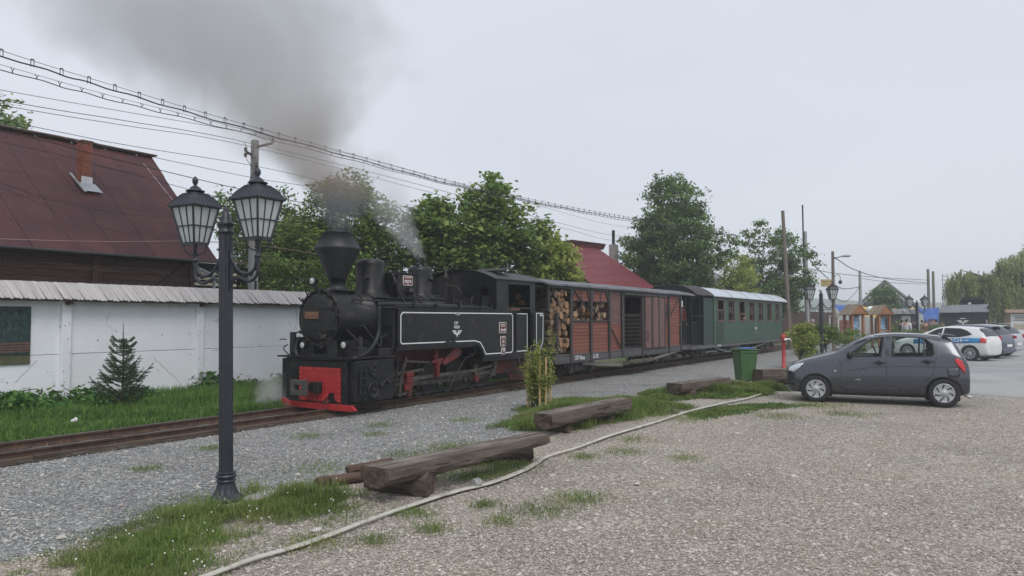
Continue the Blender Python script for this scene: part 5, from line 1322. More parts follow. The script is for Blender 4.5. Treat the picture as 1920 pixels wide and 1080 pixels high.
# --- boiler
BZ, BR = 1.765, .535
mb = MB(lo); mb.lathe([(BR, 0), (BR, .95), (BR + .012, .95), (BR + .012, .99), (BR - .01, .99), (BR - .01, 4.55)], (10.02, YC, BZ), 48, 'x'); LB(mb, "boiler", BLACK)
mb = MB(lo)
for x in (10.06, 10.93):
    for j in range(26): a = j * 2 * math.pi / 26; mb.sph((x, YC + (BR + .002) * math.cos(a), BZ + (BR + .002) * math.sin(a)), .011, 5, 3)
LB(mb, "rivets", BLACK)["kind"] = "stuff"
mb = MB(lo); mb.lathe([(0, -.075), (.2, -.07), (.36, -.055), (.455, -.025), (.47, .0), (.47, .01)], (10.0, YC, BZ), 40, 'x'); door = LB(mb, "smokebox_door", BLACKM)
mb = MB(lo); mb.lathe([(.47, .02), (.47, -.012), (.535, -.012), (.545, .0), (.545, .03)], (10.0, YC, BZ), 40, 'x'); LB(mb, "door_ring", BLACK)
mb = MB(lo)
for z in (BZ + .19, BZ - .19): mb.bar((9.945, 10.14, z), (9.93, 10.62, z - .01), .02, .045); mb.cyl((9.96, 10.12, z - .05), (9.96, 10.12, z + .05), .028, n=8)
mb.cyl((9.965, 10.12, BZ - .26), (9.965, 10.12, BZ + .26), .016, n=8); LB(mb, "door_hinge", BLACKM, door)
for j, a in enumerate(np.radians([62, 95, 125, 150, 176, 200, 228, 255, 300, 330, 40])):
    mb = MB(lo); c, s_ = math.cos(a), math.sin(a)
    mb.bar((9.975, YC + .56 * c * -1 * -1, BZ + .56 * s_), (9.94, YC + .46 * c, BZ + .46 * s_), .03, .045); mb.cyl((9.90, YC + .50 * c, BZ + .50 * s_), (9.98, YC + .50 * c, BZ + .50 * s_), .016, n=6); mb.bar((9.91, YC + .50 * c, BZ + .50 * s_), (9.90, YC + .59 * c, BZ + .59 * s_ + .01), .016, .02)
    LB(mb, "door_clamp", IRON, door)
mb = MB(lo); mb.bar((9.91, 10.32, BZ - .30), (9.88, 10.42, BZ - .36), .02, .03); mb.bar((9.89, 10.3, BZ - .38), (9.9, 10.5, BZ - .28), .014, .014); LB(mb, "door_handle", STEEL, door)
mb = MB(lo); mb.bx(9.895, 9.915, 10.53, 10.87, BZ - .01, BZ + .12); M_RP = pm("rusty_number_plate", (.19, .095, .055), .75, var=.3, vs=12); np_ = LB(mb, "number_plate", M_RP, door)
text("764-449", .09, (9.893, 10.70, BZ + .055), (R(90), 0, R(-90)), pm("rusty_letter", (.17, .09, .055), .7), np_, "number", lo)
# handrail over the smokebox
mb = MB(lo); mb.tube(spline([(10.4, 10.15, 2.13), (10.45, 10.13, 2.2), (10.55, 10.13, 2.2), (10.62, 10.12, 2.12), (10.6, 10.11, 2.08)], 4), .016, 6); mb.tube([(10.35, 10.12, 2.12), (11.1, 10.0, 2.09)], .014, 6); LB(mb, "handrail", IRON)
# chimney
mb = MB(lo); mb.lathe([(.24, 2.24), (.22, 2.30), (.165, 2.33), (.15, 2.36), (.15, 2.50), (.17, 2.50), (.18, 2.55), (.42, 3.06), (.432, 3.09), (.432, 3.105), (.425, 3.12), (.265, 3.385), (.278, 3.39), (.278, 3.41), (.24, 3.41), (.23, 3.36), (.12, 2.6), (0, 2.6)], (10.45, YC, 0), 40)
ch = LB(mb, "chimney", pm("chimney_black", (.011, .012, .016), .5, var=.3, vs=3, c2=(.03, .03, .035), f2=.62, s2=4, bump=.1, bs=25))
mb = MB(lo)
for j in range(5): a = -1.0 + j * .9; mb.sph((10.45 + .282 * math.sin(a), YC - .282 * math.cos(a), 3.36), .014, 6, 4)
mb.bx(10.2, 10.7, 10.3, 10.9, 2.285, 2.3); LB(mb, "rivets", BLACK, ch)["kind"] = "stuff"
# domes
mb = MB(lo); mb.lathe([(.40, 2.18), (.34, 2.26), (.29, 2.33), (.285, 2.86), (.28, 2.90), (.25, 2.93), (.18, 2.95), (0, 2.96)], (11.37, YC, 0), 36); mb.lathe([(.292, 2.80), (.292, 2.83)], (11.37, YC, 0), 36); LB(mb, "sand_dome", BLACK)
mb = MB(lo); mb.lathe([(.36, 2.18), (.30, 2.26), (.272, 2.30), (.27, 2.80), (.26, 2.86), (.20, 2.90), (0, 2.915)], (12.94, YC, 0), 36); dm = LB(mb, "steam_dome", BLACK)
for x, h in ((12.80, .11), (13.02, .12)):
    mb = MB(lo); mb.lathe([(.05, 0), (.06, .02), (.045, .04), (.045, .1), (.055, .12), (.055, .14), (.03, .15), (.03, .20), (.012, .21), (.012, .25), (0, .25)], (x, YC - .05, 2.91), 12); LB(mb, "safety_valve", IRON, dm)
mb = MB(lo); mb.sph((12.98, 10.32, 2.62), (.07, .05, .06), 8, 6); LB(mb, "dome_fitting", IRON, dm)
# box between the domes (clack box housing) with maker's plate
mb = MB(lo); mb.bx(11.74, 12.33, 10.2, 11.0, 2.15, 2.68); mb.bx(11.72, 12.35, 10.17, 11.03, 2.68, 2.70); bxp = LB(mb, "feed_housing", BLACK, bevel=.006)
def plate(cx, cz, w, h, y, lines, parent, face=M_PLATE):
    def rr_(w_, h_, r_):
        out = []
        for (sx_, sz_, a0) in ((1, -1, -90), (1, 1, 0), (-1, 1, 90), (-1, -1, 180)):
            for k in range(4): a = R(a0 + 30 * k); out.append((cx + sx_ * (w_ / 2 - r_) + r_ * math.cos(a), cz + sz_ * (h_ / 2 - r_) + r_ * math.sin(a)))
        return out
    mb = MB(lo); mb.prism(rr_(w, h, .03), 'y', y - .010, y); pl = mb.build("plate", M_TXT, parent)
    mb = MB(lo); mb.prism(rr_(w - .024, h - .024, .022), 'y', y - .0125, y - .0105); mb.build("plate_field", face, pl)
    for st_, sz_, dz, sx_ in lines: text(st_, sz_, (cx, y - .014, cz + dz), (R(90), 0, 0), M_TXT, pl, "lettering", lo, .002, sx_)
plate(12.04, 2.54, .30, .20, 10.197, [("RESITA", .085, -.02, .85), ("UZINELE SI DOMENIILE", .022, .06, .9), ("1954", .03, -.075, 1)], bxp)
mb = MB(lo); mb.lathe([(.0, -.14), (.04, -.13), (.05, -.09), (.05, 0)], (12.05, 10.2, 2.30), 12, 'y'); mb.lathe([(.0, -.1), (.07, -.08), (.075, -.03), (.06, 0)], (12.1, 10.2, 2.32), 12, 'y')
mb.tube(spline([(12.08, 10.1, 2.26), (12.12, 10.06, 2.14), (12.16, 9.98, 1.98)], 4), .028, 7); mb.tube(spline([(12.15, 10.12, 2.24), (12.28, 10.06, 2.12), (12.42, 10.0, 2.0)], 4), .024, 7); LB(mb, "feed_valve", IRON)
mb = MB(lo); mb.tube(spline([(11.62, 10.25, 2.66), (11.6, 10.14, 2.5), (11.66, 10.12, 2.3), (11.78, 10.08, 2.12), (11.85, 10.0, 2.0)], 4), .028, 7); mb.cyl((11.62, 10.2, 2.46), (11.62, 10.08, 2.46), .05); LB(mb, "sand_pipe", IRON)
for (x, z, y) in ((11.66, 2.60, 10.2), (10.86, 2.56, 10.3)): # hand wheels
    mb = MB(lo)
    if y < 10.25: mb.tube([(x + .07 * math.cos(a), y - .02, z + .07 * math.sin(a)) for a in np.linspace(0, 2 * math.pi, 15)], .011, 5); mb.cyl((x, y, z), (x, y + .15, z), .014); mb.bar((x - .07, y - .02, z), (x + .07, y - .02, z), .01, .01)
    else: mb.tube([(x, y + .075 * math.cos(a), z + .075 * math.sin(a)) for a in np.linspace(0, 2 * math.pi, 15)], .013, 5); mb.cyl((x, y, z), (x + .25, y + .1, z), .02); mb.sph((x + .12, y + .04, z), .045, 8, 5)
    LB(mb, "hand_wheel", IRON)
mb = MB(lo); mb.cyl((13.6, 10.4, 2.2), (13.6, 10.4, 2.72), .035); mb.lathe([(.035, 2.6), (.06, 2.63), (.06, 2.72), (.03, 2.75), (.025, 2.9), (0, 2.92)], (13.6, 10.4, 0), 10); mb.bx(13.8, 14.1, 10.35, 10.75, 2.2, 2.72); mb.tube([(13.62, 10.4, 2.5), (13.75, 10.2, 2.5), (13.8, 10.1, 2.3)], .015, 6); LB(mb, "whistle_stand", IRON)
# sloping top plates along the boiler
mb = MB(lo); mb.add([(11.1, 9.98, 1.955), (14.5, 9.98, 1.955), (14.5, 10.3, 2.20), (11.1, 10.3, 2.20)], [(0, 1, 2, 3)]); mb.add([(10.95, 10.15, 2.135), (14.5, 10.15, 2.135), (14.5, 10.14, 2.15), (10.95, 10.14, 2.15)], [(0, 1, 2, 3)]); LB(mb, "cladding_plate", BLACK)
# --- side tanks
for ys in (1, -1):
    ya, yb = (9.6, 10.0) if ys == 1 else (11.2, 11.6)
    prof = [(11.07, 1.20), (13.62, 1.20), (13.76, 1.17), (13.86, 1.10), (13.93, 1.0), (13.98, .90), (15.22, .90), (15.22, 1.945), (11.07, 1.945)]
    mb = MB(lo); mb.prism(prof, 'y', ya, yb); tk = LB(mb, "side_tank", BLACK, bevel=.008)
    mb = MB(lo); mb.bx(11.02, 15.25, ya - .015, yb + .015, 1.95, 1.966); mb.bx(11.02, 13.62, ya + .01, yb, 1.14, 1.195); LB(mb, "tank_edge", BLACK, tk)
    if ys == 1:
        f0 = inset([(11.07, 1.20), (13.62, 1.20), (13.76, 1.17), (13.86, 1.10), (13.93, 1.0), (13.98, .90), (15.22, .90), (15.22, 1.945), (11.07, 1.945)], .055)
        # cut corners
        f0 = [(11.17, 1.262), (13.60, 1.262), (13.80, 1.225), (13.93, 1.10), (14.02, .955), (15.10, .955), (15.165, 1.01), (15.165, 1.82), (15.10, 1.885), (11.19, 1.885), (11.13, 1.82), (11.13, 1.31)]
        f1 = inset(f0, .022)
        mb = MB(lo); mb.ring(f0, f1, 'y', ya - .006, ya - .001); LB(mb, "white_lining", WHITEP, tk)
        mb = MB(lo); mb.box((12.71, ya - .01, 1.235), (.36, .02, .09)); mb.cyl((12.62, ya - .03, 1.3), (12.62, ya, 1.3), .03, n=8); mb.cyl((12.8, ya - .03, 1.3), (12.8, ya, 1.3), .03, n=8); LB(mb, "tank_bracket", BLACK, tk)
        text("CFF", .085, (12.92, ya - .003, 1.66), (R(90), 0, 0), M_TXT, tk, "lettering", lo, .002)
        text("VISEU", .085, (12.94, ya - .003, 1.575), (R(90), 0, 0), M_TXT, tk, "lettering", lo, .002)
        def emblem(mb, cx, cz, s, y):
            for e in (-1, 1):
                for k, (l, dz) in enumerate(((1.0, .30), (.80, .12), (.6, -.06))):
                    pts = [(cx + e * .18 * s, cz + dz * s), (cx + e * (l + .05) * s, cz + dz * s), (cx + e * (l - .08) * s, cz + (dz - .12) * s), (cx + e * (.22) * s, cz + (dz - .12) * s)]
                    if e < 0: pts = pts[::-1]
                    mb.prism(pts, 'y', y - .004, y)
                pts = [(cx + e * .02 * s, cz - .42 * s), (cx + e * .34 * s, cz - .02 * s), (cx + e * .2 * s, cz + .02 * s), (cx + e * .02 * s, cz - .2 * s)]
                if e < 0: pts = pts[::-1]
                mb.prism(pts, 'y', y - .0045, y)
            mb.prism([(cx - .06 * s, cz - .5 * s), (cx + .06 * s, cz - .5 * s), (cx + .03 * s, cz + .1 * s), (cx - .03 * s, cz + .1 * s)], 'y', y - .005, y)
        mb = MB(lo); emblem(mb, 12.95, 1.455, .17, ya - .001); LB(mb, "winged_emblem", M_TXT, tk)
        plate(12.97, 1.856, .18, .045, ya - .002, [], tk)
        plate(14.72, 1.55, .30, .25, ya - .002, [("C.F.F.", .095, .05, .8), ("764-449", .09, -.06, .68)], tk)
        plate(14.73, 1.235, .22, .23, ya - .002, [("30", .10, -.01, .9), ("DISTANTA", .03, .075, .9), ("km/h", .035, -.08, .9)], tk)
        plate(14.74, 1.01, .17, .15, ya - .002, [("150", .09, .02, .75), ("m", .03, -.05, 1)], tk)
        mb = MB(lo)
        for x in np.arange(11.12, 15.2, .14): mb.sph((x, ya, 1.925), .007, 5, 3)
        LB(mb, "rivets", BLACK, tk)["kind"] = "stuff"
        mb = MB(lo)
        for z in (1.34, 1.62): mb.bx(10.955, 11.05, 9.70, 9.98, z, z + .02); mb.bx(10.93, 10.95, 9.7, 9.98, z, z + .03)
        mb.bx(10.98, 11.06, 9.66, 10.0, 1.1, 1.94); LB(mb, "tank_step", BLACKM, tk)
# pipes along the tank top
mb = MB(lo); mb.tube(spline([(14.4, 9.72, 2.01), (12.5, 9.72, 2.02), (10.85, 9.75, 2.03), (10.72, 9.75, 1.98), (10.68, 9.74, 1.85), (10.66, 9.72, 1.55), (10.58, 9.70, 1.38), (10.35, 9.66, 1.18), (10.1, 9.7, 1.06), (9.93, 9.9, 1.02), (9.91, 10.5, 1.015), (9.91, 10.98, 1.03), (9.92, 11.12, 1.12), (9.96, 11.15, 1.3), (10.0, 11.1, 1.4)], 7), .042, 10); LB(mb, "large_pipe", BLACK)
mb = MB(lo); mb.tube([(11.0, 9.80, 2.05), (14.45, 9.80, 2.04)], .022, 7); mb.tube([(11.0, 9.66, 2.0), (14.45, 9.66, 1.99)], .016, 7)
for x in (11.6, 12.3, 13.1, 13.9, 14.3): mb.bx(x, x + .05, 9.64, 9.82, 1.966, 2.06)
LB(mb, "tank_pipe", BLACK)
mb = MB(lo); mb.tube(spline([(13.3, 9.75, 2.05), (13.35, 9.8, 2.12), (13.5, 9.85, 2.1), (13.6, 9.8, 2.04)], 4), .02, 6); mb.tube(spline([(13.75, 9.8, 2.04), (13.8, 9.82, 2.2), (13.95, 9.9, 2.25), (14.2, 9.95, 2.1)], 4), .016, 6); mb.bx(13.2, 13.28, 9.9, 10.1, 2.0, 2.2); LB(mb, "pipe_fittings", BLACKM)
for pts_, r_ in (([(10.95, 10.12, 1.95), (11.0, 10.02, 1.7), (10.98, 9.95, 1.4), (10.9, 9.9, 1.08)], .022), ([(12.6, 10.2, 2.35), (12.7, 10.1, 2.2), (13.4, 10.08, 2.15), (14.4, 10.08, 2.15)], .014), ([(11.1, 10.1, 2.17), (12.0, 10.08, 2.17), (14.4, 10.1, 2.2)], .011), ([(10.2, 10.1, 1.55), (10.3, 9.98, 1.4), (10.35, 9.85, 1.25), (10.3, 9.8, 1.08)], .016), ([(13.75, 9.7, 1.14), (13.7, 9.72, .95), (13.4, 9.74, .85), (12.9, 9.75, .3)], .013), ([(11.15, 9.7, 1.14), (11.2, 9.72, .9), (11.12, 9.72, .35)], .02)):
    mb = MB(lo); mb.tube(spline([Vector(q) for q in pts_], 6), r_, 6); LB(mb, "small_pipe", IRON)
# --- cab
def arc_roof(x0, x1, ya, yb, ze, zm, n=14, t=.025, over=.05):
    vs = []; fs = []
    for i in range(n + 1):
        f = i / n; y = ya - over + (yb - ya + 2 * over) * f; z = ze + (zm - ze) * (1 - (2 * f - 1) ** 2)
        for x in (x0, x1): vs += [(x, y, z), (x, y, z + t)]
    for i in range(n):
        a, b = i * 4, (i + 1) * 4
        fs += [(a, a + 2, b + 2, b), (a + 1, b + 1, b + 3, a + 3), (a, b, b + 1, a + 1), (a + 2, a + 3, b + 3, b + 2)]
    fs += [(0, 1, 3, 2), (n * 4, n * 4 + 2, n * 4 + 3, n * 4 + 1)]
    return vs, fs
mb = MB(lo); v_, f_ = arc_roof(14.32, 16.62, 9.6, 11.6, 2.655, 2.90); mb.add(v_, f_, 0, False); rf = LB(mb, "cab_roof", BLACK)
mb = MB(lo); mb.bar((14.95, 10.3, 2.89), (15.6, 10.3, 2.99), .9, .025); LB(mb, "roof_hatch", BLACK, rf)
def zroof(y): f = (y - 9.55) / 2.1; return 2.655 + .245 * (1 - (2 * f - 1) ** 2)
# front wall with round-topped window openings
def arch(cy, z0, z1, hw, n=6): return [(cy - hw, z0), (cy + hw, z0)] + [(cy + hw * math.cos(a), z1 - hw + hw * math.sin(a)) for a in np.linspace(0, math.pi, n)]
mb = MB(lo)
inn = arch(9.94, 2.06, 2.52, .15)
o_ = [(9.62, 1.97), (10.25, 1.97), (10.25, zroof(10.25)), (10.1, zroof(10.1)), (9.98, zroof(9.98)), (9.86, zroof(9.86)), (9.74, zroof(9.74)), (9.62, zroof(9.62))]
mb.ring(o_, inn, 'x', 14.47, 14.5)
mb.prism([(10.25, 1.97), (11.58, 1.97)] + [(y, zroof(y)) for y in np.linspace(11.58, 10.25, 10)], 'x', 14.47, 14.5); fw_ = LB(mb, "cab_front", BLACK)
mb = MB(lo); mb.ring(inn, [(9.94 + (p[0] - 9.94) * .86, 2.29 + (p[1] - 2.29) * .9) for p in inn], 'x', 14.455, 14.469); LB(mb, "window_frame", BLACK, fw_)
# side wall pieces around the opening and door
mb = MB(lo)
mb.bx(14.47, 14.93, 9.6, 9.625, 1.96, 2.66)
mb.bx(14.93, 16.0, 9.6, 9.625, 2.60, 2.66); mb.bx(15.98, 16.2, 9.6, 9.625, .9, 2.66); mb.bx(15.23, 15.34, 9.6, 9.625, .9, 1.93)
mb.bx(14.8, 15.5, 9.58, 9.66, 1.94, 1.965); mb.bx(15.34, 15.98, 9.66, 9.68, .9, 1.9)
mb.bx(14.47, 16.6, 11.57, 11.6, .9, 2.66); mb.bx(16.17, 16.2, 9.62, 11.6, 1.96, 2.62) ; LB(mb, "cab_side", BLACK)
ow = [(14.93, 2.0), (15.98, 2.0), (15.98, 2.55), (15.93, 2.60), (14.98, 2.60), (14.93, 2.55)]
mb = MB(lo); mb.ring(ow, inset(ow, .022), 'y', 9.590, 9.6); LB(mb, "window_surround", pm("worn_edge_grey", (.04, .04, .042), .5), None)
mb = MB(lo); mb.bx(15.05, 15.42, 9.57, 9.66, 1.966, 1.99); LB(mb, "arm_rest", pm("arm_rest_wood", (.25, .11, .06), .7), None)
mb = MB(lo); mb.bx(16.2, 16.66, 9.6, 11.6, .9, 1.93); LB(mb, "rear_bunker", BLACK, bevel=.008)
mb = MB(lo); q0 = [(15.38, .965), (15.92, .965), (15.92, 1.885), (15.38, 1.885)]; mb.ring(q0, inset(q0, .02), 'y', 9.652, 9.658)
q1 = [(16.25, .93), (16.42, .93), (16.58, 1.18), (16.60, 1.86), (16.56, 1.90), (16.25, 1.90)]; mb.ring(q1, inset(q1, .02), 'y', 9.593, 9.599); mb.bx(16.44, 16.54, 9.594, 9.599, 1.82, 1.86); LB(mb, "white_lining", WHITEP)
mb = MB(lo); mb.bx(15.26, 15.30, 9.57, 9.6, 1.0, 1.9); mb.bx(16.05, 16.09, 9.57, 9.6, 1.0, 1.9); mb.tube([(15.28, 9.55, 1.1), (15.28, 9.55, 1.85)], .012, 6); mb.tube([(16.07, 9.55, 1.1), (16.07, 9.55, 1.85)], .012, 6); LB(mb, "handrail", IRON)
mb = MB(lo); mb.bx(14.0, 16.66, 9.66, 11.54, .80, .895); mb.bx(15.35, 16.0, 9.62, 9.8, .45, .48); mb.bar((15.4, 9.7, .82), (15.4, 9.7, .46), .03, .02, up=(0, 1, 0)); mb.bar((15.95, 9.7, .82), (15.95, 9.7, .46), .03, .02, up=(0, 1, 0)); LB(mb, "cab_floor", BLACKM)
mb = MB(lo); mb.bx(14.6, 14.9, 10.1, 11.0, .9, 2.3); mb.cyl((14.88, 10.6, 1.9), (14.98, 10.6, 1.9), .25); mb.tube([(15.0, 10.0, 2.3), (15.1, 9.95, 2.0)], .02, 6)
for k in range(4): mb.cyl((14.9, 10.2 + .22 * k, 2.35), (14.95, 10.2 + .22 * k, 2.35), .07)
LB(mb, "backhead", IRON)
# headlights
def headlight(x, y, z, r):
    mb = MB(lo); mb.lathe([(r, 0), (r * 1.08, .0), (r * 1.08, .03), (r * .9, .09), (r * .4, .13), (0, .14)], (x, y, z), 20, 'x'); h = LB(mb, "headlight", BLACK)
    mb = MB(lo); mb.lathe([(0, -.015), (r * .5, -.012), (r * .95, 0.002)], (x, y, z), 20, 'x'); LB(mb, "lens", M_LENS, h)
    mb = MB(lo); mb.bar((x + .05, y, z - r * .8), (x + .07, y, z - r * 1.9), .03, .03, up=(0, 1, 0)); LB(mb, "bracket", IRON, h)
headlight(9.86, 10.90, 1.26, .062); headlight(9.88, 9.86, 1.28, .066); headlight(9.92, 10.72, 2.46, .07)
mb = MB(lo); mb.bar((9.99, 10.72, 2.4), (10.05, 10.72, 2.28), .05, .05); mb.bar((9.98, 10.6, 2.33), (9.98, 10.85, 2.33), .03, .03); LB(mb, "lamp_iron", IRON)
# ================================================================== FIREWOOD LOGS (each a thing)
def logm(name, bark, wood):
    return [pm(name + "_bark", bark, .95, var=.35, vs=10, c2=(.20, .17, .14), f2=.62, s2=9, bump=.6, bs=35, rnd=.3), pm(name + "_cut", wood, .8, var=.22, vs=9, bump=.2, bs=60, rnd=.25)]
LOGM = [logm("beech", (.12, .085, .06), (.29, .19, .12)), logm("dark_log", (.07, .055, .045), (.20, .13, .08)), logm("orange_log", (.17, .11, .07), (.30, .17, .09))]
LG = "firewood logs stacked in the open end of the boxcar"
def log_mesh(kind, r, L, seed, split=False):
    rr = random.Random(seed); mb = MB(); n = 10
    if split: ang = [0, .5, 1.0, 1.5, 2.0, 2.6, 3.14, 4.2, 5.2]; rad = [r * q for q in (1, 1.05, 1, 1, 1.05, 1, 1, .25, .3)]
    else: ang = [2 * math.pi * i / n for i in range(n)]; rad = [r * rr.uniform(.86, 1.1) for _ in range(n)]
    n = len(ang); vs = []
    for y, s in ((-L / 2, 1), (0, rr.uniform(.94, 1.05)), (L / 2, rr.uniform(.85, 1))):
        for a, q in zip(ang, rad): vs.append((q * s * math.cos(a), y, q * s * math.sin(a)))
    fs = []
    for j in range(2):
        for i in range(n): fs.append((j * n + i, j * n + (i + 1) % n, (j + 1) * n + (i + 1) % n, (j + 1) * n + i))
    for f in fs:
        i = f[0] % n; mb.add([vs[k] for k in f], [(0, 1, 2, 3)], 1 if (split and ang[i] >= 3.1) else 0, not split)
    mb.add(vs[:n], [tuple(range(n))], 1); mb.add(vs[2 * n:], [tuple(range(n))[::-1]], 1)
    return mb.mesh("firewood_log", LOGM[kind])
LMS = [log_mesh(k % 3, .085, 1.0, k, k % 3 != 0 and k % 2 == 0) for k in range(9)]
def put_log(x, y, z, s=1.0, L=1.0, yaw=0, tilt_=0, label=None, mi=None):
    o = link("firewood_log", LMS[mi if mi is not None else rng.randrange(9)]); o.location = (x, y, z)
    o.rotation_euler = (tilt_, rng.uniform(0, 6.28), yaw); o.scale = (s, L, s); tag(o, label, "log", LG)
# visible column at the open end: ends face the platform side
ORD = ["first", "second", "third", "fourth", "fifth", "sixth", "seventh", "eighth", "ninth", "tenth", "eleventh", "twelfth", "thirteenth", "fourteenth"]
for r_, z in enumerate(np.arange(.92, 2.5, .152)):
    for c_ in range(4):
        put_log(17.45 + c_ * .165 + rng.uniform(-.02, .02), 10.2 + rng.uniform(-.09, .07), z + rng.uniform(-.02, .02), rng.uniform(.82, 1.18), 1.0, rng.uniform(-.08, .08), 0,
                "firewood log end in the open boxcar corner, %s row up, %s from the left" % (ORD[r_], ORD[c_]), rng.choice([1, 2, 4, 5, 8, 2, 5]))
for (xa, nx_, side_) in ((18.25, 6, "left"), (19.47, 6, "right")):
    for r_, z in enumerate(np.arange(1.72, 2.42, .15)):
        for c_ in range(nx_):
            put_log(xa + c_ * .19, 10.25 + rng.uniform(-.12, .2), z + rng.uniform(-.03, .03), rng.uniform(.8, 1.35), 1.0, rng.uniform(-.5, .5), rng.uniform(-.12, .12),
                    "firewood log in the %s side opening of the boxcar, %s row up, %s across" % (side_, ORD[r_], ORD[c_]))
for r_, z in enumerate(np.arange(.92, 2.5, .15)):
    put_log(17.30 + rng.uniform(-.06, .05), 10.58 + rng.uniform(-.06, .12), z, rng.uniform(.95, 1.3), 1.8, rng.uniform(-.06, .06), rng.uniform(-.05, .05), "long log lying across the boxcar's open front end, %s layer up, rear one" % ORD[r_], rng.choice([1, 4, 7]))
    if False: put_log(17.02 + rng.uniform(-.04, .04), 10.6, z - .03 + rng.uniform(-.02, .02), rng.uniform(.8, 1.1), 1.7, rng.uniform(-.05, .05), rng.uniform(-.06, .06), "long log lying across the boxcar's open front end, %s layer up, front one" % ORD[r_], rng.choice([1, 4, 7, 0, 3]))
for (x, y, z, s, mi, wd) in ((16.35, 9.95, 2.12, 1.3, 8, "largest pale one nearest the platform"), (16.36, 10.2, 2.05, 1.2, 2, "low one next to the largest"), (16.35, 10.05, 2.32, 1.15, 5, "upper one on the near side"), (16.4, 10.35, 2.25, 1.2, 8, "pale one in the middle"), (16.35, 10.5, 2.05, 1.2, 4, "low one in the middle"), (16.36, 10.7, 2.3, 1.1, 1, "one on the far side"), (16.36, 10.62, 2.5, 1, 7, "topmost one")):
    put_log(x, y, z, s, .4, R(80), 0, "short log on the locomotive's rear bunker, " + wd, mi)

# ================================================================== BOXCAR
M_ORB = pm("red_boxcar_board", (.21, .068, .045), .75, var=.14, vs=1.8, stretch=(.5, 3, 3), c2=(.21, .09, .075), f2=.60, s2=1.8, w2=.12, bump=.2, bs=50, rnd=.10)
M_ORP = pm("faded_pink_board", (.155, .082, .075), .8, var=.15, vs=2.5, rnd=.10, bump=.2, bs=50)
M_POST = pm("boxcar_post_grey", (.034, .032, .034), .6, var=.3, vs=6, c2=(.07, .055, .048), f2=.6, s2=8)
M_SILL = pm("boxcar_sill_grey", (.085, .085, .092), .7, var=.18, vs=3, c2=(.08, .06, .05), f2=.62, s2=4)
M_RFG = pm("boxcar_roof_felt", (.17, .175, .19), .7, var=.3, vs=2, stretch=(.4, 3, 1), c2=(.09, .09, .10), f2=.5, s2=3)
wag = T("boxcar", "orange-red wooden boxcar with firewood behind the locomotive", "boxcar", (17.2, 10.6, 0)); wo_ = Vector(wag.location)
def WB(mb, name, mat, parent=None, bevel=0): return mb.build(name, mat, parent or wag, bevel)
mb = MB(wo_); mb.bx(17.36, 26.62, 9.615, 9.66, .56, .80); mb.bx(17.36, 26.62, 11.54, 11.585, .56, .80); mb.bx(17.31, 17.36, 9.62, 11.58, .56, .80); sill = WB(mb, "sill", M_SILL, bevel=.005)
mb = MB(wo_); mb.bx(17.36, 27.4, 9.665, 11.535, .74, .80); WB(mb, "floor", WOODDK)
mb = MB(wo_)
for z in (.60, .76): mb.bx(17.36, 26.62, 9.605, 9.614, z, z + .012)
for x in np.arange(17.45, 26.6, .45): mb.sph((x, 9.613, .68), .012, 5, 3)
WB(mb, "sill_trim", M_POST, sill)
text("CFF Viseu", .17, (18.63, 9.612, .685), (R(90), 0, 0), M_TXT, sill, "lettering", wo_, .001, .85)
text("G 102", .17, (19.62, 9.612, .685), (R(90), 0, 0), M_TXT, sill, "lettering", wo_, .001, .8)
posts = [18.12, 19.33, 20.55, 21.5, 23.05, 25.45, 26.62]
for x in posts:
    w = .055 if x not in (21.5,) else .08
    mb = MB(wo_); mb.bx(x - w, x + w, 9.585, 9.625, .56, 2.62); WB(mb, "post", M_POST, bevel=.004)
for x in posts:
    mb = MB(wo_); mb.bx(x - .06, x + .06, 11.57, 11.6, .56, 2.62); WB(mb, "post", M_POST)
mb = MB(wo_); mb.bx(17.36, 17.46, 9.62, 9.70, .8, 1.9); mb.bx(17.2, 17.26, 9.95, 10.02, 1.9, 2.62); mb.bx(16.9, 16.98, 9.62, 9.70, 1.93, 2.62); mb.bx(17.36, 17.42, 11.5, 11.56, .8, 2.6); WB(mb, "end_post", M_POST, bevel=.004)
mb = MB(wo_); mb.bar((17.0, 9.68, 2.3), (17.3, 9.68, 2.6), .05, .06, up=(0, 1, 0)); mb.bx(16.85, 26.7, 9.60, 9.66, 2.56, 2.62); WB(mb, "top_rail", M_POST)
def boards(x0, x1, z0, z1, mat=M_ORB, y=9.64, h=.098, yy=.02):
    z = z0
    while z < z1 - .02:
        zz = min(z + h, z1)
        mb = MB(wo_); mb.bx(x0, x1, y + rng.uniform(-.003, .003), y + yy, z, zz - .008); WB(mb, "board", mat); z += h
for x0, x1 in ((18.19, 19.26), (19.41, 20.48)):
    boards(x0, x1, .80, 1.68); boards(x0, x1, 2.26, 2.56)
    mb = MB(wo_); mb.bx(x0, x1, 9.60, 9.66, 1.68, 1.715); mb.bx(x0, x1, 9.62, 9.66, 2.235, 2.26); WB(mb, "opening_ledge", M_POST)
    mb = MB(wo_)
    for f in (.5,): xx = x0 + (x1 - x0) * f; mb.tube([(xx, 9.61, 1.7), (xx, 9.61, 2.58)], .010, 5)
    WB(mb, "window_bar", M_POST)
boards(20.63, 21.4, .80, 1.58); boards(20.63, 21.4, 1.584, 2.56, M_ORP)
boards(25.0, 25.38, .80, 2.56); boards(25.53, 26.54, .80, 2.56)
boards(23.12, 25.0, .80, 2.5, M_ORB, 9.70)
for x0, x1 in ((18.19, 21.4), (23.1, 26.54)): boards(x0, x1, .80, 2.56, M_ORB, 11.54, .12)
mb = MB(wo_)
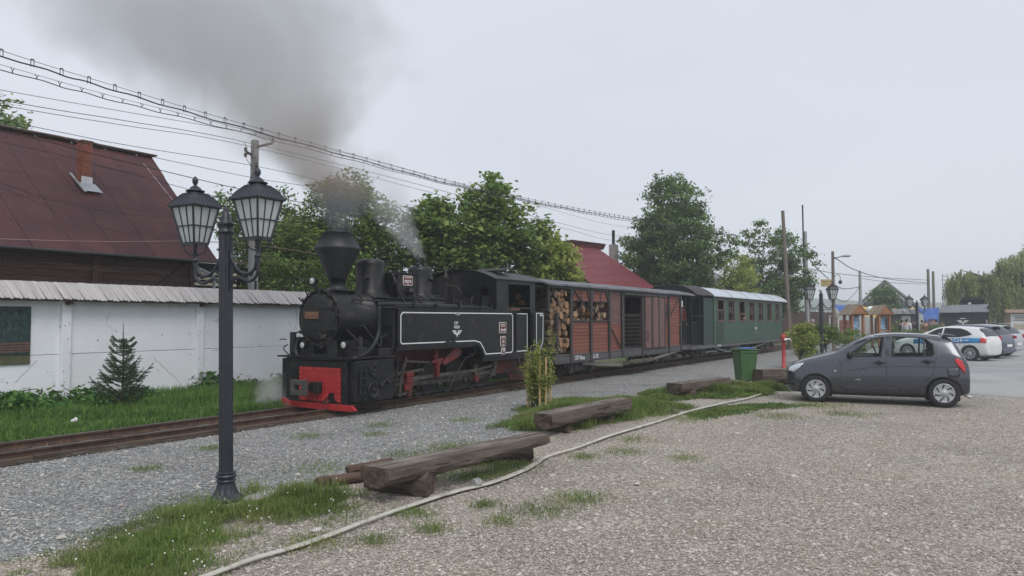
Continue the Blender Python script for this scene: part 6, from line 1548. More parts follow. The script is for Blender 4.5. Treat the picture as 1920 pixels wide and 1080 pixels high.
for (a, b) in (((18.25, 2.55), (19.15, 2.0)), ((20.65, 1.45), (21.35, .85)), ((26.45, 2.5), (25.6, 1.9)), ((25.35, 2.4), (25.05, 1.5))): mb.bar((a[0], 9.60, a[1]), (b[0], 9.60, b[1]), .02, .035, up=(0, 1, 0))
for x, s in ((18.2, 1), (19.26, -1), (19.41, 1), (20.48, -1)):
    mb.prism([(x, 2.56), (x + s * .16, 2.56), (x, 2.2)] if s > 0 else [(x, 2.56), (x, 2.2), (x - .16, 2.56)], 'y', 9.605, 9.635)
WB(mb, "brace", M_POST)
# inner bulkhead
mb = MB(wo_); mb.bx(20.6, 20.63, 9.68, 11.5, .8, 2.56); WB(mb, "bulkhead", M_ORP)
mb = MB(wo_); mb.bx(26.5, 26.54, 9.68, 11.5, .8, 2.56); WB(mb, "bulkhead", M_ORP)
mb = MB(wo_); mb.bx(18.15, 20.58, 10.85, 10.88, .8, 2.5); WB(mb, "shade_backing", M_DARKIN)  # near-black sheet behind the logs; interior shade put into its colour
# door opening with mesh gate
mb = MB(wo_); mb.bx(21.6, 22.98, 9.62, 9.66, 2.5, 2.56); mb.bx(21.6, 22.98, 9.62, 9.66, .8, .84); WB(mb, "door_frame", M_POST)
gt = MB(wo_)
for x in (21.66, 22.92): gt.bx(x - .02, x + .02, 9.64, 9.67, .84, 1.9)
gt.bx(21.64, 22.94, 9.64, 9.67, 1.86, 1.90); gt.bx(21.64, 22.94, 9.64, 9.67, .86, .89)
gate = WB(gt, "gate", IRON)
for x in np.arange(21.8, 22.9, .135): mb = MB(wo_); mb.tube([(x, 9.655, .88), (x, 9.655, 1.87)], .007, 4); WB(mb, "gate_bar", STEEL, gate)
for z in np.arange(1.0, 1.85, .12): mb = MB(wo_); mb.tube([(21.66, 9.652, z), (22.92, 9.652, z)], .007, 4); WB(mb, "gate_bar", STEEL, gate)
mb = MB(wo_); mb.bx(20.66, 26.48, 11.505, 11.53, .8, 2.56); WB(mb, "shade_backing", M_DARKIN)  # opaque dark sheet closing the gaps; shade inside the boxcar painted as colour
mb = MB(wo_); mb.bx(22.75, 22.95, 10.9, 10.92, 1.95, 2.4); WB(mb, "rear_window", pm("painted_daylight", (.5, .42, .34), .8))  # solid pale panel; daylight at the far side put into its colour
# sliding door with vertical boards
dr = T("x", None, None); bpy.data.objects.remove(dr)
mb = MB(wo_); mb.bx(23.15, 24.93, 9.585, 9.6, .78, 2.5); door = WB(mb, "sliding_door", M_POST)
for (x0, x1) in ((23.2, 23.68), (23.86, 24.3), (24.42, 24.86)):
    mb = MB(wo_); mb.bx(x0, x1, 9.555, 9.584, .80, 2.48); WB(mb, "door_board", M_ORP, door)
for x in (23.77, 24.36, 24.9):
    mb = MB(wo_); mb.bx(x - .045, x + .045, 9.545, 9.584, .78, 2.5); WB(mb, "door_strap", M_POST, door)
mb = MB(wo_); mb.tube(spline([(23.24, 9.55, 1.32), (23.24, 9.5, 1.28), (23.24, 9.5, 1.1), (23.24, 9.55, 1.06)], 4), .012, 6); WB(mb, "door_handle", IRON, door)
mb = MB(wo_); mb.bx(21.5, 25.1, 9.53, 9.58, 2.50, 2.55); WB(mb, "door_rail", M_POST)
# roof
def shallow_roof(off, x0, x1, ya, yb, ze, zm, t=.045, over=.07):
    v_, f_ = arc_roof(x0, x1, ya, yb, ze, zm, 12, t, over); m_ = MB(off); m_.add(v_, f_); return m_
mb = shallow_roof(wo_, 16.72, 28.0, 9.6, 11.6, 2.62, 2.80)
WB(mb, "roof", M_RFG)
mb = MB(wo_); mb.bx(16.75, 17.0, 9.7, 11.5, 2.55, 2.62); mb.bar((16.8, 10.2, 2.7), (17.2, 10.2, 2.62), .1, .05); WB(mb, "roof_end_beam", M_POST)
# steps, truss rods
mb = MB(wo_); mb.bx(21.6, 23.6, 9.42, 9.66, .40, .44); mb.bx(21.6, 23.6, 9.42, 9.46, .44, .49); WB(mb, "step_board", WOODDK, bevel=.005)
mb = MB(wo_)
for x in (21.7, 23.0, 23.5): mb.bar((x, 9.6, .57), (x, 9.52, .42), .05, .03, up=(0, 1, 0))
WB(mb, "step_bracket", IRON)
mb = MB(wo_); mb.bar((19.0, 9.72, .52), (21.6, 9.68, .33), .03, .09); WB(mb, "truss_rod", pm("truss_grey", (.17, .16, .14), .7))
mb = MB(wo_); mb.bar((23.3, 9.64, .36), (26.4, 9.64, .6), .03, .08); WB(mb, "truss_rod", bpy.data.materials["truss_grey"])
mb = MB(wo_); mb.bx(26.62, 27.5, 9.64, 11.5, .62, .74); mb.bx(17.0, 17.3, 10.3, 10.9, .5, .75); WB(mb, "end_platform", M_SILL)
mb = MB(wo_)
for x in (26.75, 27.0, 27.3): mb.tube([(x, 9.66, .74), (x, 9.66, 1.7)], .014, 5)
mb.tube([(26.68, 9.66, 1.7), (27.35, 9.66, 1.7)], .016, 5); mb.tube([(27.3, 9.68, .4), (27.3, 9.68, 2.6)], .018, 5)
WB(mb, "end_railing", IRON)
mb = MB(wo_); mb.bx(26.66, 26.9, 9.63, 9.65, 2.2, 2.42); WB(mb, "notice", M_TXT)
M_AXB = pm("axlebox_iron", (.075, .07, .065), .7, me=.2, var=.35, vs=10, bump=.3, bs=40)
def bogie(parent, off, xc, wb=1.3, r=.23, springs=True):
    mb = MB(off); mb.bx(xc - wb / 2 - .25, xc + wb / 2 + .25, 9.90, 9.94, .42, .54); mb.bx(xc - .3, xc + .3, 9.88, 11.3, .3, .5); mb.bx(xc - wb / 2 - .25, xc + wb / 2 + .25, 11.26, 11.3, .42, .54); b = mb.build("bogie_frame", M_AXB, parent, .006)
    for dx in (-wb / 2, wb / 2):
        for y in (10.2, 11.0):
            mb = MB(off); mb.lathe([(0, -.02), (r - .07, -.01), (r - .05, -.045), (r, -.05), (r, .04), (0, .04)], (xc + dx, y, .148 + r), 24, 'y'); mb.build("wheel", IRON, parent)
        mb = MB(off); mb.box((xc + dx, 9.87, .36), (.17, .12, .2)); mb.lathe([(.085, 0), (.08, -.03), (.045, -.04), (.04, -.055), (0, -.06)], (xc + dx, 9.81, .36), 14, 'y')
        for k in range(5): mb.bx(xc + dx - .24 + .03 * k, xc + dx + .24 - .03 * k, 9.84, 9.9, .48 + .018 * k, .494 + .018 * k)
        for k in range(4): a = k * math.pi / 2 + .78; mb.cyl((xc + dx + .07 * math.cos(a), 9.79, .36 + .07 * math.sin(a)), (xc + dx + .07 * math.cos(a), 9.82, .36 + .07 * math.sin(a)), .016, n=6)
        mb.build("axle_box", M_AXB, parent, .005)
bogie(wag, wo_, 19.15); bogie(wag, wo_, 26.0)
mb = MB(wo_); mb.bx(27.2, 28.2, 10.45, 10.75, .48, .62); WB(mb, "coupling", IRON)

# ================================================================== GREEN COACH
M_CGR = pm("coach_green", (.036, .082, .054), .5, var=.18, vs=1.5, stretch=(3, 1, .4), c2=(.055, .10, .07), f2=.6, s2=2, bump=.05, bs=30, rnd=.10)
M_CDK = pm("coach_dark_green", (.018, .042, .032), .5, var=.2, vs=3)
M_CBR = pm("coach_brown_window", (.13, .075, .06), .6, var=.2, vs=6)
M_CGRY = pm("coach_sill_grey", (.10, .10, .105), .7, var=.2, vs=4)
M_ROOF = pm("aluminium_roof", (.52, .56, .61), .42, me=.15, var=.05, vs=1.5)
co = T("passenger_coach", "dark green narrow gauge passenger coach with pale metal roof", "coach", (30.5, 10.6, 0)); oo = Vector(co.location)
def CB(mb, name, mat, parent=None, bevel=0): return mb.build(name, mat, parent or co, bevel)
X0, X1 = 30.5, 42.4
win = [(30.92, 31.86), (32.42, 33.46), (34.1, 35.2), (35.75, 36.75), (37.36, 38.55), (39.05, 40.25), (40.75, 41.65)]
win = [(a + .06, a + .98) for a, b in win]
# vertical side boards below the windows
x = X0
while x < X1 - .01:
    xb = min(x + .148, X1); mb = MB(oo); mb.bx(x, xb - .007, 9.605, 9.63, .72, 1.66); CB(mb, "side_board", M_CDK if 30.75 < x < 31.75 else M_CGR); x += .148
mb = MB(oo)
prev = X0
side = MB(oo)
for a, b in win:
    side.bx(prev, a, 9.605, 9.63, 1.66, 2.66); side.bx(a, b, 9.605, 9.63, 2.585, 2.66); prev = b
side.bx(prev, X1, 9.605, 9.63, 1.66, 2.66); side.bx(X0, X1, 11.57, 11.6, .7, 2.66); side.bx(X0, X1, 9.596, 9.6045, 2.60, 2.665); side.bx(X1 - .03, X1, 9.64, 11.56, .7, 2.7); side.bx(X0, X0 + .03, 9.64, 11.56, .7, 2.7)
CB(side, "side_wall", M_CGR)
M_CGL = glass_mat("coach_glass", (.35, .36, .36), .3)
for i, (a, b) in enumerate(win):
    fr = MB(oo); o4 = [(a, 1.64), (b, 1.64), (b, 2.585), (a, 2.585)]; fr.ring(o4, inset(o4, .06), 'y', 9.592, 9.625); fr.bx(a - .02, b + .02, 9.575, 9.61, 1.625, 1.66); w_ = CB(fr, "window", M_CBR)
    if i == 0: zt, zb = 2.1, 1.70
    elif i == 2: zt, zb = 1.95, 1.70
    else: zt, zb = 2.525, 1.70
    mb = MB(oo); mb.add([(a + .06, 9.615, zb), (b - .06, 9.615, zb), (b - .06, 9.615, zt), (a + .06, 9.615, zt)], [(0, 1, 2, 3)]); mb.build("pane", M_CGL, w_)
    mb = MB(oo)
    if i in (0, 2): mb.bx(a + .06, b - .06, 9.60, 9.625, zt, zt + .05)
    if i != 2: mb.bx((a + b) / 2 + .1, (a + b) / 2 + .15, 9.60, 9.625, 1.7, zt)
    mb.build("sash", M_CBR, w_)
mb = MB(oo); mb.bx(X0 + .05, X1 - .05, 11.4, 11.42, .8, 2.6); mb.bx(X0 + .05, X1 - .05, 9.66, 11.5, .72, .76); CB(mb, "interior_lining", pm("coach_interior_wood", (.13, .07, .04), .7, var=.3, vs=4))
for i in range(9):
    mb = MB(oo); xx = 31.2 + i * 1.25; mb.bx(xx, xx + .08, 9.8, 10.4, .76, 1.75); mb.bx(xx, xx + .45, 9.8, 10.4, 1.15, 1.2); CB(mb, "bench", pm("coach_bench", (.15, .08, .045), .7) if i == 0 else bpy.data.materials["coach_bench"])
mb = MB(oo); mb.bx(27.9, X1, 9.62, 9.68, .58, .715); mb.bx(27.9, X1, 11.52, 11.58, .58, .715); mb.bx(27.84, 27.9, 9.62, 11.58, .58, .715); mb.bx(27.9, X0, 9.68, 11.52, .66, .715); csill = CB(mb, "sill", M_CGRY, bevel=.004)
text("CFF 1603", .13, (31.2, 9.615, .645), (R(90), 0, 0), M_TXT, csill, "lettering", oo, .001, .9)
mb = MB(oo); mb.cyl((28.5, 9.61, .645), (28.5, 9.625, .645), .03, n=10); CB(mb, "sill_hole", M_DARKIN, csill)
# emblem and small letters
mb = MB(oo)
def emb2(mb, cx, cz, s, y): emblem(mb, cx, cz, s, y)
emb2(mb, 36.95, 1.30, .22, 9.603); CB(mb, "winged_emblem", M_TXT)
text("F", .14, (36.95, 9.602, 1.52), (R(90), 0, 0), M_TXT, co, "lettering", oo, .001); text("2", .14, (36.95, 9.602, 1.09), (R(90), 0, 0), M_TXT, co, "lettering", oo, .001)
# roof in panels with seams (shallow curve), dark lip at the balcony end
def cz_(f): return 2.66 + .40 * (1 - abs(2 * f - 1) ** 2.6)
xs_ = [28.05, 30.15, 32.75, 35.2, 37.6, 40.0, 42.3, 43.1]
for k in range(len(xs_) - 1):
    mb = MB(oo); n = 16; vs = []
    for i in range(n + 1):
        f = i / n; y = 9.48 + 2.24 * f
        for xx in (xs_[k], xs_[k + 1] - .015): vs += [(xx, y, cz_(f)), (xx, y, cz_(f) + .03)]
    fs = []
    for i in range(n):
        a, b = i * 4, (i + 1) * 4; fs += [(a, a + 2, b + 2, b), (a + 1, b + 1, b + 3, a + 3), (a, b, b + 1, a + 1), (a + 2, a + 3, b + 3, b + 2)]
    fs += [(0, 1, 3, 2), (n * 4, n * 4 + 2, n * 4 + 3, n * 4 + 1)]
    mb.add(vs, fs, 0, False); CB(mb, "roof_panel", M_ROOF if k else pm("dark_roof_felt", (.045, .04, .045), .85, var=.3, vs=4))
    mb = MB(oo)
    mb.tube([(xs_[k + 1], 9.48 + 2.24 * i / n, cz_(i / n) + .034) for i in range(n + 1)], .012, 4); CB(mb, "roof_seam", pm("seam_grey", (.2, .2, .22), .6) if k == 0 else bpy.data.materials["seam_grey"])
mb = MB(oo); mb.prism([(9.52 + 2.16 * i / 14, cz_(i / 14) - .002) for i in range(15)] + [(11.6, 2.50), (11.0, 2.62), (10.2, 2.62), (9.6, 2.50)], 'x', 28.1, 28.16); CB(mb, "roof_end", BLACKM)
# balcony
mb = MB(oo); mb.bx(X0 - .03, X0 - .001, 9.66, 11.55, .72, 2.66); bw_ = CB(mb, "end_wall", M_CDK)
mb = MB(oo); mb.bx(29.3, X0 - .035, 9.63, 9.66, .72, 2.6); CB(mb, "balcony_side", M_CDK)
mb = MB(oo)
for x in (27.95, 28.9, 29.3): mb.tube([(x, 9.66, .7), (x, 9.66, 2.62)], .018, 6)
for x in np.arange(28.05, 28.6, .13): mb.tube([(x, 9.66, .72), (x, 9.66, 1.62)], .01, 5)
mb.tube([(27.95, 9.66, 1.62), (28.6, 9.66, 1.62)], .016, 5); mb.tube([(27.95, 9.66, 1.85), (29.3, 9.66, 1.85)], .012, 5)
for y in np.arange(9.8, 11.5, .15): mb.tube([(27.95, y, .72), (27.95, y, 1.62)], .01, 5)
mb.tube([(27.95, 9.66, 1.62), (27.95, 11.5, 1.62)], .016, 5); CB(mb, "balcony_railing", IRON)
mb = MB(oo)
for x in (28.0, 28.4): mb.tube([(x, 9.64, .6), (x - .03, 9.6, .25)], .012, 5)
mb.bx(27.97, 28.43, 9.52, 9.66, .24, .26); mb.bx(27.97, 28.43, 9.56, 9.66, .42, .44); CB(mb, "balcony_steps", IRON)
mb = MB(oo); mb.bx(29.7, 31.2, 9.7, 9.9, .40, .46); mb.bar((30.9, 9.7, .56), (32.6, 9.68, .34), .03, .07); mb.bar((36.2, 9.68, .36), (40.0, 9.68, .6), .03, .06); mb.bx(32.6, 36.2, 9.67, 9.70, .33, .39)
for x in (33, 34.5, 35.8): mb.bar((x, 9.68, .57), (x, 9.68, .38), .04, .04, up=(0, 1, 0))
CB(mb, "truss_rod", pm("coach_truss", (.13, .13, .12), .7))
bogie(co, oo, 30.2); bogie(co, oo, 40.4)
mb = MB(oo); mb.bx(33.2, 34.6, 10.0, 10.6, .3, .57); CB(mb, "battery_box", BLACKM)
# ================================================================== CARS
def paint(name, c, me=.4, r=.3):
    return pm(name, c, r, me=me, var=.05, vs=1.5, coat=.7)
M_TYRE = pm("tyre_rubber", (.02, .02, .021), .85, var=.2, vs=10)
M_HUB = pm("silver_wheel_cover", (.46, .47, .49), .35, me=.5, var=.05)
M_SLOT = pm("wheel_slot_black", (.012, .012, .013), .7)
M_CGLS = glass_mat("car_glass", (.80, .86, .83), .22)
M_DGLS = glass_mat("dark_car_glass", (.10, .11, .12), .35)
M_RED = pm("red_tail_lamp", (.55, .02, .025), .2, coat=.6, var=.1)
M_CLEAR = pm("headlamp_clear", (.55, .58, .62), .12, me=.3, var=.3, vs=30, coat=.8)
M_TRIM = pm("black_trim", (.015, .015, .017), .5)
M_SEAT = pm("grey_seat", (.07, .075, .08), .85)
M_CABIN = pm("dark_cabin", (.03, .032, .035), .8)

def sub_eval(ob):
    dg = bpy.context.evaluated_depsgraph_get(); return bpy.data.meshes.new_from_object(ob.evaluated_get(dg))

def make_car(label, loc, rz, st, W, axles, rw, pmat, glass, windows, cover="spoke", group=None, detail=True, tail=None, stripe=None, cat="car"):
    """st: stations front(+x)->rear: (x, zlow, w_low, z_shoulder, w_sh, z_belt, w_belt, z_roofedge, w_roof, z_top); windows: side glass spans (x0, x1, zlow, zhigh front, zhigh rear)"""
    root = T("parked_car", label, cat, loc, rz, group)
    rings = []
    for (x, zl, wl_, zs, ws, zb, wb, zr, wr, zt) in st:
        rings.append([(x, 0, zl), (x, wl_ * .8, zl), (x, wl_, zl + .08), (x, ws, zs), (x, wb, zb), (x, wr, zr), (x, wr * .72, zr + (zt - zr) * .75), (x, 0, zt)])
    # full ring both sides
    full = [r + [(p[0], -p[1], p[2]) for p in r[-2:0:-1]] for r in rings]
    n = len(full[0]); bm = bmesh.new(); VV = [[bm.verts.new(p) for p in r] for r in full]
    for i in range(len(full) - 1):
        for k in range(n): bm.faces.new((VV[i][k], VV[i][(k + 1) % n], VV[i + 1][(k + 1) % n], VV[i + 1][k]))
    bm.faces.new(VV[0][::-1]); bm.faces.new(VV[-1])
    bmesh.ops.recalc_face_normals(bm, faces=bm.faces)
    cr = bm.edges.layers.float.new("crease_edge")
    for e in bm.edges:
        a, b = e.verts
        for i in range(len(VV) - 1):
            for k in (4, n - 4):
                if a in (VV[i][k], VV[i + 1][k]) and b in (VV[i][k], VV[i + 1][k]): e[cr] = .55
            for k in (5, n - 5):
                if a in (VV[i][k], VV[i + 1][k]) and b in (VV[i][k], VV[i + 1][k]): e[cr] = .35
            for k in (3, n - 3):
                if a in (VV[i][k], VV[i + 1][k]) and b in (VV[i][k], VV[i + 1][k]): e[cr] = .3
    me = bpy.data.meshes.new("tmp"); bm.to_mesh(me); bm.free()
    ob = link("tmp", me); s = ob.modifiers.new("s", 'SUBSURF'); s.levels = 2; s.render_levels = 2
    me2 = sub_eval(ob); ob.data = me2; ob.modifiers.clear()
    bvh = BVHTree.FromPolygons([v.co.copy() for v in me2.vertices], [tuple(p.vertices) for p in me2.polygons])
    def side_y(x, z, sgn=1):
        h = bvh.ray_cast(Vector((x, sgn * 3, z)), Vector((0, -sgn, 0)))
        return h[0].y if h[0] is not None else sgn * W * .9
    # wheel arches
    cut = MB()
    for ax in axles:
        for sg_ in (1, -1): cut.cyl((ax, sg_ * (W - .24), rw), (ax, sg_ * (W + .4), rw), rw + .045, n=36, sm=False)
    co_ = cut.build("cut", None); 
    bo = ob.modifiers.new("b", 'BOOLEAN'); bo.operation = 'DIFFERENCE'; bo.object = co_; bo.solver = 'EXACT'
    me3 = sub_eval(ob); bpy.data.objects.remove(co_)
    # side window openings by boolean with prisms (from the outside down to the cabin)
    ob.data = me3; ob.modifiers.clear()
    # cut the glass areas out: faces whose centre lies inside a window outline on the side, or on the screens
    bm = bmesh.new(); bm.from_mesh(me3)
    for wpoly in windows["side"]:
        pts = wpoly
        for i in range(len(pts)):
            a, b = Vector((pts[i][0], 0, pts[i][1])), Vector((pts[(i + 1) % len(pts)][0], 0, pts[(i + 1) % len(pts)][1]))
            d = (b - a); nrm = Vector((-d.z, 0, d.x)).normalized()
            x0, x1 = min(a.x, b.x) - .12, max(a.x, b.x) + .12; z0, z1 = min(a.z, b.z) - .12, max(a.z, b.z) + .12
            fs_ = [f for f in bm.faces if abs(f.normal.y) > .35 and x0 < f.calc_center_median().x < x1 and z0 < f.calc_center_median().z < z1]
            ge = set(fs_)
            for f in fs_: ge.update(f.edges); ge.update(f.verts)
            bmesh.ops.bisect_plane(bm, geom=list(ge), plane_co=a, plane_no=nrm)
    def inside(p, poly):
        c = False
        for i in range(len(poly)):
            x1, z1 = poly[i]; x2, z2 = poly[i - 1]
            if (z1 > p.z) != (z2 > p.z) and p.x < (x2 - x1) * (p.z - z1) / (z2 - z1) + x1: c = not c
        return c
    bm.faces.ensure_lookup_table()
    fws, rws = windows["front"], windows["rear"]
    gl = []; scr = []
    for f in bm.faces:
        c = f.calc_center_median()
        if abs(f.normal.y) > .35 and any(inside(c, w) for w in windows["side"]): gl.append(f)
        elif fws[0] < c.x < fws[1] and c.z > fws[2] and f.normal.x > .25 and abs(f.normal.y) < .6 and abs(c.y) < W * .74: scr.append(f)
        elif rws[0] < c.x < rws[1] and c.z > rws[2] and f.normal.x < -.3 and abs(f.normal.y) < .6 and abs(c.y) < W * .72: scr.append(f)
    for f in bm.faces: f.smooth = True; f.material_index = 0
    def extract(faces, name, mat, inset_=0.0):
        b2 = bmesh.new(); mp_ = {}
        for f in faces:
            vs_ = []
            for v in f.verts:
                if v.index not in mp_ or True:
                    key = v
                    if key not in mp_: mp_[key] = b2.verts.new(v.co)
                vs_.append(mp_[key])
            try: nf = b2.faces.new(vs_); nf.smooth = True
            except ValueError: pass
        m_ = bpy.data.meshes.new(name); b2.to_mesh(m_); b2.free(); m_.materials.append(mat); return link(name, m_, root)
    if gl: extract([f for f in gl if f.calc_center_median().y > 0], "side_window", glass); extract([f for f in gl if f.calc_center_median().y <= 0], "side_window", glass)
    if scr:
        extract([f for f in scr if f.normal.x > 0], "windscreen", glass); extract([f for f in scr if f.normal.x <= 0], "rear_window", glass)
    bmesh.ops.delete(bm, geom=gl + scr, context='FACES')
    m_ = bpy.data.meshes.new("body"); bm.to_mesh(m_); bm.free()
    m_.materials.clear(); m_.materials.append(pmat)
    bpy.data.objects.remove(ob)
    body = link("body", m_, root)
    es = body.modifiers.new("edge", 'EDGE_SPLIT'); es.split_angle = R(38)
    # gaskets round the side windows
    for wpoly in windows["side"]:
        for sg_ in (1, -1):
            mb = MB(); pts = []
            for i in range(len(wpoly)):
                a, b = wpoly[i], wpoly[(i + 1) % len(wpoly)]
                for t in (0, .25, .5, .75): x = a[0] + (b[0] - a[0]) * t; z = a[1] + (b[1] - a[1]) * t; pts.append((x, side_y(x, z, sg_), z))
            mb.tube(pts + [pts[0]], .012, 5); mb.build("window_trim", M_TRIM, body)
    def seam(pts, r=.0045, sides=(1, -1), name="seam", mat=M_TRIM, n=6):
        for sg_ in sides:
            out = []
            for i in range(len(pts) - 1):
                for t in range(n): x = pts[i][0] + (pts[i + 1][0] - pts[i][0]) * t / n; z = pts[i][1] + (pts[i + 1][1] - pts[i][1]) * t / n; out.append((x, side_y(x, z, sg_), z))
            x, z = pts[-1]; out.append((x, side_y(x, z, sg_), z))
            mb = MB(); mb.tube(out, r, 4); mb.build(name, mat, body)
    def patch(poly, name, mat, off=.006, sides=(1, -1), parent=None, thick=.01):
        """surface patch following the body side"""
        for sg_ in sides:
            xs_ = [p[0] for p in poly]; zs_ = [p[1] for p in poly]; mb = MB()
            b2 = bmesh.new(); fv = [b2.verts.new((p[0], 0, p[1])) for p in poly]; b2.faces.new(fv)
            bmesh.ops.triangulate(b2, faces=b2.faces)
            bmesh.ops.subdivide_edges(b2, edges=b2.edges, cuts=3, use_grid_fill=True)
            for v in b2.verts: v.co.y = side_y(v.co.x, v.co.z, sg_) + off * sg_
            m2 = bpy.data.meshes.new(name); b2.to_mesh(m2); b2.free(); m2.materials.append(mat)
            for pg in m2.polygons: pg.use_smooth = True
            o = link(name, m2, parent or root); sd = o.modifiers.new("t", 'SOLIDIFY'); sd.thickness = thick; sd.offset = 0
    # wheels
    for ax in axles:
        for sg_ in (1, -1):
            yo = W - .02
            mb = MB(); mb.lathe([(rw - .10, -.17), (rw - .02, -.175), (rw, -.15), (rw, -.03), (rw - .02, -.005), (rw - .06, .0), (rw - .105, -.012)], (ax, sg_ * yo, rw), 40, 'y', flip=sg_)
            w = mb.build("wheel", M_TYRE, root)
            rr_ = rw - .10
            mb = MB(); mb.lathe([(0, .004), (.05, .002), (.06, -.008), (rr_ * .55, -.004), (rr_ * .95, -.012), (rr_ + .006, -.004), (rr_ + .006, -.03), (rr_, -.1)], (ax, sg_ * yo, rw), 40, 'y', flip=sg_)
            rim = mb.build("wheel_cover", M_HUB, w)
            mb = MB(); k_ = 7 if cover == "spoke" else 10
            for j in range(k_):
                a = j * 2 * math.pi / k_ + .3; da = .16 if cover == "spoke" else .13
                r1, r2 = rr_ * .45, rr_ * .9; tw = .30 if cover == "spoke" else 0
                if cover == "spoke": q = [(r1, a - .10), (r2, a - .03 + tw), (r2, a + .17 + tw), (r1, a + .10)]
                else: q = [(rr_ * .35, a - .06), (rr_ * .62, a - .16), (r2, a - .14), (r2, a + .14), (rr_ * .62, a + .16), (rr_ * .35, a + .06)]
                pts = [(ax + r_ * math.cos(t), rw + r_ * math.sin(t)) for r_, t in q]
                ya = sg_ * (yo - .006); mb.prism(pts, 'y', ya, ya + sg_ * .006)
            mb.build("cover_slots", M_SLOT, rim)
            mb = MB(); mb.lathe([(rw + .04, -.01), (rw + .055, .004), (rw + .07, -.006)], (ax, sg_ * (W - .012), rw), 40, 'y', flip=sg_)
            # only the upper arc of the lip
    mb = MB()
    for ax in axles: mb.bx(ax - .3, ax + .3, -(W - .25), W - .25, .12, .5)
    mb.bx(axles[1] + .3, axles[0] - .3, -W * .8, W * .8, .17, .24); mb.build("underbody", M_SLOT, root)
    # cabin
    zb = windows["belt"]
    xc0, xc1 = rws[0] + .12, fws[1] - .15
    mb = MB(); mb.bx(xc0, xc1, -W * .82, W * .82, zb - .16, zb - .12); mb.build("cabin_floor", M_CABIN, root)
    for (sx, n_) in ((windows["seats"][0], 2), (windows["seats"][1], 2)):
        for y in (-.33, .33):
            mb = MB(); mb.box((sx, y, zb - .02), (.14, .42, .30), taper=.85); mb.box((sx - .03, y, zb + .21), (.08, .22, .15), taper=.8); mb.build("seat", M_SEAT, root, bevel=.03)
    mb = MB(); mb.bx(fws[0] - .02, fws[0] + .42, -W * .78, W * .78, zb - .12, zb + .0); mb.build("dashboard", M_CABIN, root, bevel=.03)
    mb = MB(); cx_ = fws[0] - .06
    mb.tube([(cx_ + .06 * math.sin(a) , .33 + .17 * math.cos(a), zb + .04 + .16 * math.sin(a)) for a in np.linspace(0, 2 * math.pi, 21)], .014, 5); mb.build("steering_wheel", M_CABIN, root)
    return root, body, side_y, seam, patch

# ---- grey hatchback
F = 3.44 / 3.6
def cel(x, *a): return (x * F,) + a
st = [cel(3.60, .26, .40, .42, .52, .56, .50, .66, .46, .68),
      cel(3.54, .19, .58, .42, .64, .62, .60, .72, .54, .755),
      cel(3.36, .17, .70, .45, .74, .72, .70, .82, .60, .86),
      cel(3.05, .17, .75, .50, .775, .82, .73, .915, .62, .955),
      cel(2.72, .17, .765, .53, .785, .89, .745, .99, .63, 1.03),
      cel(2.52, .17, .77, .54, .785, .925, .75, 1.045, .635, 1.09),
      cel(2.20, .17, .77, .55, .785, .945, .75, 1.225, .60, 1.275),
      cel(1.86, .17, .77, .56, .785, .955, .75, 1.375, .575, 1.425),
      cel(1.45, .17, .77, .57, .785, .965, .75, 1.415, .57, 1.475),
      cel(.95, .17, .77, .58, .785, .985, .75, 1.405, .565, 1.465),
      cel(.55, .18, .77, .60, .785, 1.00, .745, 1.365, .55, 1.425),
      cel(.36, .19, .765, .61, .78, 1.01, .735, 1.345, .54, 1.40),
      cel(.25, .20, .76, .62, .775, 1.01, .725, 1.25, .57, 1.285),
      cel(.13, .22, .75, .62, .765, 1.00, .70, 1.05, .62, 1.08),
      cel(.04, .24, .72, .60, .745, .84, .70, .89, .64, .91),
      cel(.0, .27, .62, .50, .68, .66, .64, .70, .58, .70)]
M_GP = paint("dark_grey_metallic", (.070, .075, .092), .55, .26)
W_ = .785
sw = [[(2.33 * F, .975), (2.02 * F, 1.205), (1.83 * F, 1.335), (1.60 * F, 1.375), (1.66 * F, .985)],
      [(1.46 * F, .99), (1.42 * F, 1.385), (.98 * F, 1.375), (.80 * F, 1.345), (.68 * F, 1.23), (.66 * F, 1.05), (.72 * F, 1.01)]]
wins = dict(side=sw, front=(1.80 * F, 2.56 * F, 1.04), rear=(.10 * F, .36 * F, 1.03), belt=.98, seats=(1.45 * F, .72 * F))
ax_ = [2.96 * F, .50 * F]
carG = (17.2, .84); rzG = math.atan2(3.15 - .84, 16.87 - 17.2)
dirv = Vector((math.cos(rzG), math.sin(rzG))); lft = Vector((-dirv.y, dirv.x))   # left side faces -X (the viewpoint)
org = Vector(carG) - dirv * ax_[1] - lft * W_
car, body, sy, seam, patch = make_car("dark grey hatchback car parked side-on at the edge of the gravel", (org.x, org.y, 0), rzG, st, W_, ax_, .285, M_GP, M_CGLS, wins)
f_ = F
seam([(2.48 * f_, .95), (2.44 * f_, .70), (2.43 * f_, .35), (2.36 * f_, .26)]); seam([(1.60 * f_, 1.38), (1.565 * f_, 1.0), (1.555 * f_, .26)])
seam([(.86 * f_, 1.37), (.62 * f_, 1.22), (.63 * f_, .95), (.72 * f_, .62), (.86 * f_, .50)]); seam([(2.36 * f_, .255), (.95 * f_, .235)])
seam([(2.34 * f_, .68), (1.8 * f_, .77), (1.2 * f_, .80), (.5 * f_, .80)], .008, mat=M_GP, name="body_crease")
seam([(2.35 * f_, .34), (1.6 * f_, .33), (.95 * f_, .40)], .008, mat=M_GP, name="body_crease")
patch([(.44 * f_, .78), (.24 * f_, .79), (.22 * f_, .64), (.30 * f_, .60), (.42 * f_, .62)], "fuel_flap", M_GP, .002)
seam([(.44 * f_, .79), (.24 * f_, .80), (.21 * f_, .64), (.28 * f_, .60), (.42 * f_, .61), (.44 * f_, .79)], .004)
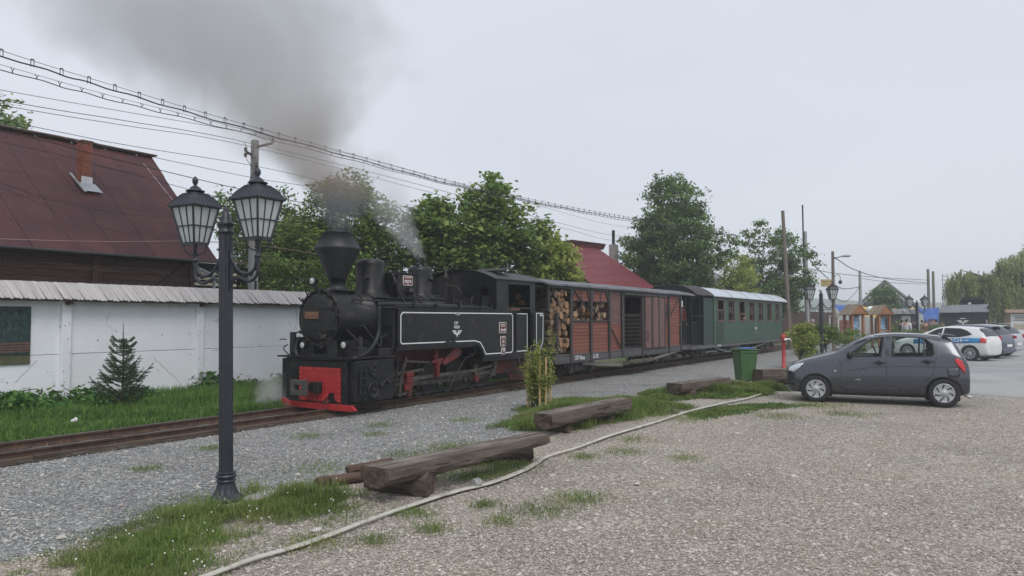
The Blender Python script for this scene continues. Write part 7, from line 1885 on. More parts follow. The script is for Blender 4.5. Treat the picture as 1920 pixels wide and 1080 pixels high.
patch([(.26 * f_, .985), (.17 * f_, .93), (.115 * f_, .80), (.12 * f_, .68), (.24 * f_, .83), (.30 * f_, .93)], "tail_lamp", M_RED, .012, thick=.02)
patch([(3.42 * f_, .615), (3.52 * f_, .60), (3.555 * f_, .645), (3.50 * f_, .72), (3.36 * f_, .79), (3.20 * f_, .82), (3.33 * f_, .68)], "headlamp", M_CLEAR, .006, thick=.012)
patch([(3.535 * f_, .60), (3.45 * f_, .60), (3.44 * f_, .63), (3.53 * f_, .65)], "headlamp_reflector", M_SLOT, .016, thick=.004)
patch([(3.55 * f_, .36), (3.40 * f_, .34), (3.42 * f_, .40), (3.54 * f_, .42)], "fog_lamp_recess", M_SLOT, .004)
patch([(2.59 * f_, .655), (2.53 * f_, .675), (2.57 * f_, .685)], "side_indicator", M_TXT, .006)
mb = MB()
for sg_ in (1, -1):
    for x, z in ((1.70 * f_, .86), (.80 * f_, .90)):
        mb = MB(); y = sy(x, z, sg_); mb.sph((x, y + .004 * sg_, z), (.055, .01, .05), 12, 6); mb.bar((x - .10, y + .028 * sg_, z), (x + .10, y + .028 * sg_, z), .018, .026); mb.bar((x - .1, y, z), (x - .1, y + .03 * sg_, z), .02, .02); mb.bar((x + .09, y, z), (x + .09, y + .03 * sg_, z), .02, .02); mb.build("door_handle", M_TRIM, body)
    mb = MB(); y = sy(2.30 * f_, .98, sg_); mb.sph((2.27 * f_, y + .11 * sg_, 1.02), (.055, .09, .07), 12, 8); mb.bar((2.3 * f_, y, .97), (2.27 * f_, y + .08 * sg_, .99), .05, .03); mb.build("wing_mirror", M_TRIM, body)
    mb = MB(); x = .86 * f_; mb.bar((x - .02, sy(x, 1.02, sg_) + .003 * sg_, 1.0), (x - .02, sy(x, 1.36, sg_) + .003 * sg_, 1.37), .03, .012, up=(0, 1, 0)); mb.build("window_divider", M_TRIM, body)
    mb = MB(); x = 1.53 * f_; mb.bar((x, sy(x, 1.0, sg_) + .004 * sg_, .99), (x - .02, sy(x, 1.38, sg_) + .0, 1.39), .05, .010, up=(0, 1, 0)); mb.build("door_pillar_trim", M_TRIM, body)
    mb = MB(); mb.tube([(x * f_, sg_ * (.585 + .0 * x), z) for x, z in ((1.8, 1.405), (1.4, 1.435), (.9, 1.43), (.5, 1.385))], .006, 4); mb.build("roof_gutter", M_TRIM, body)
mb = MB(); mb.bar((1.95 * f_, .33, .66), (1.83 * f_, .33, .66), .01, .008); 
patch([(2.18 * f_, .50), (2.06 * f_, .50), (2.06 * f_, .512), (2.18 * f_, .512)], "chrome_badge", M_HUB, .004, thick=.004)
mb = MB(); mb.box((.36 * f_, 0, 1.42), (.22, 1.02, .035), rot=Matrix.Rotation(R(-6), 3, 'Y')); mb.build("roof_spoiler", M_GP, body, bevel=.014)
mb = MB(); mb.cyl((.10, .45, .22), (-.02, .45, .2), .025, n=8); mb.build("exhaust_tip", M_HUB, body)
mb = MB(); mb.bx(3.43 * F, 3.605 * F, -.36, .36, .34, .42); mb.bx(3.5 * F, 3.6 * F, -.40, .40, .58, .62); mb.build("grille", M_SLOT, body, bevel=.01)

# ---- white patrol style hatchback with blue stripe, blue and silver cars beyond
def scaled(st, fx, fy, fz): return [(a[0] * fx, a[1] * fz, a[2] * fy, a[3] * fz, a[4] * fy, a[5] * fz, a[6] * fy, a[7] * fz, a[8] * fy, a[9] * fz) for a in st]
fx = 3.97 / 3.44; 
st2 = scaled(st, fx, 1.05, .99)
M_WP = paint("white_car_paint", (.66, .66, .65), 0, .3)
def scw(w, fx, fz): return dict(side=[[(p[0] * fx, p[1] * fz) for p in q] for q in w["side"]], front=(w["front"][0] * fx, w["front"][1] * fx, w["front"][2] * fz), rear=(w["rear"][0] * fx, w["rear"][1] * fx, w["rear"][2] * fz), belt=w["belt"] * fz, seats=[s * fx for s in w["seats"]])
w2 = scw(wins, fx, .99)
w2["side"] = [[(2.33 * F * fx, .97), (2.02 * F * fx, 1.19), (1.83 * F * fx, 1.30), (1.63 * F * fx, 1.35), (1.66 * F * fx, .98)], [(1.58 * F * fx, .98), (1.55 * F * fx, 1.36), (.98 * F * fx, 1.34), (.75 * F * fx, 1.25), (.55 * F * fx, 1.10), (.78 * F * fx, 1.03), (1.0 * F * fx, .99)]]
ax2 = [a * fx for a in (2.93 * F, .62 * F)]
def place(rear, front, ax1, W): 
    d_ = (Vector(front) - Vector(rear)).normalized(); l_ = Vector((-d_.y, d_.x)); o_ = Vector(rear) - d_ * ax1 - l_ * W
    return (o_.x, o_.y, 0), math.atan2(d_.y, d_.x)
pl, rz2 = place((36.86, .86), (37.75, 3.25), ax2[1], W_ * 1.05)
car2, body2, sy2, seam2, patch2 = make_car("white hatchback with a blue side stripe parked beyond the grey car", pl, rz2, st2, W_ * 1.05, ax2, .315, M_WP, M_DGLS, w2, cover="star")
M_BLS = pm("blue_stripe", (.03, .22, .48), .4)
patch2([(.30, .965), (.30, .76), (2.95, .67), (2.95, .87), (1.6, .935)], "blue_stripe", M_BLS, .006, thick=.006)
patch2([(.26, .98), (.06, .93), (.07, .76), (.30, .78)], "tail_lamp", M_RED, .012, thick=.02)
patch2([(3.62, .66), (3.86, .66), (3.80, .76), (3.5, .84)], "headlamp", M_CLEAR, .006)
seam2([(2.62, .95), (2.60, .30)]); seam2([(1.72, 1.34), (1.70, .26)]); seam2([(.95, 1.30), (.72, 1.05), (.78, .80), (.95, .55)])
yl = sy2(1.15, .84, 1) + .022
o = text("AGI", .20, (1.25, yl + .01, .85), (R(90), 0, R(180)), M_TXT, car2, "lettering", (0, 0, 0), .003, 1.7)
mb = MB(); mb.prism([(.94, .86), (.76, .83), (.68, .86), (.76, .885)], 'y', yl - .01, yl); mb.prism([(1.02, .875), (.93, .875), (.93, .825), (1.02, .825)], 'y', yl - .01, yl); mb.build("white_mark", M_TXT, car2)
M_BP = paint("dark_blue_car_paint", (.016, .022, .06), .4, .3); M_SP = paint("silver_car_paint", (.42, .43, .45), .5, .3)
Lx, Wy, Hz = 4.35 / 3.44, 1.12, 1.03
for lb, mt, dx, dy in (("dark blue hatchback with red tail lamps parked right beside the white car", M_BP, 2.6, -.38), ("silver estate-like car parked furthest right in the row", M_SP, 5.1, -.80)):
    st3 = scaled(st, Lx, Wy, Hz); w3 = scw(w2, Lx / fx, Hz / .99); ax3 = [a * Lx for a in (2.93 * F, .66 * F)]
    pl, rz3 = place((36.86 + dx, .86 + dy), (37.75 + dx, 3.25 + dy), ax3[1], W_ * Wy)
    c3, b3, sy3, seam3, patch3 = make_car(lb, pl, rz3, st3, W_ * Wy, ax3, .33, mt, M_DGLS, w3, cover="star")
    mb = MB(); z = 1.0 * Hz
    for sg_ in (1, -1): mb.prism([(.0, .97), (.28, 1.05), (.34, .98), (.20, .90), (.0, .88)], 'y', sg_ * .80 * 1.0, sg_ * .86)
    mb.build("tail_lamp", M_RED, c3, bevel=.01)
    mb = MB(); mb.box((.35, 0, 1.54), (.3, 1.1, .04)); mb.build("roof_spoiler", mt, c3, bevel=.015)
    mb = MB(); mb.bx(-.03, .12, -.75, .75, .28, .44); mb.build("rear_bumper", mt if mt is M_BP else M_SP, c3, bevel=.03)
    mb = MB(); mb.bx(-.04, .0, -.26, .26, .52, .63); mb.build("number_plate", M_TXT, c3)
# ================================================================== LOG BENCHES
M_BW = pm("weathered_bench_top", (.20, .17, .145), .9, var=.4, vs=3, stretch=(.5, 5, 5), c2=(.07, .05, .038), f2=.52, s2=5, bump=.8, bs=18)
M_BD = pm("dark_bench_log", (.105, .082, .066), .9, var=.4, vs=3, stretch=(.5, 5, 5), c2=(.13, .105, .085), f2=.6, s2=6, bump=.8, bs=20)
M_END = pm("cut_log_end", (.10, .072, .05), .9, var=.4, vs=10, c2=(.04, .03, .024), f2=.52, s2=12, bump=.7, bs=25)
def half_log(L, w0, h0, w1, h1, seed, flat_top=True, sag=0.0, nseg=16):
    """log lying along +x from 0 to L, flat sawn top at z=0, rounded irregular underside"""
    rr = random.Random(seed); mb = MB(); k = 16; rings = []
    ph = [rr.uniform(0, 6) for _ in range(4)]
    for i in range(nseg + 1):
        t = i / nseg; w = w0 + (w1 - w0) * t; h = h0 + (h1 - h0) * t; ring = []
        for j in range(k):
            a = 2 * math.pi * j / k
            y = w / 2 * math.cos(a); z = h * .5 * math.sin(a) - h * .5
            if flat_top: z = min(z, -.0 - .012 * abs(math.sin(7 * t + j)) ) if math.sin(a) > .35 else z; z = max(min(z, -h * .07), -h) if math.sin(a) <= .35 else (-.004 * rr.random())
            bump_ = 1 + .05 * math.sin(t * 9 + ph[0] + j * .9) + .035 * math.sin(t * 23 + ph[1] + j * 2.1) + .02 * rr.uniform(-1, 1)
            ring.append((t * L + (rr.uniform(-.02, .02) if i in (0, nseg) else 0), y * bump_ + .02 * math.sin(t * 3 + ph[2]), z * (bump_ if z < -.02 else 1) - sag * math.sin(math.pi * t)))
        rings.append(ring)
    vs = [p for r in rings for p in r]
    for i in range(nseg):
        for j in range(k):
            top = flat_top and j in (2, 3, 4, 5)
            f = (i * k + j, i * k + (j + 1) % k, (i + 1) * k + (j + 1) % k, (i + 1) * k + j)
            mb.add([vs[q] for q in f], [(0, 1, 2, 3)], 0 if top else 1, False)
    mb.add(rings[0], [tuple(range(k))[::-1]], 2); mb.add(rings[-1], [tuple(range(k))], 2)
    return mb
M_CRK = pm("dark_crack", (.022, .016, .012), .95)
def cracks(L, w, h, seed, n=9):
    rr = random.Random(seed); mb = MB()
    for k in range(n):
        x0 = rr.uniform(.05, .7) * L; ln = rr.uniform(.2, .9); top = k % 2
        pts = []
        for j in range(6):
            x = x0 + ln * j / 5
            if x > L - .05: break
            if top: pts.append((x, rr.uniform(-.3, .3) * w * .3 + (k / n - .5) * w * .6, -.004))
            else: pts.append((x, -w * .49 * (1 - .1 * abs(j - 2)), -h * (.3 + .3 * k / n) + rr.uniform(-.006, .006)))
        if len(pts) > 2: mb.tube(pts, [.001] + [.0045] * (len(pts) - 2) + [.001], 4)
    return mb
def oriented(o, p0, p1):
    p0, p1 = Vector(p0), Vector(p1); d = (p1 - p0); o.location = p0
    o.rotation_euler = (0, -math.atan2(d.z, math.hypot(d.x, d.y)), math.atan2(d.y, d.x)); return o
def bench(label, p0, p1, w0, h0, w1, h1, legs, seed):
    root = T("log_bench", label, "bench", (p0[0], p0[1], 0)); L = (Vector(p1) - Vector(p0)).length
    o = half_log(L, w0, h0, w1, h1, seed).build("seat", [M_BW, M_BD, M_END], root); oriented(o, Vector((0, 0, p0[2])), Vector(p1) - Vector((p0[0], p0[1], 0)))
    c_ = cracks(L, w0, h0, seed).build("cracks", M_CRK, o); c_["kind"] = "stuff"
    for (x0, y0, x1, y1, r) in legs:
        m_ = half_log(math.hypot(x1 - x0, y1 - y0), r * 2, r * 2, r * 1.9, r * 1.9, seed + 5, False, nseg=6)
        o = m_.build("leg", [M_BD, M_BD, M_END], root); oriented(o, (x0 - p0[0], y0 - p0[1], r * 1.9), (x1 - p0[0], y1 - p0[1], r * 1.9))
    return root
bench("nearest log bench, a thick split beam on two round logs in the gravel", (5.40, 4.95, .35), (7.98, 4.68, .37), .36, .20, .32, .14, [(5.98, 4.74, 5.85, 5.45, .135), (8.12, 4.86, 7.75, 5.4, .12)], 3)
bench("middle log bench resting low in the grass beside the staked sapling", (9.84, 5.72, .34), (12.25, 5.45, .38), .38, .23, .32, .24, [(10.3, 5.5, 10.4, 5.95, .06), (11.7, 5.45, 11.8, 5.8, .07)], 5)
bench("far log bench in front of the green wheelie bin", (16.0, 5.95, .34), (18.1, 5.45, .36), .40, .25, .36, .25, [(16.4, 5.6, 16.5, 6.2, .09), (17.7, 5.3, 17.8, 5.8, .09)], 7)
bench("furthest log bench partly hidden behind the front of the grey car", (20.35, 5.25, .42), (22.4, 3.7, .42), .42, .34, .42, .34, [(20.9, 4.5, 21.1, 5.1, .1), (22.0, 3.7, 22.1, 4.3, .1)], 9)
for (p0, p1, r, lb) in (((5.62, 5.98, .11), (6.45, 5.62, .11), .05, "reddish split log lying behind the near end of the nearest bench"), ((6.1, 5.55, .2), (7.75, 5.15, .19), .085, "dark squared log lying on the ground under the nearest bench"), ((6.0, 5.9, .17), (6.5, 5.75, .2), .05, "short brown log end poking out behind the nearest bench"), ((5.7, 5.85, .1), (6.6, 5.5, .12), .045, "second split log lying against the reddish one behind the nearest bench")):
    m_ = half_log((Vector(p1) - Vector(p0)).length, r * 2.2, r * 1.9, r * 2, r * 1.9, int(p0[0] * 100), False, nseg=8)
    o = m_.build("ground_log", [M_BD, pm("reddish_log", (.095, .055, .038), .9, var=.4, vs=6, bump=.7, bs=25) if r < .06 else M_BD, M_END]); oriented(o, p0, p1); tag(o, lb, "log")

# ================================================================== FIRE HOSE
M_HOSE = pm("canvas_hose", (.46, .44, .39), .85, var=.15, vs=6, c2=(.26, .23, .19), f2=.60, s2=9, bump=.25, bs=90)
hose_pts = [(2.6, 4.47), (3.3, 4.48), (3.67, 4.50), (4.06, 4.49), (4.51, 4.50), (5.06, 4.54), (5.7, 4.58), (6.2, 4.57), (6.68, 4.5), (7.46, 4.56), (8.25, 4.73), (9.03, 4.72), (10.42, 4.82), (12.01, 4.78), (13.89, 4.79), (15.54, 4.68), (16.6, 4.53), (17.97, 4.54), (19.37, 4.81), (20.4, 4.3), (20.9, 3.9)]
root = T("fire_hose", "flat white canvas fire hose lying across the gravel past the log benches", "hose", (6.4, 4.55, 0))
S = spline([(a, b, 0) for a, b in hose_pts], 10); mb = MB(root.location); vs = []; k = 10
for i, p in enumerate(S):
    d = (S[min(i + 1, len(S) - 1)] - S[max(i - 1, 0)]).normalized(); nrm = Vector((-d.y, d.x, 0))
    s_ = i / len(S); flatness = .5 + .5 * math.sin(i * .21 + 1.2) ; w = .019 + .019 * max(0, flatness)
    if 6.0 < p.x < 8.0: w = .042
    h = .024 - .35 * (w - .019); tw = .3 * math.sin(i * .13)
    z0 = .012 + h
    for j in range(k):
        a = 2 * math.pi * j / k; y = w * math.cos(a); z = h * math.sin(a) * (.75 + .25 * math.cos(a + tw))
        vs.append(p + nrm * y + Vector((0, 0, z0 + z)))
mb.add(vs, [(i * k + j, i * k + (j + 1) % k, (i + 1) * k + (j + 1) % k, (i + 1) * k + j) for i in range(len(S) - 1) for j in range(k)], 0, True)
mb.build("hose_canvas", M_HOSE, root)
mb = MB(root.location); mb.cyl((6.42, 4.545, .055), (6.50, 4.53, .055), .05, n=14); mb.cyl((6.45, 4.54, .055), (6.46, 4.54, .055), .056, n=14); mb.cyl((6.48, 4.535, .055), (6.49, 4.533, .055), .056, n=14); mb.build("coupling", pm("coupling_grey", (.36, .36, .35), .5, me=.3, var=.2, vs=20), root)
text("PSI C", .055, (5.98, 4.55, .085), (R(50), 0, R(0)), IRON, root, "lettering", root.location, .001)

# ================================================================== WHEELIE BIN, HYDRANT
M_BIN = pm("green_plastic", (.055, .125, .045), .5, var=.12, vs=2, c2=(.08, .15, .065), f2=.62, s2=3)
M_BLID = pm("blue_plastic", (.03, .12, .42), .45, var=.1)
rzb = R(-50)
bn = T("wheelie_bin", "green wheelie bin with a bit of blue bag under the lid", "bin", (20.6, 5.66, 0), rzb)
bn.scale = (.82, .80, .97)
mb = MB(); n = 4; vs = []
for z, a, b in ((.10, .21, .27), (.12, .22, .275), (.86, .29, .34), (.87, .31, .36), (.93, .315, .365), (.935, .29, .34)):
    vs += [(-a, -b, z), (a, -b, z), (a, b, z), (-a, b, z)]
mb.add(vs, [(i * 4 + k, i * 4 + (k + 1) % 4, (i + 1) * 4 + (k + 1) % 4, (i + 1) * 4 + k) for i in range(5) for k in range(4)] + [(3, 2, 1, 0)]); mb.build("bin_body", M_BIN, bn, bevel=.018)
mb = MB(); mb.box((0, 0, .965), (.66, .76, .03), rot=Matrix.Rotation(R(2), 3, 'Y')); mb.bar((-.33, -.3, .95), (-.36, .3, .95), .04, .04); lid = mb.build("lid", M_BIN, bn, bevel=.012)
mb = MB(); mb.box((.06, .03, .995), (.42, .50, .028)); mb.build("blue_panel", M_BLID, lid, bevel=.01)
mb = MB(); mb.tube([(.36, -.3, .93), (.40, -.25, .94), (.40, .25, .94), (.36, .3, .93)], .016, 6); mb.build("handle", M_BIN, bn)
for y in (-.30, .30):
    mb = MB(); mb.cyl((.20, y - .025, .10), (.20, y + .025, .10), .10, n=18); w = mb.build("wheel", M_TYRE, bn)
    mb = MB(); mb.cyl((.20, y - .03, .10), (.20, y + .03, .10), .03, n=10); mb.build("hub", M_HUB, w)
mb = MB(); mb.tube([(.20, -.3, .10), (.20, .3, .10)], .012, 6); mb.build("axle", IRON, bn)
M_HYD = pm("hydrant_red", (.38, .04, .035), .5, var=.15, vs=6)
hy = T("hydrant", "thin red fire hydrant post standing between the bin and the shrub", "hydrant", (28.1, 6.34, 0))
mb = MB(); mb.lathe([(.09, -.02), (.09, .03), (.065, .04), (.065, 1.02), (.075, 1.03), (.075, 1.06), (.065, 1.07)], (0, 0, 0), 18); mb.build("post", M_HYD, hy)
mb = MB(); mb.lathe([(.07, 1.0), (.10, 1.01), (.105, 1.10), (.09, 1.17), (.05, 1.21), (0, 1.22)], (0, 0, 0), 18); mb.build("cap", M_HYD, hy)
mb = MB(); mb.cyl((.05, -.1, 1.03), (.1, -.2, 1.03), .03, n=8); mb.cyl((-.06, -.08, 1.03), (-.08, -.13, 1.02), .04, n=8); mb.cyl((-.1, -.06, 1.02), (-.15, -.1, 1.02), .035, n=8); mb.tube([(.1, -.2, 1.03), (.13, -.24, .98), (.13, -.25, .92)], .02, 5); mb.build("outlet", M_TXT, hy)

# ================================================================== PEOPLE
M_SKIN = pm("skin", (.42, .24, .17), .6, var=.08)
M_HAIR = pm("grey_hair", (.25, .22, .20), .9); M_HAIRD = pm("dark_hair", (.03, .022, .018), .8)
def skinned(name, verts, edges, radii, mat, parent, levels=1, root=0):
    me = bpy.data.meshes.new(name); me.from_pydata(verts, edges, []); me.materials.append(mat); o = link(name, me, parent)
    md = o.modifiers.new("skin", 'SKIN'); md.use_smooth_shade = True
    for i, r in enumerate(radii): me.skin_vertices[0].data[i].radius = (r, r) if not isinstance(r, tuple) else r
    me.skin_vertices[0].data[root].use_root = True
    s = o.modifiers.new("sub", 'SUBSURF'); s.levels = levels; s.render_levels = levels
    return o
def person(label, loc, rz, top, trousers, h=1.75, pose="walk", hair=M_HAIRD, group=None, simple=False, bust=False, cap=None):
    root = T("person", label, "person", loc, rz, group); k = h / 1.75
    J = dict(pel=(0, 0, .95), sp=(.01, 0, 1.15), ch=(.0, 0, 1.36), nk=(.0, 0, 1.49), hd=(.03, 0, 1.60), ht=(.03, 0, 1.70),
             sl=(0, .19, 1.42), sr=(0, -.19, 1.42), el=(.03, .25, 1.14), er=(-.06, -.25, 1.14), wl=(.16, .24, .92), wr=(.0, -.26, .90),
             hl=(0, .09, .90), hr=(0, -.09, .90), kl=(.10, .10, .50), kr=(-.02, -.10, .50), al=(.10, .10, .09), ar=(-.22, -.10, .11), fl=(.25, .11, .04), fr=(-.08, -.11, .03))
    if pose == "stand": J.update(kl=(.01, .1, .5), kr=(0, -.1, .5), al=(-.01, .1, .09), ar=(0, -.1, .09), fl=(.14, .11, .03), fr=(.14, -.11, .03), wl=(.05, .25, .9), er=(-.02, -.25, 1.14), wr=(.04, -.26, .9))
    if pose == "lean": J.update(kl=(-.12, .1, .5), kr=(-.12, -.1, .5), al=(-.2, .1, .09), ar=(-.2, -.1, .09), fl=(-.05, .11, .03), fr=(-.05, -.11, .03), pel=(-.12, 0, .95), hl=(-.12, .09, .90), hr=(-.12, -.09, .90), sp=(-.08, 0, 1.15), el=(.12, .24, 1.2), wl=(.30, .10, 1.30), er=(.10, -.24, 1.2), wr=(.30, -.08, 1.30), hd=(.20, 0, 1.56), ht=(.23, 0, 1.66), nk=(.10, 0, 1.47))
    J = {a: tuple(q * k for q in b) for a, b in J.items()}
    names = list(J); ix = {n: i for i, n in enumerate(names)}
    E_ = [("pel", "sp"), ("sp", "ch"), ("ch", "nk"), ("nk", "hd"), ("hd", "ht"), ("ch", "sl"), ("ch", "sr"), ("sl", "el"), ("el", "wl"), ("sr", "er"), ("er", "wr"), ("pel", "hl"), ("pel", "hr"), ("hl", "kl"), ("kl", "al"), ("al", "fl"), ("hr", "kr"), ("kr", "ar"), ("ar", "fr")]
    Rd = dict(pel=.12, sp=.11, ch=.12, nk=.05, hd=.085, ht=.07, sl=.06, sr=.06, el=.04, er=.04, wl=.028, wr=.028, hl=.085, hr=.085, kl=.055, kr=.055, al=.035, ar=.035, fl=.03, fr=.03)
    skinned("body", [J[n] for n in names], [(ix[a], ix[b]) for a, b in E_], [Rd[n] * k for n in names], M_SKIN, root)
    def cloth(name, ns, es, f, mat, rad=None):
        ii = {n: i for i, n in enumerate(ns)}
        skinned(name, [J[n] for n in ns], [(ii[a], ii[b]) for a, b in es], [(rad or {}).get(n, Rd[n] * f + .012) * k for n in ns], mat, root)
    cloth("jacket", ["pel", "sp", "ch", "sl", "sr", "el", "wl", "er", "wr"], [("pel", "sp"), ("sp", "ch"), ("ch", "sl"), ("ch", "sr"), ("sl", "el"), ("el", "wl"), ("sr", "er"), ("er", "wr")], 1.12, top)
    cloth("trousers", ["pel", "hl", "hr", "kl", "kr", "al", "ar"], [("pel", "hl"), ("pel", "hr"), ("hl", "kl"), ("kl", "al"), ("hr", "kr"), ("kr", "ar")], 1.12, trousers, dict(pel=.125, al=.055, ar=.055))
    mb = MB(); hd = Vector(J["hd"]); mb.sph((hd.x - .018 * k, 0, hd.z + .03 * k), (.098 * k, .09 * k, .105 * k), 12, 6, half=True)
    mb.sph((hd.x - .045 * k, 0, hd.z + .02 * k), (.07 * k, .088 * k, .10 * k), 10, 8); mb.build("hair" if not cap else "cap", cap or hair, root)
    if not simple:
        mb = MB(); mb.sph((hd.x + .095 * k, 0, hd.z), (.022 * k, .014 * k, .025 * k), 8, 5)
        for s in (-1, 1): mb.sph((hd.x + .0, s * .09 * k, hd.z), (.02 * k, .012 * k, .032 * k), 8, 5)
        mb.build("nose_and_ears", M_SKIN, root)
        mb = MB()
        for s in (-1, 1): mb.sph((hd.x + .078 * k, s * .034 * k, hd.z + .022 * k), .011 * k, 8, 5)
        mb.bar((hd.x + .084 * k, -.025 * k, hd.z - .045 * k), (hd.x + .084 * k, .025 * k, hd.z - .045 * k), .01, .008); mb.build("eyes_and_mouth", M_TRIM, root)
        for s, wn_, en in ((1, "wl", "el"), (-1, "wr", "er")):
            w = Vector(J[wn_]); d = (w - Vector(J[en])).normalized(); mb = MB(); u = Vector((1, 0, 0)); u = (u - d * u.dot(d)).normalized()
            mb.bar(w - d * .01, w + d * .085 * k, .03, .075 * k, up=u)
            for q in range(4):
                b = w + d * .08 * k + u * (.028 - .019 * q) * k; ln = (.065, .075, .07, .055)[q] * k
                mb.tube([b, b + d * ln * .6, b + d * ln + d.cross(u) * .02 * s], [.009, .008, .006], 5)
            b = w + d * .03 * k + u * .03 * k; mb.tube([b, b + d * .03 + u * .03, b + d * .065 + u * .035], [.010, .009, .007], 5); mb.build("hand", M_SKIN, root)
    mb = MB()
    for a, f in (("al", "fl"), ("ar", "fr")):
        A, Fo = Vector(J[a]), Vector(J[f]); mb.sph(((A.x + Fo.x) / 2, (A.y + Fo.y) / 2, max(.035, (A.z + Fo.z) / 2 - .02)), (.14 * k, .048 * k, .045 * k), 10, 6)
    mb.build("shoes", M_TRIM, root)
    return root
cl = lambda n, c: pm(n, c, .85, var=.15, vs=8)
NAVY, JEAN, BLK, KHK, WHT, RDC, GRC, BRC = cl("navy_cloth", (.02, .03, .06)), cl("jeans_cloth", (.06, .08, .14)), cl("black_cloth", (.015, .015, .017)), cl("khaki_cloth", (.2, .17, .11)), cl("white_cloth", (.6, .6, .6)), cl("red_cloth", (.4, .03, .03)), cl("grey_cloth", (.14, .15, .16)), cl("brown_cloth", (.14, .075, .04))
person("man in dark navy jacket and jeans walking between the shrubs beside the lamp post", (36.6, 6.95, 0), R(100), NAVY, JEAN, 1.76, hair=M_HAIR)
p_ = person("passenger in dark clothes and cap leaning out of the third coach window", (34.7, 9.80, .68), R(-90), BLK, JEAN, 1.45, "lean", cap=BLK)
person("railwayman in red shirt standing on the coach balcony", (29.2, 10.5, .72), R(-100), RDC, BLK, 1.70, "stand")
person("engine driver in dark overalls inside the locomotive cab", (15.35, 10.1, .9), R(180), BRC, BLK, 1.60, "stand", hair=M_HAIR)
crowd = [(1681, 52, GRC, "stooping person in grey near the railcar front"), (1690, 50, BLK, "person in black in front of the railcar window"), (1699, 48, WHT, "person in white jacket in front of the railcar"), (1708, 51, NAVY, "person in navy beside the far lamp post"), (1716, 53, BLK, "person in black right of the far lamp post"), (1735, 50, BRC, "person in brown under the blue tarpaulin"), (1742, 52, BLK, "person in black beneath the dark pole"), (1749, 48, GRC, "grey-clad person left of the black hut"), (1755, 50, RDC, "person in red top left of the black hut"), (1762, 49, BLK, "person in black closest to the black hut"), (1768, 47, BRC, "person in brown coat leaning against the black hut"), (1728, 54, KHK, "person in khaki at the back of the crowd")]
ah = R(32.4)
for px, dpt, c_, lb in crowd:
    u = (px - 960) / 1420; x = math.cos(ah) * dpt + math.sin(ah) * u * dpt; y = math.sin(ah) * dpt - math.cos(ah) * u * dpt
    person(lb, (x, y, 0), rng.uniform(0, 6.28), c_, rng.choice([BLK, JEAN, GRC]), rng.uniform(1.6, 1.8), "stand", group="people waiting in the yard", simple=True)

# ================================================================== YARD FURNITURE (far)
def cpt(px, d, side=0, fwd=0):
    u = (px - 960) / 1420; r_ = u * d + side; d = d + fwd
    return Vector((math.cos(ah) * d + math.sin(ah) * r_, math.sin(ah) * d - math.cos(ah) * r_, 0))
FACE = R(32.4 - 90)
M_KW = pm("kiosk_orange_wood", (.30, .13, .055), .7, var=.25, vs=3, rnd=.15, bump=.2, bs=30)
M_KR = pm("kiosk_roof_board", (.24, .19, .14), .85, var=.25, vs=4, rnd=.15)
M_POSTER = pm("blue_poster", (.10, .28, .48), .6, var=.5, vs=7, c2=(.6, .62, .62), f2=.55, s2=6)
def kiosk(label, px, d):
    root = T("info_kiosk", label, "kiosk", cpt(px, d), FACE + R(18), "wooden information kiosks")
    for x in (-.38, .38):
        for y in (-.3, .3):
            mb = MB(); mb.bx(x - .06, x + .06, y - .06, y + .06, -.02, 2.12); mb.build("post", M_KW, root, bevel=.01)
    for k in range(5):
        for s in (-1, 1):
            y0, y1 = (-.5 + .2 * k), (-.5 + .2 * k + .19)
            mb = MB(); mb.add([(0, y0, 2.55), (0, y1, 2.55), (s * .66, y1, 1.98), (s * .66, y0, 1.98), (0, y0, 2.58), (0, y1, 2.58), (s * .66, y1, 2.01), (s * .66, y0, 2.01)], [(0, 1, 2, 3), (7, 6, 5, 4), (0, 4, 5, 1), (3, 2, 6, 7), (0, 3, 7, 4), (1, 5, 6, 2)]); mb.build("roof_board", M_KR, root)
    for k in range(4):
        z = 2.03 + k * .12; w = .58 * (1 - (z - 2.0) / .56)
        mb = MB(); mb.bx(-w, w, -.46, -.43, z, z + .11); mb.build("gable_board", M_KW, root)
    mb = MB(); mb.bx(-.32, .32, -.05, .0, .35, 1.95); mb.build("panel", M_KW, root)
    mb = MB(); mb.bx(-.06, .30, -.06, -.052, 1.1, 1.85); mb.bx(-.02, .26, -.06, -.052, .5, 1.05); mb.build("poster", M_POSTER, root)
    mb = MB(); mb.bx(-.38, .38, -.32, -.28, .45, .53); mb.bx(-.38, .38, -.32, -.28, 1.0, 1.06); mb.build("cross_rail", M_KW, root)
    return root
kiosk("left wooden info kiosk with pitched roof beyond the car windscreen", 1600, 43); kiosk("right wooden info kiosk with pitched roof and blue poster", 1650, 46)
# white plank fence, stall, tarps
M_WF = pm("white_fence_board", (.52, .53, .52), .75, var=.12, rnd=.1)
rf = T("white_fence", "white plank fence between the two info kiosks", "fence", cpt(1620, 60), FACE)
for k in range(9): mb = MB(); mb.bx(-.72 + k * .17, -.72 + k * .17 + .155, -.02, .02, .3, 1.95); mb.build("fence_board", M_WF, rf)
mb = MB(); mb.bx(-.75, .85, .021, .06, .6, .7); mb.bx(-.75, .85, .021, .06, 1.6, 1.7); mb.build("rail", M_WF, rf)
sl_ = T("market_stall", "small brownish market stall under the blue canopy", "stall", cpt(1578, 58), FACE)
M_STL = pm("stall_red_goods", (.20, .07, .06), .8, var=.6, vs=8, c2=(.5, .45, .42), f2=.62, s2=7)
mb = MB(); mb.bx(-.75, .85, 0, .6, .4, 1.65); mb.build("goods", M_STL, sl_)
mb = MB(); mb.bx(-1.1, 1.0, -.25, .9, 1.95, 2.02); mb.build("canopy", pm("beige_canopy", (.38, .28, .22), .8), sl_)
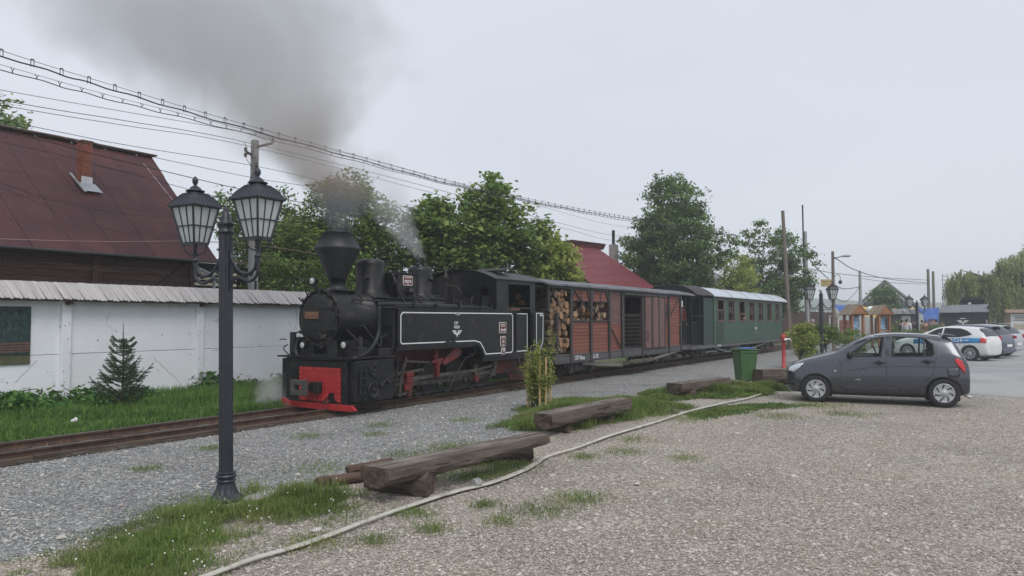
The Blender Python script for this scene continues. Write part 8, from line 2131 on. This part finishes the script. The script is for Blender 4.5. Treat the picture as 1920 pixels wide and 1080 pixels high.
for x in (-1.0, -.35, .9): mb = MB(); mb.bx(x - .05, x + .05, -.2, -.1, 0, 1.95); mb.build("post", M_WF, sl_)
M_BT = pm("blue_tarp", (.025, .09, .33), .55, var=.2, vs=2); M_YT2 = pm("yellow_tarp", (.55, .36, .07), .6, var=.15, vs=3)
def tarp(label, px0, px1, d, z0, z1, mat, drop, seed, nm="tarpaulin"):
    root = T(nm, label, "tarpaulin", cpt((px0 + px1) / 2, d), FACE); w = (px1 - px0) / 1420 * d; rr = random.Random(seed)
    mb = MB(); vs = []; n = 12
    for j, (dy, z) in enumerate(((0, z0), (-.5, (z0 + z1) / 2 + .05), (-1.2, z1), (-1.22, z1 - drop))):
        for i in range(n + 1): vs.append((-w / 2 + w * i / n, dy + .04 * math.sin(i * 1.7), z - .12 * math.sin(math.pi * i / n) + rr.uniform(-.02, .02)))
    mb.add(vs, [(j * (n + 1) + i, j * (n + 1) + i + 1, (j + 1) * (n + 1) + i + 1, (j + 1) * (n + 1) + i) for j in range(3) for i in range(n)], 0, True); mb.build("sheet", mat, root)
    for s in (-1, 1): mb = MB(); mb.bx(s * w / 2 - .03, s * w / 2 + .03, -.1, 0, 0, z0); mb.build("post", IRON, root)
tarp("blue canopy sloping over the market stall on the left", 1560, 1608, 60, 2.95, 2.45, M_BT, .12, 1)
tarp("yellow awning behind the gap between the kiosks", 1606, 1640, 62, 2.85, 2.1, M_YT2, .2, 2)
tarp("yellow strip awning over the railcar", 1668, 1712, 68, 2.75, 2.5, M_YT2, .1, 3)
tarp("large blue tarpaulin hanging right of the far lamp post", 1716, 1758, 62, 2.7, 2.0, M_BT, .75, 4)
mb = MB(); mb.sph((0, 0, 0), (.3, .3, .28), 14, 8); o = mb.build("floodlight_globe", WHITEP); o.location = cpt(1632, 52) + Vector((0, 0, 2.35)); tag(o, "white round sign or globe on a post left of the right kiosk", "globe")
mb = MB(); mb.tube([(0, 0, -2.35), (0, 0, -.2)], .04, 6); po = mb.build("post", IRON, o)
# railcar
rc = T("railcar", "small grey railcar with pale rounded roof and lit rear window", "railcar", cpt(1694, 56), FACE - R(22))
mb = MB(); mb.bx(-.85, .85, 0, 4, .35, 2.15); mb.build("body", pm("railcar_dark", (.05, .055, .06), .6, var=.2), rc, bevel=.04)
mb = MB(); mb.prism([(-.98, 2.15), (.98, 2.15), (1.0, 2.25), (.8, 2.42), (0, 2.5), (-.8, 2.42), (-1.0, 2.25)], 'y', -.25, 4.2); mb.build("roof", pm("railcar_roof", (.34, .35, .37), .5), rc, bevel=.03)
mb = MB(); mb.bx(-.15, .45, -.02, -.002, 1.35, 1.98); mb.build("window", pm("railcar_window", (.38, .39, .38), .3), rc)  # pale pane; the lit look is put into its colour
mb = MB(); mb.sph((0, -.3, 2.33), .1, 8, 6); mb.build("roof_lamp", M_LENS, rc)
# black hut with slanted roof, winged emblem and taller cab behind
ht = T("black_hut", "black hut with grey slanted roof and white winged emblem behind the parked cars", "hut", cpt(1806, 50), FACE - R(26))
M_HB = pm("hut_black_board", (.018, .019, .024), .6, var=.25, vs=3, rnd=.15)
for k in range(14):
    mb = MB(); mb.bx(-1.3 + k * .19, -1.3 + k * .19 + .183, -.02, .02, .1, 2.15); mb.build("board", M_HB, ht)
mb = MB(); mb.bx(-1.3, 1.36, .021, 2.2, .1, 2.15); mb.bx(1.36, 1.44, -.05, 2.2, 0, 2.6); mb.build("inner_wall", M_HB, ht)
mb = MB(); mb.add([(-1.42, -.25, 2.14), (1.40, -.25, 2.20), (1.46, .5, 2.68), (-1.25, .5, 2.62), (-1.42, -.25, 2.18), (1.40, -.25, 2.24), (1.46, .5, 2.72), (-1.25, .5, 2.66)], [(0, 1, 2, 3), (7, 6, 5, 4), (0, 4, 5, 1), (1, 5, 6, 2), (0, 3, 7, 4)]); mb.build("roof", pm("hut_roof_grey", (.16, .17, .19), .6, var=.2, vs=2, stretch=(3, 1, 1)), ht)
mb = MB(); emblem(mb, -.05, 1.56, .34, -.03); mb.prism([(-.22, 1.76), (.12, 1.76), (.12, 1.805), (-.22, 1.805)], 'y', -.034, -.03); mb.build("winged_emblem", M_TXT, ht)
mb = MB(); mb.cyl((1.28, -.1, .2), (1.28, -.1, 1.7), .05, n=8); mb.build("drain_pipe", ZINC, ht)
cb2 = T("locomotive_cab", "black locomotive cab with a round lamp showing above the black hut roof", "locomotive", cpt(1823, 55) + Vector((0, 0, .22)), FACE - R(28))
mb = MB(); mb.bx(-.75, .75, 0, 1.6, .5, 2.85); mb.build("cab", BLACKM, cb2, bevel=.05)
mb = MB(); mb.prism([(-.85, 2.86), (.85, 2.86), (.6, 3.08), (0, 3.14), (-.6, 3.08)], 'y', -.15, 1.7); mb.build("roof", BLACKM, cb2)
mb = MB(); mb.lathe([(0, -.06), (.1, -.05), (.12, 0)], (-.18, -.1, 2.62), 16, 'y'); mb.build("lamp", M_LENS, cb2)
# notice board at the right edge
nb = T("notice_board", "wooden notice board with roof and white map panel at the right edge", "sign", cpt(1916, 57), FACE - R(16))
M_NB = pm("notice_wood", (.24, .17, .12), .8, var=.2, vs=4)
for x in (-1.05, 1.0): mb = MB(); mb.bx(x - .08, x + .08, -.06, .06, 0, 2.2); mb.build("post", M_NB, nb)
mb = MB(); mb.bx(-1.0, 1.0, .0, .04, .6, 2.2); mb.build("backboard", M_NB, nb)
for k in range(14): mb = MB(); mb.box((-1.15 + k * .18, -.35, 2.33), (.17, .5, .03), rot=Matrix.Rotation(R(28), 3, 'X')); mb.build("roof_shingle", M_NB, nb)
mb = MB(); mb.bx(-.78, .95, -.03, -.005, .62, 2.1); pn = mb.build("map_panel", WHITEP, nb)
mb = MB(); mb.bx(-.60, .35, -.04, -.031, .95, 1.35); mb.build("map", pm("map_beige", (.42, .37, .27), .6, var=.3, vs=9), pn)
mb = MB()
for k, (a, b) in enumerate(((-.6, .6), (-.5, .5), (-.55, .5), (-.6, .65))): mb.bx(a, b, -.036, -.031, 1.95 - k * .11, 1.99 - k * .11)
mb.build("print_line", M_TRIM, pn)
mb = MB(); mb.bx(.18, .28, -.08, -.04, .55, 2.15); mb.build("batten", M_NB, nb)
mb = MB(); mb.bx(-1.5, -1.1, -.2, .2, .6, .66); mb.bar((-1.45, 0, .6), (-1.3, 0, 0), .06, .06); mb.bar((-1.15, 0, .6), (-1.3, 0, 0), .06, .06); mb.build("side_rail", M_NB, nb)
ck = T("cream_house", "cream-walled house with brown shutters showing behind the notice board", "house", cpt(1888, 66), FACE)
mb = MB(); mb.bx(-.6, 2.5, 0, 4, 0, 2.6); mb.build("wall", pm("cream_wall", (.42, .34, .26), .85), ck)
mb = MB(); mb.bx(.1, .5, -.03, -.001, .9, 1.9); mb.build("shutter", M_NB, ck)
bx_ = T("nest_box", "small pale box on the pole foot beside the shrubs", "box", cpt(1564, 39.5), FACE)
mb = MB(); mb.bx(-.13, .13, -.1, .1, 1.5, 1.75); mb.bx(-.16, .16, -.14, .12, 1.75, 1.79); mb.bx(-.05, .05, -.05, .05, 0, 1.5); mb.build("box", M_NB, bx_)

# ================================================================== SMOKE AND STEAM
def plume(name, label, cat, spine, dens, colr, noise_s, thr=.42, aniso=.2, absorb=None, n=20, low=None, zsplit=(0, 1)):
    """spine: list of (x, y, z, radius, strength); the shader follows the same spine by height"""
    S = [Vector(p[:3]) for p in spine]; Rr = [p[3] for p in spine]
    zmin, zmax = S[0].z, S[-1].z
    mb = MB(); rings = []
    for i, p in enumerate(S):
        rings.append([(p.x + 1.15 * Rr[i] * math.cos(a), p.y + 1.15 * Rr[i] * math.sin(a), p.z) for a in np.linspace(0, 2 * math.pi, n, endpoint=False)])
    vs = [q for r in rings for q in r]
    mb.add(vs, [(i * n + k, i * n + (k + 1) % n, (i + 1) * n + (k + 1) % n, (i + 1) * n + k) for i in range(len(S) - 1) for k in range(n)] + [tuple(range(n))[::-1], tuple((len(S) - 1) * n + k for k in range(n))])
    m, nt, N, Lk, out = nodes(name + "_volume")
    pv = N("ShaderNodeVolumePrincipled"); pv.inputs["Color"].default_value = (*colr, 1); pv.inputs["Anisotropy"].default_value = aniso
    if absorb: pv.inputs["Absorption Color"].default_value = (*absorb, 1)
    pv.inputs["Density"].default_value = 0
    Lk(pv.outputs[0], out.inputs["Volume"])
    tc = N("ShaderNodeTexCoord"); sx = N("ShaderNodeSeparateXYZ"); Lk(tc.outputs["Object"], sx.inputs[0])
    tz = N("ShaderNodeMapRange"); tz.inputs["From Min"].default_value = zmin; tz.inputs["From Max"].default_value = zmax; Lk(sx.outputs[2], tz.inputs[0])
    if low:
        zc2 = N("ShaderNodeMapRange"); zc2.inputs["From Min"].default_value = zsplit[0]; zc2.inputs["From Max"].default_value = zsplit[1]; Lk(sx.outputs[2], zc2.inputs[0])
        rc2 = ramp(N, low); Lk(zc2.outputs[0], rc2.inputs[0]); Lk(rc2.outputs[0], pv.inputs["Color"])
    def curve(vals):
        lo, hi = min(vals), max(vals); hi = hi if hi > lo else lo + 1e-3
        c = N("ShaderNodeFloatCurve"); cv = c.mapping.curves[0]; c.mapping.use_clip = False
        pts = [((S[i].z - zmin) / (zmax - zmin), (vals[i] - lo) / (hi - lo)) for i in range(len(S))]
        cv.points[0].location = pts[0]; cv.points[1].location = pts[-1]
        for q in pts[1:-1]: cv.points.new(*q)
        c.mapping.update(); Lk(tz.outputs[0], c.inputs["Value"])
        mr = N("ShaderNodeMapRange"); mr.clamp = False; mr.inputs["To Min"].default_value = lo; mr.inputs["To Max"].default_value = hi; Lk(c.outputs[0], mr.inputs[0]); return mr.outputs[0]
    def M2(op, a, b):
        q = N("ShaderNodeMath"); q.operation = op
        for i, v in enumerate((a, b)):
            if isinstance(v, (int, float)): q.inputs[i].default_value = v
            elif v is not None: Lk(v, q.inputs[i])
        return q.outputs[0]
    dx = M2('SUBTRACT', sx.outputs[0], curve([p.x for p in S])); dy = M2('SUBTRACT', sx.outputs[1], curve([p.y for p in S]))
    dd = M2('SQRT', M2('ADD', M2('MULTIPLY', dx, dx), M2('MULTIPLY', dy, dy)), None)
    rn0 = M2('DIVIDE', dd, curve(Rr))
    n3 = N("ShaderNodeTexNoise"); n3.inputs["Scale"].default_value = noise_s * .85; n3.inputs["Detail"].default_value = 3; n3.inputs["Distortion"].default_value = .8; Lk(tc.outputs["Object"], n3.inputs["Vector"])
    rn = M2('MULTIPLY', rn0, M2('ADD', M2('MULTIPLY', n3.outputs["Fac"], 2.0), .02))
    nz = N("ShaderNodeTexNoise"); nz.inputs["Scale"].default_value = noise_s; nz.inputs["Detail"].default_value = 5; nz.inputs["Roughness"].default_value = .6; nz.inputs["Distortion"].default_value = 1.3
    Lk(tc.outputs["Object"], nz.inputs["Vector"])
    n2 = N("ShaderNodeTexNoise"); n2.inputs["Scale"].default_value = noise_s * .35; n2.inputs["Detail"].default_value = 2; Lk(tc.outputs["Object"], n2.inputs["Vector"])
    nn = M2('ADD', M2('MULTIPLY', nz.outputs["Fac"], .95), M2('MULTIPLY', n2.outputs["Fac"], .75))
    # density = clamp( noise - threshold*(radius ratio)^2 )
    e = M2('SUBTRACT', nn, M2('ADD', M2('MULTIPLY', M2('MULTIPLY', rn, rn), .62), thr + .08))
    cl_ = N("ShaderNodeMapRange"); cl_.inputs["From Min"].default_value = 0; cl_.inputs["From Max"].default_value = .46; cl_.interpolation_type = 'SMOOTHSTEP'; Lk(e, cl_.inputs[0])
    edge = N("ShaderNodeMapRange"); edge.inputs["From Min"].default_value = 1.12; edge.inputs["From Max"].default_value = .85; Lk(rn0, edge.inputs[0])
    dn = M2('MULTIPLY', M2('MULTIPLY', M2('MULTIPLY', cl_.outputs[0], edge.outputs[0]), curve([p[4] for p in spine])), dens)
    Lk(dn, pv.inputs["Density"])
    o = mb.build(name, m); bm = bmesh.new(); bm.from_mesh(o.data); bmesh.ops.recalc_face_normals(bm, faces=bm.faces); bm.to_mesh(o.data); bm.free()
    o["kind"] = "stuff"; tag(o, label)
    return o
plume("smoke_plume", "grey-brown smoke billowing from the locomotive chimney", "smoke",
      [(10.42, 10.58, 3.38, .34, 3.6), (10.46, 10.6, 3.73, .55, 3.0), (10.5, 10.75, 4.05, .80, 2.6), (10.5, 11.01, 4.4, 1.08, 2.2), (10.45, 11.36, 4.75, 1.36, 1.5), (10.38, 11.74, 5.1, 1.7, 1.2), (10.35, 12.1, 5.6, 2.2, .9), (10.35, 12.47, 6.1, 2.8, .62), (10.4, 12.95, 6.75, 3.6, .54), (10.4, 13.63, 7.6, 4.6, .48), (10.4, 14.38, 8.5, 5.4, .44), (10.4, 15.04, 9.4, 5.9, .40), (10.5, 15.5, 10.6, 6.2, .34)],
      .78, (.62, .625, .64), .55, .38, low=[(0, (.25, .30, .38)), (.08, (.34, .36, .40)), (.17, (.54, .45, .38)), (.30, (.66, .58, .52)), (.5, (.80, .775, .75)), (.7, (.87, .875, .89))], zsplit=(3.4, 9.4))
plume("safety_valve_steam", "pale steam drifting from the safety valves", "steam",
      [(12.95, 10.6, 3.10, .24, 1), (12.98, 10.75, 3.3, .36, .8), (12.93, 11.1, 3.7, .52, .55), (12.85, 11.45, 4.2, .75, .36), (12.85, 11.7, 4.8, .95, .22), (12.85, 12.0, 5.5, 1.1, .12)], 2.0, (.9, .9, .92), 1.9, .42)
plume("cylinder_steam", "small cloud of steam low beside the front of the locomotive", "steam",
      [(9.85, 11.6, .06, .6, 1), (9.85, 11.65, .3, .6, 1), (9.9, 11.7, .55, .5, .7), (9.95, 11.75, .8, .35, .4)], 2.6, (.9, .9, .9), 2.2, .36)

# ================================================================== HAZE
mb = MB(); mb.bx(-60, 860, -420, 520, -1.0, 32)
m, nt, N, Lk, out = nodes("haze_volume"); pv = N("ShaderNodeVolumePrincipled"); pv.inputs["Color"].default_value = (.86, .90, .95, 1); pv.inputs["Density"].default_value = .0015; pv.inputs["Anisotropy"].default_value = 0.0
Lk(pv.outputs[0], out.inputs["Volume"])
hz_ = mb.build("haze", m); bm = bmesh.new(); bm.from_mesh(hz_.data); bmesh.ops.recalc_face_normals(bm, faces=bm.faces); bm.to_mesh(hz_.data); bm.free()
hz_["kind"] = "stuff"
